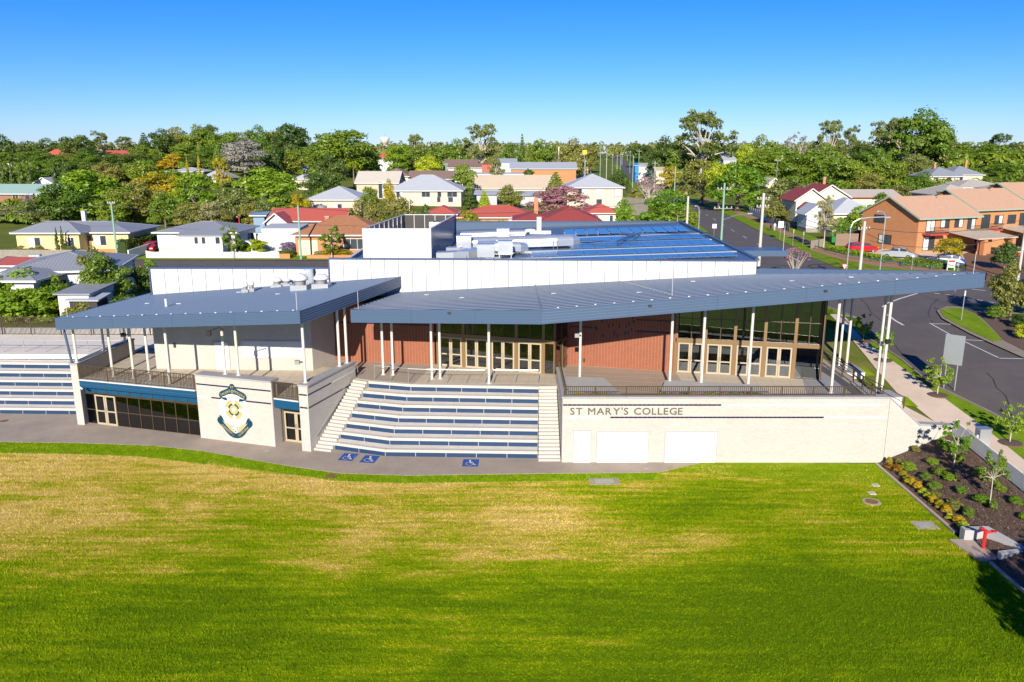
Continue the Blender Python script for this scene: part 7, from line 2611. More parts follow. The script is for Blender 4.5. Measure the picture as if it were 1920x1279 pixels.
def wall_seg(label, px0, px1, Y, h, mat, name='garden_wall', Y1=None):
    a, b = (XY(px0, Y), Y), (XY(px1, Y1 or Y), Y1 or Y)
    t_ = thing(name, label, 'wall', ((a[0] + b[0]) / 2, Y, T((a[0] + b[0]) / 2, Y)))
    wpart(MB().seg(a, b, lambda x, y: T(x, y) - .3, lambda x, y: T(x, y) + h, .18), 'wall', M[mat], t_)
    wpart(MB().seg(a, b, lambda x, y: T(x, y) + h, lambda x, y: T(x, y) + h + .06, .24, -.03), 'cap', M[mat], t_)
wall_seg('white wall painted with dark figures behind the white arbour', 452, 490, 128, 2.3, 'w_white')
wall_seg('tall white garden wall left of the orange tiled house', 482, 552, 121.5, 2.6, 'w_white')
wall_seg('white driveway wall right of the cream yellow house', 238, 278, 113.9, 1.3, 'w_white', Y1=122)
wall_seg('low brick wall in front of the orange tiled house', 573, 672, 115.2, .5, 'brick_orange')
wall_seg('low brick planter wall left of the orange tiled house', 521, 541, 115, .7, 'brick_orange')
wall_seg('long low block wall on the near side of the street', 215, 290, 102.5, .7, 'brick_brown')
ar = thing('garden_arbour', 'white arched arbour in the garden of the white house', 'arbour', (XY(456, 117.5), 117.5, T(-38, 117)))
for x in (-1.2, 1.2):
    lpart(MB().box(x - .08, x + .08, -.4, .4, 0, 1.6), 'leg', M['w_white'], ar)
q = MB()
for i in range(8):
    a0, a1 = math.pi * i / 8, math.pi * (i + 1) / 8
    q.add([(math.cos(a) * r_, y, 1.6 + math.sin(a) * r_ * .65) for a in (a0, a1) for r_ in (1.1, 1.3) for y in (-.45, .45)],
          [(2, 3, 7, 6), (0, 2, 6, 4), (1, 5, 7, 3), (0, 4, 5, 1)])
lpart(q, 'arch', M['w_white'], ar)
M['mural'] = plain('mural', (.03, .03, .035), .7)
mu = thing('wall_mural', 'dark painted shapes on the white wall behind the arbour', 'mural', (XY(462, 127.9), 127.9, 5))
for k, (x, z, w_, hh) in enumerate([(-2.2, 1.1, .5, .8), (-.8, 1.0, 1.1, .9), (.6, .9, .35, 1.1), (1.4, .9, .35, 1.0), (-1.6, .5, .2, .5)]):
    lpart(MB().box(x, x + w_, -.03, -.004, z, z + hh), 'shape', M['mural'], mu)
# ================================================================ trees, shrubs, hedges
ORD = ['first', 'second', 'third', 'fourth', 'fifth', 'sixth', 'seventh', 'eighth', 'ninth', 'tenth', 'eleventh', 'twelfth', '13th', '14th', '15th', '16th', '17th', '18th', '19th', '20th', '21st', '22nd', '23rd', '24th', '25th', '26th', '27th', '28th', '29th', '30th']
def row(prefix, group, items):
    """items left to right; every label carries the order in its row"""
    ords = ORD
    items = sorted(items, key=lambda t: t[1])
    for i, it in enumerate(items):
        kind, px, yt, wp, Y, mat = it[:6]
        look = {'round': 'rounded', 'broad': 'dome-shaped', 'gum': 'open-crowned', 'column': 'columnar', 'cone': 'conical', 'bush': 'bushy', 'willow': 'weeping', 'bare': 'flowering', 'palm': 'palm', 'sapling': 'slender'}[kind]
        colr = {'mid': 'green', 'dark': 'dark green', 'bright': 'bright green', 'lime': 'lime green', 'olive': 'olive', 'grey': 'grey-green', 'yellow': 'yellow', 'yeltop': 'yellow-topped', 'gum': 'grey-green gum', 'pink': 'pink', 'white': 'white-flowered', 'silver': 'silvery', 'orange': 'orange', 'mauve': 'mauve'}[mat]
        lab = '%s %s tree, %s %s' % (look, colr, ords[i], prefix)
        tree(kind, px, yt, wp, Y, mat, lab, group, sink=it[6] if len(it) > 6 else 0.2)
row('from left on the left hill skyline', 'trees on the left hill', [
    ('round', 4, 255, 48, 400, 'dark'), ('round', 48, 268, 40, 420, 'dark'), ('round', 94, 262, 55, 420, 'dark'), ('round', 149, 252, 60, 390, 'dark'), ('gum', 194, 250, 44, 410, 'gum'), ('gum', 236, 260, 48, 420, 'gum'),
    ('cone', 275, 250, 32, 360, 'dark'), ('round', 309, 244, 52, 380, 'dark'), ('round', 337, 239, 48, 390, 'olive'), ('round', 371, 236, 56, 385, 'mid'), ('round', 398, 234, 42, 395, 'dark'), ('round', 427, 246, 66, 350, 'mid'),
    ('round', 456, 249, 48, 360, 'olive'), ('round', 488, 238, 52, 365, 'mid'), ('round', 520, 244, 46, 375, 'olive'), ('round', 550, 233, 66, 370, 'dark')])
row('from left on the slope below the left skyline', 'trees on the left slope', [
    ('round', 20, 284, 52, 330, 'mid'), ('round', 66, 283, 60, 330, 'mid'), ('round', 128, 288, 50, 335, 'olive'), ('round', 172, 276, 52, 330, 'dark'), ('round', 212, 292, 46, 330, 'dark'), ('round', 246, 288, 44, 320, 'olive'), ('round', 268, 272, 40, 330, 'mid'),
    ('round', 296, 282, 42, 320, 'mid'), ('broad', 326, 288, 50, 300, 'yellow'), ('round', 348, 268, 52, 330, 'mid'), ('round', 384, 278, 42, 320, 'mid'), ('cone', 413, 270, 30, 300, 'mid'), ('round', 440, 268, 54, 325, 'dark'),
    ('round', 459, 263, 78, 280, 'silver'), ('round', 500, 262, 52, 310, 'mid'), ('cone', 517, 250, 28, 290, 'dark'), ('willow', 556, 268, 74, 300, 'mid'), ('round', 592, 272, 52, 320, 'mid'), ('round', 612, 262, 62, 335, 'dark'), ('round', 646, 244, 122, 300, 'mid'), ('palm', 663, 294, 36, 260, 'lime'), ('round', 690, 282, 52, 310, 'mid')])
row('from left in the far left cypress line', 'cypresses at far left', [('column', x, y, 19, 232, 'dark') for x, y in ((5, 292), (23, 300), (39, 294), (55, 303), (103, 298), (122, 297))])
tree('column', 352, 294, 10, 280, 'yellow', 'thin golden cypress, left of the golden pair above the pale roof', 'golden cypresses')
tree('column', 374, 290, 12, 280, 'yellow', 'thin golden cypress, right of the golden pair above the pale roof', 'golden cypresses')
row('from left behind the left street houses', 'trees behind the street houses', [
    ('bush', 12, 384, 70, 165, 'grey'), ('round', 62, 374, 66, 156, 'gum'), ('bush', 20, 372, 55, 190, 'yellow'), ('bare', 54, 362, 34, 185, 'mauve'), ('round', 112, 345, 86, 158, 'white'), ('broad', 165, 312, 150, 166, 'bright'), ('round', 208, 362, 56, 157, 'mid'), ('round', 252, 340, 84, 163, 'olive'),
    ('round', 300, 324, 92, 200, 'yeltop'), ('round', 304, 362, 56, 158, 'mid'), ('broad', 364, 321, 98, 172, 'bright'), ('round', 352, 380, 60, 150, 'olive'), ('round', 390, 378, 50, 151, 'grey'), ('gum', 417, 298, 34, 215, 'yeltop'), ('round', 436, 352, 66, 160, 'gum'), ('broad', 500, 310, 122, 172, 'bright'),
    ('round', 492, 372, 42, 158, 'gum'), ('round', 524, 360, 42, 168, 'mid'), ('round', 556, 364, 44, 170, 'yeltop'), ('round', 592, 325, 52, 215, 'dark'), ('round', 622, 291, 60, 240, 'dark'), ('round', 600, 352, 36, 200, 'mid'), ('round', 470, 380, 40, 158, 'olive'), ('round', 410, 392, 40, 152, 'olive')])
row('from left among the town centre roofs', 'trees in the town centre', [
    ('willow', 682, 356, 72, 150, 'olive'), ('willow', 742, 352, 92, 152, 'olive'), ('round', 692, 350, 36, 178, 'mid'), ('round', 728, 338, 24, 195, 'yeltop'), ('bush', 797, 384, 30, 150, 'dark'), ('round', 746, 272, 48, 380, 'bright'), ('gum', 778, 249, 40, 420, 'gum'), ('round', 775, 276, 50, 400, 'mid'),
    ('round', 802, 293, 46, 300, 'lime'), ('round', 825, 270, 54, 420, 'mid'), ('round', 858, 264, 54, 430, 'mid'), ('gum', 902, 240, 78, 400, 'gum'), ('round', 870, 305, 46, 235, 'mid'), ('cone', 908, 355, 22, 212, 'lime'), ('bush', 882, 364, 34, 205, 'dark'), ('round', 957, 348, 44, 212, 'olive'), ('gum', 930, 292, 34, 285, 'gum'),
    ('round', 878, 394, 42, 138, 'yeltop'), ('bush', 915, 408, 32, 128, 'lime'), ('bush', 940, 409, 32, 127, 'lime'), ('cone', 979, 253, 16, 520, 'dark'), ('round', 960, 268, 40, 480, 'mid'), ('bush', 990, 318, 42, 262, 'dark'), ('round', 1013, 265, 64, 440, 'mid'), ('cone', 1042, 324, 48, 236, 'mid'), ('broad', 1050, 346, 116, 186, 'pink'),
    ('round', 1080, 263, 56, 450, 'olive'), ('bush', 1062, 302, 34, 420, 'dark'), ('bush', 1110, 402, 22, 150, 'mid')])
row('from left along the main road\'s left side', 'trees left of the main road', [
    ('round', 1108, 276, 40, 560, 'olive'), ('round', 1159, 320, 40, 250, 'dark'), ('round', 1172, 374, 38, 150, 'bright'), ('bare', 1220, 330, 66, 232, 'pink'), ('broad', 1252, 352, 104, 150, 'bright'), ('round', 1282, 388, 60, 146, 'mid'), ('bare', 1212, 318, 44, 260, 'silver'), ('bush', 1190, 352, 30, 225, 'olive')])
row('from left beyond the main road\'s right side', 'trees right of the main road', [
    ('round', 1198, 269, 50, 640, 'dark'), ('round', 1243, 259, 60, 420, 'dark'), ('round', 1270, 272, 46, 400, 'mid'), ('gum', 1313, 203, 112, 330, 'gum'), ('round', 1296, 272, 56, 360, 'olive'), ('round', 1346, 276, 62, 360, 'mid'), ('broad', 1318, 294, 96, 232, 'olive'), ('round', 1350, 302, 62, 215, 'lime'), ('broad', 1385, 301, 116, 205, 'bright'),
    ('round', 1382, 266, 36, 380, 'dark'), ('round', 1393, 272, 40, 340, 'lime'), ('round', 1426, 257, 54, 350, 'mid'), ('round', 1440, 282, 96, 290, 'mid'), ('bare', 1492, 247, 46, 400, 'silver'), ('round', 1470, 276, 66, 330, 'mid'), ('round', 1500, 288, 80, 285, 'mid'), ('round', 1474, 335, 76, 185, 'gum'), ('round', 1458, 376, 60, 170, 'olive'),
    ('gum', 1551, 233, 62, 340, 'gum'), ('round', 1540, 272, 72, 300, 'mid'), ('gum', 1590, 242, 44, 350, 'gum'), ('round', 1576, 290, 66, 270, 'mid'), ('bush', 1232, 314, 26, 420, 'bright'), ('round', 1258, 312, 34, 330, 'yeltop')])
row('from left on the slope above the townhouses', 'trees on the right slope', [
    ('round', 1610, 268, 62, 310, 'dark'), ('gum', 1648, 230, 66, 325, 'gum'), ('round', 1640, 278, 62, 280, 'mid'), ('gum', 1690, 216, 96, 300, 'gum'), ('round', 1712, 210, 118, 300, 'mid'), ('round', 1744, 240, 70, 310, 'gum'), ('round', 1668, 298, 56, 260, 'mid'), ('round', 1735, 325, 66, 215, 'mid'), ('round', 1762, 270, 56, 310, 'mid'), ('round', 1715, 290, 60, 285, 'gum'),
    ('round', 1816, 267, 76, 330, 'mid'), ('gum', 1870, 248, 44, 380, 'dark'), ('round', 1858, 272, 88, 320, 'mid'), ('round', 1905, 285, 66, 300, 'mid'), ('round', 1790, 290, 56, 320, 'dark'), ('round', 1880, 305, 50, 285, 'mid'), ('round', 1690, 345, 46, 210, 'olive'), ('round', 1604, 300, 60, 262, 'mid'), ('round', 1630, 325, 46, 235, 'olive')])
fillr = random.Random(31)
row('from left filling the left hillside', 'trees filling the left hillside', [(fillr.choice(['round', 'round', 'broad']), 8 + i * 24 + fillr.uniform(-6, 6), fillr.uniform(300, 322), fillr.uniform(50, 74), fillr.uniform(236, 262), fillr.choice(['mid', 'dark', 'olive', 'mid', 'bright'])) for i in range(14)])
row('from left in the upper left hillside gaps', 'trees in the upper left hillside', [('round', 70 + i * 30 + fillr.uniform(-8, 8), fillr.uniform(286, 300), fillr.uniform(44, 62), fillr.uniform(290, 320), fillr.choice(['mid', 'dark', 'olive', 'mid'])) for i in range(17)])
# single trees near the right-hand houses and streets
tree('broad', 1655, 360, 54, 155, 'white', 'white flowering tree behind the brick townhouse gable', sink=.1)
tree('round', 1622, 387, 52, 142, 'bright', 'bright green round tree left of the townhouse gable', sink=.1)
tree('round', 1580, 408, 36, 136, 'bright', 'small bright green tree right of the pale gum', sink=.1)
tree('gum', 1552, 374, 42, 126, 'grey', 'pale trunked thin gum at the corner left of the bins', sink=.1)
tree('round', 1790, 446, 50, 110, 'yeltop', 'olive tree at the driveway entrance between the cars', sink=.1)
tree('bush', 1898, 452, 46, 104, 'dark', 'dark leafy bush right of the brick driveway', sink=.1)
tree('bare', 1498, 459, 54, 98, 'pink', 'small pink flowering tree behind the canopy beside the road', sink=.1)
p = G(1893, 602)
tree_at('round', p.x, p.y, p.z, 4.6, 5.6, 'olive', 'olive tree with several pale trunks on the traffic island')
q = MB()
for a in range(5):
    q.tube((p.x, p.y, p.z), (p.x + math.cos(a * 1.3) * 1.1, p.y + math.sin(a * 1.3) * .7, p.z + 3.2), .09, .04, 6)
for i, (px, py, w_, h_, mt, lab) in enumerate([(1866, 602, 2.2, 1.5, 'mid', 'rounded green shrub on the island left of the pale trunks'), (1908, 618, 1.9, 1.5, 'dark', 'dark green shrub under the island tree'),
                                               (1922, 640, 2.0, 1.6, 'lime', 'lime green shrub at the right edge of the island'), (1922, 590, 3, 2.4, 'dark', 'tall dark shrub at the right edge behind the island tree')]):
    p = G(px, py)
    tree_at('bush', p.x, p.y, p.z + .1, w_, h_, mt, lab)
for px, py, h_, w_, lab in [(1757, 741, 2.9, 2.3, 'young street tree beside the large sign'), (1655, 676, 2.9, 1.6, 'young street tree behind the tall right-hand posts'), (1893, 831, 2.9, 2.2, 'young street tree at the right edge beside the road'), (1618, 640, 2.6, 1.6, 'young street tree furthest up the footpath verge')]:
    p = G(px, py)
    tree_at('sapling', p.x, p.y, p.z, w_, h_, 'bright', lab, 'young street trees on the verge', cat='tree')
    ms = thing('mulch_ring', 'brown mulch ring under the ' + lab.replace('young ', ''), 'mulch', (p.x, p.y, p.z), 0, 'mulch rings under the street trees')
    lpart(MB().lathe([(.75, -.2), (.72, .07), (.4, .11), (.05, .12)], n=18), 'mound', M['mulch'], ms)
for x, y, h_, w_, mt, lab in [(26.9, 45.6, 3.1, 2.0, 'bright', 'young garden tree nearer the cream wall in the mulch bed'), (26.6, 41.2, 3.2, 1.7, 'mid', 'young garden tree nearer the hydrant in the mulch bed')]:
    tree_at('sapling', x, y, TG(x, y), w_, h_, mt, lab, 'young garden trees', cat='tree')
# trees outside the frame whose shade falls on the corner of the lawn
tree_at('round', 22.7, 19.0, .3, 5.6, 8.0, 'mid', 'tree at the lower right corner whose shade falls on the lawn')
tree_at('round', 26.3, 26.0, .6, 4.6, 5.6, 'mid', 'smaller tree at the lower right shading the hydrant bay')
# bark chips lying on the mulch
rng_ = np.random.default_rng(12)
cx_, cy_ = rng_.uniform(24.0, 28.3, 16000), rng_.uniform(30, 49, 16000)
cp_ = np.stack([cx_, cy_, np.array([TG(a, b) for a, b in zip(cx_, cy_)]) + .02], 1)
cme, cat_, cn = leaf_mesh('bark_chips', cp_, np.tile(np.array([0., 0., 1.]), (16000, 1)), .05, rng_, asp=.4, jit=.5)
paint(cat_, cn, rng_.uniform(0, 1, cn) ** 1.6, rng_.uniform(0, 1, cn))
cme.materials.append(LM['chip'])
struct(link('bark_chips', cme), 'stuff')
# plants in the mulch
sh = random.Random(15)
cols = ['yeltop', 'orange', 'orange', 'yeltop', 'yeltop', 'yellow', 'yellow', 'lime', 'lime', 'yellow', 'yeltop', 'yellow', 'lime', 'yellow', 'lime']
for i, c in enumerate(cols):
    y = 48.4 - i * .64
    x = 24.25 + sh.uniform(-.05, .1)
    tree_at('bush', x, y, TG(x, y) - .03, sh.uniform(.5, .85), sh.uniform(.35, .62), c, '%s low shrub, %s from the wall in the border row' % ({'yeltop': 'yellow-green', 'orange': 'orange', 'yellow': 'golden', 'lime': 'lime green'}[c], ORD[i]), 'border shrubs beside the lawn', cat='shrub')
for i in range(24):
    x, y = 24.9 + (i % 3) * 1.25 + sh.uniform(-.25, .25), 48.2 - (i // 3) * 1.3 + sh.uniform(-.4, .4)
    if y < 39.2 and x < 26.3:
        continue
    tree_at('bush', x, y, TG(x, y) - .03, sh.uniform(.45, 1.15), sh.uniform(.3, .75), sh.choice(['bright', 'mid', 'bright', 'mid', 'olive']), 'small green plant on the mulch, %s row from the wall, %s' % (ORD[i // 3], ['lawn side', 'middle', 'fence side'][i % 3]), 'small plants in the mulch bed', cat='shrub')
for n_, (c, inner, z) in enumerate(PLANT):
    xs_ = [p[0] for p in inner]
    x = min(xs_) + .35
    i = 0
    while x < max(xs_) - .2:
        tree_at('bush', x, inner[0][1] + .35, z - .04, .75, .5, ['yeltop', 'pink', 'olive'][i % 3], 'low flowering plant, %s from the left in the %s planter' % (ORD[i], ['left', 'middle'][n_]), 'plants in the terrace planters', cat='shrub')
        x += .55
        i += 1
# left foreground greenery
tree_at('round', XY(45, 76, 6), 77, 2.6, 7.6, 6.0, 'bright', 'big leafy bright green bush behind the dark fence at left')
tree_at('bush', XY(38, 74, 6), 74.6, 3.4, 7.2, 4.2, 'bright', 'dense lower half of the leafy greenery right behind the dark fence')
tree_at('bush', XY(-15, 75, 6), 76, 3.4, 5, 5.4, 'bright', 'leafy green bush at the very left edge behind the fence')
tree_at('bush', XY(100, 77, 6), 78, 3.6, 4.5, 3.6, 'mid', 'green bush between the big leafy bush and the carport')
tree_at('round', XY(196, 80, 7), 80.5, 3.8, 5.2, 6.0, 'mid', 'bushy green tree in front of the weatherboard house corner')
tree_at('round', XY(166, 82, 7), 83, 3.9, 3.6, 6.2, 'olive', 'olive green tree beside the weatherboard house wall')
tree_at('bush', XY(150, 73.5, 5), 74.5, 3.6, 4.2, 2.6, 'olive', 'loose olive shrub below the patio roof')
tree_at('bush', XY(215, 74, 5), 76, 3.7, 4.5, 2.8, 'dark', 'dark shrub in the shade below the bushy tree')
tree_at('bush', XY(265, 84, 5), 86, 4.2, 4.5, 4.0, 'dark', 'dark green hedge clump left of the white parapet')
tree_at('bush', XY(232, 92, 5), 93, 4.4, 3.6, 3.4, 'dark', 'dark shrub behind the bushy tree near the street')
tree_at('bush', XY(303, 104.5, 5), 101, 4.5, 2.2, 2.0, 'bright', 'small bright shrub at the roadside above the white parapet')
tree('column', 98, 427, 15, 117, 'dark', 'dark columnar conifer pair in front of the cream house, left stem', 'conifers by the cream house')
tree('column', 108, 424, 14, 117.5, 'dark', 'dark columnar conifer pair in front of the cream house, right stem', 'conifers by the cream house')
for px, w_, h_, lab in [(42, 2.4, 1.6, 'left of the windows'), (62, 2, 1.4, 'under the left window'), (76, 2, 1.7, 'left of the conifers'), (134, 2.6, 1.7, 'right of the conifers')]:
    tree_at('bush', XY(px, 117.5, 5), 117.3, T(-80, 117), w_, h_, 'olive', 'rambling shrub along the cream house wall, ' + lab, 'shrubs along the cream house')
for px, yt, h_, lab in [(430, 420, 0, 'thin young street tree in front of the white boarded house'), (617, 424, 0, 'thin young street tree in front of the orange tiled house')]:
    tree('sapling', px, yt, 42, 115 if px < 500 else 114.5, 'mid', lab, 'young trees in the left street')
for px, Y, w_, h_, mt, lab in [(476, 118.5, 4.6, 2.6, 'lime', 'lime green climbing shrub right of the white arbour'), (447, 119, 2.4, 2, 'mid', 'green shrub left of the white arbour'), (536, 117, 3.2, 1.2, 'mid', 'green shrubs left of the cream garage door'),
                               (541, 119.5, 2.6, 2.2, 'mauve', 'purple flowering shrub left of the cream garage door'), (628, 117, 6.0, 1.3, 'yeltop', 'yellow-green hedge under the tiled house veranda'), (600, 117, 2.2, 1.0, 'grey', 'grey shrub left of the veranda hedge')]:
    tree_at('bush', XY(px, Y, 5), Y, T(-40, Y), w_, h_, mt, lab)
# clipped hedges: boxes made of leaves
def hedge(label, a, b, w_, h, mat, den=90, size=.14):
    a, b = Vector((a[0], a[1])), Vector((b[0], b[1]))
    L = (b - a).length
    rng = np.random.default_rng(int(abs(a.x) * 7 + abs(b.y)))
    n = int((2 * L * h + L * w_) * den)
    t = rng.uniform(0, L, n)
    u = rng.uniform(-.5, .5, n)
    v = rng.uniform(0, 1, n)
    face = rng.uniform(0, 1, n)
    top = face < w_ / (w_ + 2 * h)
    v = np.where(top, 1.0, v)
    u = np.where(top, u, np.sign(u) * .5)
    nrm = np.stack([np.zeros(n), np.where(top, 0, u * 2), np.where(top, 1., 0.)], 1)
    pts = np.stack([t, u * w_ + rng.normal(0, .06, n), v * h + rng.normal(0, .06, n)], 1)
    m = frame((a.x, a.y, T(a.x, a.y)), b - a)
    Rm = np.array(m.to_3x3())
    zs_ = np.array([T(a.x + (b.x - a.x) * tt / L, a.y + (b.y - a.y) * tt / L) - T(a.x, a.y) for tt in t])
    pts[:, 2] += zs_
    t_ = thing('hedge', label, 'hedge', (a.x, a.y, T(a.x, a.y)))
    me, at, nn = leaf_mesh('foliage', pts, nrm, size, rng)
    paint(at, nn, rng.uniform(0, 1, nn), rng.uniform(0, 1, nn))
    me.materials.append(LM[mat])
    link('foliage', me, t_, m)
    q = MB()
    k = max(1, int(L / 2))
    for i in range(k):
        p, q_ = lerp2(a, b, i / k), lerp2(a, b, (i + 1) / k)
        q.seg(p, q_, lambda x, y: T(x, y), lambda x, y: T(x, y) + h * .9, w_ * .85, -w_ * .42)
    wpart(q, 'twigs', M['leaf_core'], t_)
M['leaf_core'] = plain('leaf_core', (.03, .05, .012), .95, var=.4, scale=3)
hedge('long clipped hedge behind the green rail fence, left of the silver car', *gl2([(1555, 470), (1665, 492)]), 1.4, .65, 'bright')
hedge('clipped hedge behind the green rail fence, in front of the blue car', *gl2([(1698, 497), (1770, 505)]), 1.5, 1.0, 'mid')
hedge('clipped hedge against the townhouse gable wall behind the red car', *gl2([(1632, 461), (1712, 467)]), 1.4, 1.3, 'mid')
hedge('dark clipped hedge along the driveway right of the cream house', (XY(228, 121), 120.5), (XY(286, 128), 128), 1.6, 2.0, 'dark')
hedge('bright hedge behind the cream house at the back fence', (XY(222, 140), 140), (XY(280, 140), 140), 1.5, 2.2, 'bright')
hedge('low clipped hedge below the townhouse balcony', *gl2([(1716, 468), (1745, 464)]), 1, .6, 'mid')
# far woods closing the horizon: nobody could count them
def far_wood(name, rows, seed, size, mat, k=150):
    rng = np.random.default_rng(seed)
    Ps, Ns, va = [], [], []
    for Y, x0, x1, h0, h1, step in rows:
        x = x0
        while x < x1:
            zc = T(x, Y)
            hh = rng.uniform(h0, h1)
            r = rng.uniform(.55, .9) * hh * .62
            d = rng.normal(0, 1, (k, 3))
            d /= np.linalg.norm(d, axis=1)[:, None]
            d[:, 2] = abs(d[:, 2])
            bump = 1 + .25 * np.sin(d[:, 0] * 6 + x) * np.cos(d[:, 2] * 7 + x * .3)
            Ps.append(d * np.array([r, r, hh * .62]) * bump[:, None] + np.array([x, Y + rng.uniform(-.03, .03) * Y, zc + hh * .32]))
            Ns.append(d)
            va.append(np.clip(rng.uniform(0, .6) + rng.uniform(0, .4, k), 0, 1))
            x += r * rng.uniform(*step)
    me, at, n = leaf_mesh(name, np.concatenate(Ps), np.concatenate(Ns), size, rng)
    paint(at, n, np.concatenate(va), rng.uniform(0, 1, n))
    me.materials.append(LM[mat])
    return struct(link(name, me), 'stuff')
S1, S2 = (.9, 1.6), (1.0, 2.0)
far_wood('far_wood', [(1250, -900, 960, 13, 20, S1), (900, -720, 760, 11, 17, S1), (640, -480, 20, 9, 14, S1), (650, 135, 500, 10, 15, S1)], 5, 1.5, 'gum', 200)
far_wood('wood', [(520, -420, -40, 8, 12, S2), (460, 110, 420, 8, 13, S1), (430, -60, 30, 6, 10, S2), (360, 100, 260, 6, 10, S1), (340, 70, 130, 6, 10, S1), (300, 110, 260, 5, 9, S1)], 6, .75, 'mid', 260)
far_wood('understorey', [(330, -90, 10, 2, 3.5, (1.6, 3.2)), (165, -112, -52, 1.8, 3, S2), (185, -125, -58, 1.8, 3, S2), (215, -140, -70, 1.8, 3, S2), (255, -160, -60, 2, 3.5, S2), (300, -200, -50, 2, 4, S2),
                         (185, 62, 80, 2.5, 4, S2), (215, 78, 120, 2.5, 5, S2), (240, 84, 150, 3, 5, S2), (270, 96, 190, 3, 6, S2)], 8, .4, 'mid', 240)
# ================================================================ poles, wires, signs
def pole(label, px, ybase, ytop, Y, mat='pole_green', r=.16, arms=(), lamp=None, group='power poles', name='power_pole'):
    x = XY(px, Y, 8)
    z = T(x, Y)
    zt = PY(px, ytop, Y).z
    t_ = thing(name, label, 'pole', (x, Y, z), 0, group)
    lpart(MB().tube((0, 0, -.3), (0, 0, zt - z), r, r * .75, 10), 'shaft', M[mat], t_)
    for dz, half, ang in arms:
        ca, sa = math.cos(ang) * half, math.sin(ang) * half
        arm = lpart(MB().bar((-ca, -sa, zt - z - dz), (ca, sa, zt - z - dz), .12, .12), 'cross_arm', M['timber_grey'], t_)
        for k in (-.9, -.4, .4, .9):
            lpart(MB().lathe([(.05, 0), (.09, .05), (.05, .1), (.08, .16), (.03, .2)], (ca * k, sa * k, zt - z - dz + .06), n=8), 'insulator', M['white'], arm)
    if lamp:
        dx, dy, up = lamp
        zz = zt - z - up
        arm = lpart(MB().path([(0, 0, zz), (dx * .5, dy * .5, zz + .55), (dx, dy, zz + .7)], .045, 6), 'lamp_arm', M['galv'], t_)
        lpart(MB().box(dx - .18, dx + .45, dy - .13, dy + .13, zz + .62, zz + .76), 'lamp_head', M['galv'], arm)
    return x, Y, zt
PT = {}
PT['a'] = pole('green power pole in front of the cream yellow house', 215, 486, 380, 116, arms=((.1, .5, .3),))
PT['b'] = pole('green power pole in front of the orange tiled house', 562, 500, 385, 114)
PT['c'] = pole('pale timber pole at the edge of the bright tree beyond the hall roof', 1287, 430, 368, 118, 'pole_pale', .2)
PT['d'] = pole('tall green power pole with two cross arms beyond the hall corner', 1352, 470, 343, 106, arms=((.8, 1.0, .2), (3.3, 1.3, .2)), lamp=(4.0, 2.0, 4.8))
PT['e'] = pole('pale timber power pole in front of the pale verge sign', 1424, 498, 362, 94, 'pole_pale', .2, arms=((.7, .8, .2), (1.6, .8, .2)))
PT['f'] = pole('pale timber pole in front of the red car', 1615, 520, 415, 92, 'pole_pale', .19, arms=((.9, .9, .4),))
PT['g'] = pole('pale pole standing at the right edge beside the driveway', 1916, 500, 405, 95, 'pole_pale', .17)
PT['h'] = pole('green power pole with cross arm on the left of the main road', 1264, 358, 312, 205, arms=((1.5, 1.4, .2), ))
PT['i'] = pole('tall green lamp pole beside the far main road', 1186, 352, 292, 285, lamp=(-4, 1, .3))
for i, (px, yt, Y) in enumerate([(1097, 300, 420), (1125, 282, 360), (1137, 278, 430), (1148, 292, 520), (1157, 290, 600), (1163, 286, 480), (1166, 292, 700), (1197, 280, 400), (1227, 302, 330), (1181, 282, 560), (1137, 296, 640), (1117, 293, 700), (1176, 290, 800)]):
    pole('thin far pole, %s from the left along the distant road' % ORD[sorted([1097, 1125, 1137.1, 1148, 1157, 1163, 1166, 1197, 1227, 1181, 1137, 1117, 1176]).index(px if not (px == 1137 and Y == 430) else 1137.1)], px, 0, yt, Y, 'pole_green' if i % 2 else 'pole_pale', .16, arms=((1.0, 1.3, .2),), group='far poles along the main road')
pole('pole with crossed arms on the left hillside', 78, 0, 299, 300, 'timber_grey', .2, arms=((.5, 1.8, .2), (3.2, 1.2, .2)))
pole('thin lamp pole below the red roof on the left hill', 242, 0, 298, 310, 'pole_pale', .15)
pole('thin aerial mast above the cream gable among the trees', 1453, 0, 299, 207, 'galv', .05, arms=((.3, .8, 0),), group='aerials', name='aerial_mast')
pole('thin white mast behind the plant enclosure', 768, 0, 376, 150, 'white', .08, group='aerials', name='aerial_mast')
pole('short red post beside the white boarded house', 449, 0, 407, 130, 'red_paint', .12, group='street posts', name='marker_post')
# curved street lamps by the townhouses
def street_lamp(label, px, py, ytop, Y, bx):
    x = XY(px, Y, 8)
    z = T(x, Y)
    zt = PY(px, ytop, Y).z
    t_ = thing('street_lamp', label, 'street lamp', (x, Y, z), 0, 'street lamps by the townhouses')
    h = zt - z
    pts = [(0, 0, 0), (0, 0, h - 1.2), (bx * .06, 0, h - .6), (bx * .25, 0, h - .2), (bx * .6, 0, h - .05), (bx, 0, h)]
    lpart(MB().path(pts, .07, 8), 'pole', M['galv'], t_)
    lpart(MB().box(min(bx, bx * 1.18), max(bx, bx * 1.18), -.14, .14, h - .1, h + .05), 'lamp_head', M['galv'], t_)
street_lamp('curved silver street lamp left of the timber pole', 1590, 500, 407, 92, 3.7)
street_lamp('straight silver street lamp with short hook right of the timber pole', 1654, 505, 396, 98, -1.0)
street_lamp('slim silver lamp beside the bright tree beyond the hall roof', 1309, 440, 386, 112, -.6)
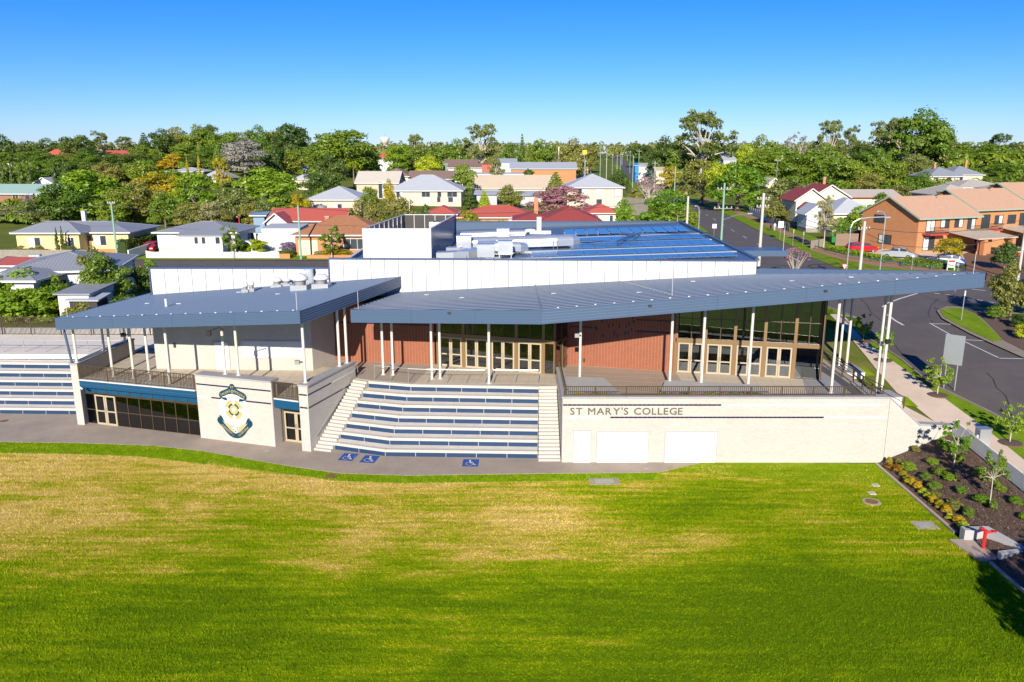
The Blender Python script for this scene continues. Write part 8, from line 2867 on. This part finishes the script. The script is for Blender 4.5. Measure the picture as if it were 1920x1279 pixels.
# wires sagging between poles
M['wire'] = plain('wire', (.05, .05, .055), .6)
def wire(label, a, b, sag, r=.03):
    q = MB()
    a, b = Vector(a), Vector(b)
    pts = [a.lerp(b, i / 14) - Vector((0, 0, sag * 4 * (i / 14) * (1 - i / 14))) for i in range(15)]
    q.path(pts, r, 4)
    tag(wpart(q, 'power_line', M['wire']), label, 'wire', 'overhead wires')
up = lambda k, dx=0, dz=0: (PT[k][0] + dx, PT[k][1], PT[k][2] + dz)
wire('overhead wire between the two green poles of the left street', up('a', 0, -.2), up('b', 0, -.2), 1.2)
wire('overhead wire running left from the green pole by the cream house', up('a', 0, -.2), (-110, 122, up('a')[2] - 2.5), .8)
wire('overhead wire from the tiled house pole to the pale pole beyond the roof', up('b', 0, -.3), up('c', 0, -.2), 1.5)
wire('overhead wire from the green roadside pole to the two-armed pole, upper', up('h', -1, -1.4), up('d', -.9, -.7), 2.2)
wire('overhead wire from the green roadside pole to the two-armed pole, lower', up('h', 1, -1.4), up('d', 1.1, -3.2), 2.4)
wire('overhead wire from the two-armed pole to the pale verge pole', up('d', 0, -.7), up('e', 0, -.6), .8)
wire('overhead wire from the verge pole to the pole by the red car, upper', up('e', .7, -.6), up('f', -.7, -.8), 1.0)
wire('overhead wire from the verge pole to the pole by the red car, lower', up('e', .7, -1.5), up('f', .8, -.8), 1.3)
wire('overhead wire from the pole by the red car to the driveway pole, upper', up('f', .8, -.8), up('g', 0, -.3), 1.0)
wire('overhead wire from the pole by the red car to the driveway pole, lower', up('f', .8, -2.2), up('g', 0, -2.0), 1.2)
wire('overhead wire from the driveway pole down towards the island', up('f', .3, -1.4), (48, 60, 9.0), 1.2)
# signs and small poles
def sign(label, px, py, ytop, w_, h, mat='white', rz=0.0, shape='box', text=None):
    g = G(px, py)
    zt = PY(px, ytop, g.y).z
    t_ = thing('road_sign', label, 'sign', tuple(g), rz, 'roadside signs')
    hh = zt - g.z
    lpart(MB().tube((0, 0, -.1), (0, 0, hh), .035, n=8), 'pole', M['galv'], t_)
    if shape == 'box':
        lpart(MB().box(-w_ / 2, w_ / 2, -.06, -.04, hh - h, hh), 'panel', M[mat], t_)
    else:
        q = MB()
        q.add([(-w_ / 2, -.05, hh), (0, -.05, hh - h), (w_ / 2, -.05, hh), (-w_ / 2, -.035, hh), (0, -.035, hh - h), (w_ / 2, -.035, hh)], [(0, 1, 2), (5, 4, 3), (0, 3, 4, 1), (1, 4, 5, 2), (2, 5, 3, 0)])
        lpart(q, 'panel', M['red_paint'], t_)
        q = MB()
        s = .62
        q.add([(-w_ / 2 * s, -.058, hh - h * .13), (0, -.058, hh - h * .78), (w_ / 2 * s, -.058, hh - h * .13)], [(0, 1, 2)])
        lpart(q, 'panel_centre', M['white'], t_)
    return t_
sign('white square sign on the verge beside the walking people', 1462, 450, 415, .95, 1.15)
sign('small white sign beyond the hall corner at the road edge', 1338, 450, 420, .75, .75)
sign('red bordered triangular give way sign by the townhouse corner', 1583, 505, 494, 1.0, .95, shape='tri')
sign('thin white marker pole right of the verge sign', 1486, 461, 430, .08, .6)
sign('second thin white marker pole right of the verge sign', 1505, 461, 434, .08, .6)
sign('thin sign pole in front of the blue car', 1709, 507, 478, .25, .3)
sign('thin sign pole leaning on the traffic island', 1802, 604, 545, .12, .5)
sign('slim white pole in the garden by the driveway', 1789, 560, 481, .1, .4)
def board_sign(label, px, py, w_, h, mat, top):
    g = G(px, py)
    t_ = thing('board_sign', label, 'sign', tuple(g), 0, 'townhouse boards')
    for x in (-w_ / 2, w_ / 2):
        lpart(MB().box(x - .05, x + .05, -.05, .05, 0, h), 'post', M['white'], t_)
    lpart(MB().box(-w_ / 2, w_ / 2, -.09, -.06, h * .3, h), 'panel', M[mat], t_)
    lpart(MB().box(-w_ / 2 + .05, w_ / 2 - .05, -.10, -.091, h * .78, h * .93), 'heading', M[top], t_)
board_sign('white board sign with dark bird emblem at the hedge end', 1782, 508, .95, 1.5, 'white', 'red_paint')
board_sign('red and white board beside the driveway bush', 1905, 483, 1.4, 1.0, 'red_paint', 'white')
ys = thing('shop_sign', 'yellow square shop sign high on a pole on the far ridge', 'sign', (XY(1096, 430, 14), 430, T(40, 430)))
zt = PY(1096, 282, 430).z - T(40, 430)
M['yellow_paint'] = plain('yellow_paint', (.85, .60, .01), .5, var=.04)
lpart(MB().tube((0, 0, 0), (0, 0, zt - 2), .2, n=8), 'pole', M['galv'], ys)
lpart(MB().box(-1.1, 1.1, -.2, .2, zt - 2, zt), 'panel', M['yellow_paint'], ys)
# water tower on the horizon
wt = thing('water_tower', 'pale concrete water tower shaped like a goblet on the horizon', 'tower', (XY(722, 1000, 20), 1000, T(-150, 1000)))
hb = PY(722, 257, 1000).z - T(-150, 1000)
lpart(MB().lathe([(3.2, 0), (2.2, hb * .45), (2.4, hb * .6)], n=16), 'stem', M['concrete_pale'], wt, True)
lpart(MB().lathe([(2.4, hb * .6), (5.8, hb * .88), (5.8, hb * .94), (5.2, hb)], n=20), 'bowl', M['concrete_pale'], wt, True)
lpart(MB().tube((0, 0, hb), (0, 0, hb + 3.5), .2, n=6), 'mast', M['galv'], wt)

# ================================================================ cars
def car(label, x, y, rz, paint_, body='sedan', L=4.5, W=1.78, H=1.45, group='parked cars', z=None):
    t_ = thing('parked_car', label, 'car', (x, y, (T(x, y) if z is None else z) + .1), rz, group)
    h2 = .62 * H
    prof = {'sedan': [(-.5, .30), (-.5, .52), (-.47, .60), (-.33, .64), (-.20, .97), (-.02, 1.0), (.12, .95), (.26, .66), (.44, .58), (.495, .48), (.5, .28)],
            'hatch': [(-.5, .30), (-.5, .60), (-.47, .70), (-.38, .93), (-.20, 1.0), (.0, .99), (.12, .93), (.27, .66), (.45, .57), (.495, .46), (.5, .28)]}[body]
    secs = []
    nseg = 5
    ys_ = [-1, -.93, -.8, .8, .93, 1]
    for s in ys_:
        k = 1 - .10 * max(0, abs(s) - .8) / .2
        sec = []
        for u, v in prof:
            inset = 1 - .18 * max(0, v - .64) / .36
            zz = .2 + (v - .2) * (1 if abs(s) < .85 else (1 - .06 * (abs(s) - .8) / .2))
            sec.append((u * L * (1 if abs(s) < .85 else .985), s * W / 2 * inset, zz * H))
        sec = [(-.47 * L, s * W / 2, .14 * H)] + sec + [(.47 * L, s * W / 2, .14 * H)]
        secs.append(sec)
    q = MB()
    k = len(secs[0])
    vs_ = [p for s in secs for p in s]
    fs_ = []
    for i in range(len(secs) - 1):
        for j in range(k):
            a, b = i * k + j, i * k + (j + 1) % k
            fs_.append((a, a + k, b + k, b))
    fs_ += [tuple(range(k)), tuple(range((len(secs) - 1) * k, len(secs) * k))[::-1]]
    q.add(vs_, fs_)
    lpart(q, 'body', M[paint_], t_)
    # glasshouse: windscreen, rear screen and side windows, set just proud of the shell
    pts = [p for p in prof if p[1] >= .63]
    def gp(u, v, s):
        inset = 1 - .18 * max(0, v - .64) / .36
        return (u * L, s * W / 2 * inset, (.2 + (v - .2)) * H)
    top_f = max((p for p in pts if p[1] > .92), key=lambda p: p[0])
    top_r = min((p for p in pts if p[1] > .92), key=lambda p: p[0])
    low_f = max(pts, key=lambda p: p[0])
    low_r = min(pts, key=lambda p: p[0])
    for a, b, nm, sg_ in ((low_f, top_f, 'windscreen', 1), (low_r, top_r, 'rear_window', -1)):
        q = MB()
        c = []
        for (u, v), kk in ((a, .12), (b, .12)):
            m_ = ((a[0] + b[0]) / 2, (a[1] + b[1]) / 2)
            u2, v2 = u + (m_[0] - u) * kk, v + (m_[1] - v) * kk
            for s in (-.82, .82):
                x_, y_, z_ = gp(u2, v2, s)
                c.append((x_ + sg_ * .015, y_, z_ + .015))
        q.add(c, [(0, 1, 3, 2) if sg_ > 0 else (2, 3, 1, 0)])
        lpart(q, nm, M['house_glass'], t_)
    for s in (-1, 1):
        for u0, u1 in ((top_r[0] + .01 - .05, .5 * (top_r[0] + top_f[0]) - .015), (.5 * (top_r[0] + top_f[0]) + .015, top_f[0] + .07)):
            q = MB()
            c = []
            for u, v in ((u0 - (.02 if u0 < -.1 else 0), .69), (u1 + (.04 if u1 > .1 else 0), .69), (u1, .93), (u0 + .02, .93)):
                x_, y_, z_ = gp(u, v, s * 1.012)
                c.append((x_, y_, z_))
            q.add(c, [(0, 1, 2, 3) if s < 0 else (3, 2, 1, 0)])
            lpart(q, 'side_window', M['house_glass'], t_)
        for u in (-.31, .31):
            w = lpart(MB().tube((u * L, s * (W / 2 - .2), .22), (u * L, s * (W / 2 + .01), .22), .31, n=18), 'wheel', M['black'], t_)
            lpart(MB().tube((u * L, s * (W / 2 + .0), .22), (u * L, s * (W / 2 + .02), .22), .19, n=12), 'rim', M['alloy'], w)
        lpart(MB().box(.47 * L, .498 * L, s * W * .36 - .2, s * W * .36 + .2, .40 * H, .50 * H), 'headlight', M['white'], t_)
        lpart(MB().box(-.502 * L, -.48 * L, s * W * .36 - .18, s * W * .36 + .18, .42 * H, .54 * H), 'tail_light', M['red_paint'], t_)
        lpart(MB().box(top_f[0] * L + .35, top_f[0] * L + .5, s * (W / 2 + .02) - .08, s * (W / 2 + .02) + .08, .64 * H, .72 * H), 'mirror', M[paint_], t_)
    return t_
for nm, c in [('car_red', (.50, .012, .015)), ('car_silver', (.42, .44, .46)), ('car_blue', (.015, .05, .22)), ('car_white', (.75, .75, .75)), ('car_dark', (.05, .02, .02))]:
    M[nm] = plain(nm, c, .25, var=.03, spec=.7, metal=.2 if nm == 'car_silver' else 0)
for px, py, rz, c, b, lab in [(1615, 473, R(4), 'car_red', 'hatch', 'red hatchback parked behind the hedge left of the silver car'), (1683, 484, R(150), 'car_silver', 'sedan', 'silver sedan parked between the hedges'),
                              (1772, 498, R(160), 'car_blue', 'hatch', 'blue car half hidden behind the hedge by the driveway tree'), (1836, 466, R(-100), 'car_white', 'hatch', 'white car parked under the townhouse carport'),
                              (284, 472, R(-82), 'car_red', 'hatch', 'red car parked beside the white boarded house'), (1618, 447, R(5), 'car_dark', 'sedan', 'dark red car parked in shade left of the gable wall'),
                              (925, 379, R(3), 'car_white', 'hatch', 'white van-like car in the yard between the carports')]:
    g = G(px, py)
    car(lab, g.x, g.y, rz, c, b)
# wheelie bins
for i, px in enumerate((1561, 1568)):
    g = G(px, 455)
    b = thing('wheelie_bin', ['green wheelie bin, left of the two by the red brown fence', 'green wheelie bin, right of the two by the red brown fence'][i], 'bin', tuple(g), 0, 'green wheelie bins')
    q = MB()
    q.add([(-.25, -.3, .05), (.25, -.3, .05), (.25, .3, .05), (-.25, .3, .05), (-.31, -.38, 1.0), (.31, -.38, 1.0), (.31, .36, 1.0), (-.31, .36, 1.0)], [(0, 3, 2, 1), (4, 5, 6, 7), (0, 1, 5, 4), (1, 2, 6, 5), (2, 3, 7, 6), (3, 0, 4, 7)])
    lpart(q, 'body', M['bin_green'] if 'bin_green' in M else M.setdefault('bin_green', plain('bin_green', (.02, .22, .06), .5)), b)
    lpart(MB().box(-.34, .34, -.42, .4, 1.0, 1.07), 'lid', M['bin_green'], b)
# ================================================================ people walking on the earth path
def person(label, px, py, h, top, legs, rz, stride):
    g = G(px, py)
    t_ = thing('person', label, 'person', tuple(g), rz, None)
    k = h / 1.75
    V = {'pel': (0, 0, .95), 'chest': (0, .01, 1.28), 'neck': (0, 0, 1.47), 'head': (0, -.02, 1.60), 'top': (0, -.01, 1.72)}
    vs_ = [V['pel'], V['chest'], V['neck'], V['head'], V['top']]
    rad = [(.15, .11), (.17, .11), (.055, .055), (.085, .1), (.06, .07)]
    ed = [(0, 1), (1, 2), (2, 3), (3, 4)]
    for s in (-1, 1):
        st = stride * s
        i = len(vs_)
        vs_ += [(s * .09, 0, .90), (s * .10, -.12 * st, .50), (s * .10, -.22 * st + .05, .08), (s * .11, -.22 * st - .10, .03)]
        rad += [(.095, .1), (.06, .065), (.042, .045), (.04, .03)]
        ed += [(0, i), (i, i + 1), (i + 1, i + 2), (i + 2, i + 3)]
        i = len(vs_)
        vs_ += [(s * .19, 0, 1.40), (s * .24, .05 * st, 1.12), (s * .23, .16 * st - .05, .90), (s * .225, .2 * st - .08, .80)]
        rad += [(.06, .06), (.045, .045), (.035, .035), (.04, .025)]
        ed += [(1, i), (i, i + 1), (i + 1, i + 2), (i + 2, i + 3)]
    me = bpy.data.meshes.new('body')
    me.from_pydata([(x * k, y * k, z * k) for x, y, z in vs_], ed, [])
    o = link('body', me, t_, MW[t_.name].copy())
    sk = o.modifiers.new('skin', 'SKIN')
    for i, (v, r_) in enumerate(zip(me.skin_vertices[0].data, rad)):
        v.radius = (r_[0] * k, r_[1] * k)
        v.use_root = i == 0
    ss = o.modifiers.new('smooth', 'SUBSURF')
    ss.levels = ss.render_levels = 1
    me.materials.append(M[top + '_cloth'])
    lpart(MB().lathe([(.02, 1.60 * k), (.10 * k, 1.62 * k), (.105 * k, 1.68 * k), (.07 * k, 1.76 * k), (.01, 1.78 * k)], (0, .015, 0), n=12), 'hair', M['black'], t_, True)
    lpart(MB().lathe([(.17 * k, .62 * k), (.165 * k, .95 * k), (.16 * k, 1.02 * k)], n=14), 'skirt' if legs == 'skirt' else 'shorts', M['black' if top == 'dark' else 'pale_cloth'], t_, True)
M['dark_cloth'] = plain('dark_cloth', (.10, .05, .04), .8)
M['pale_cloth'] = plain('pale_cloth', (.45, .60, .60), .8)
person('person in dark clothes walking on the earth path by the road', 1445, 433.5, 1.75, 'dark', 'shorts', R(170), 1)
person('person in pale blue-green clothes walking at the right of the pair', 1452, 433, 1.68, 'pale', 'skirt', R(170), -1)
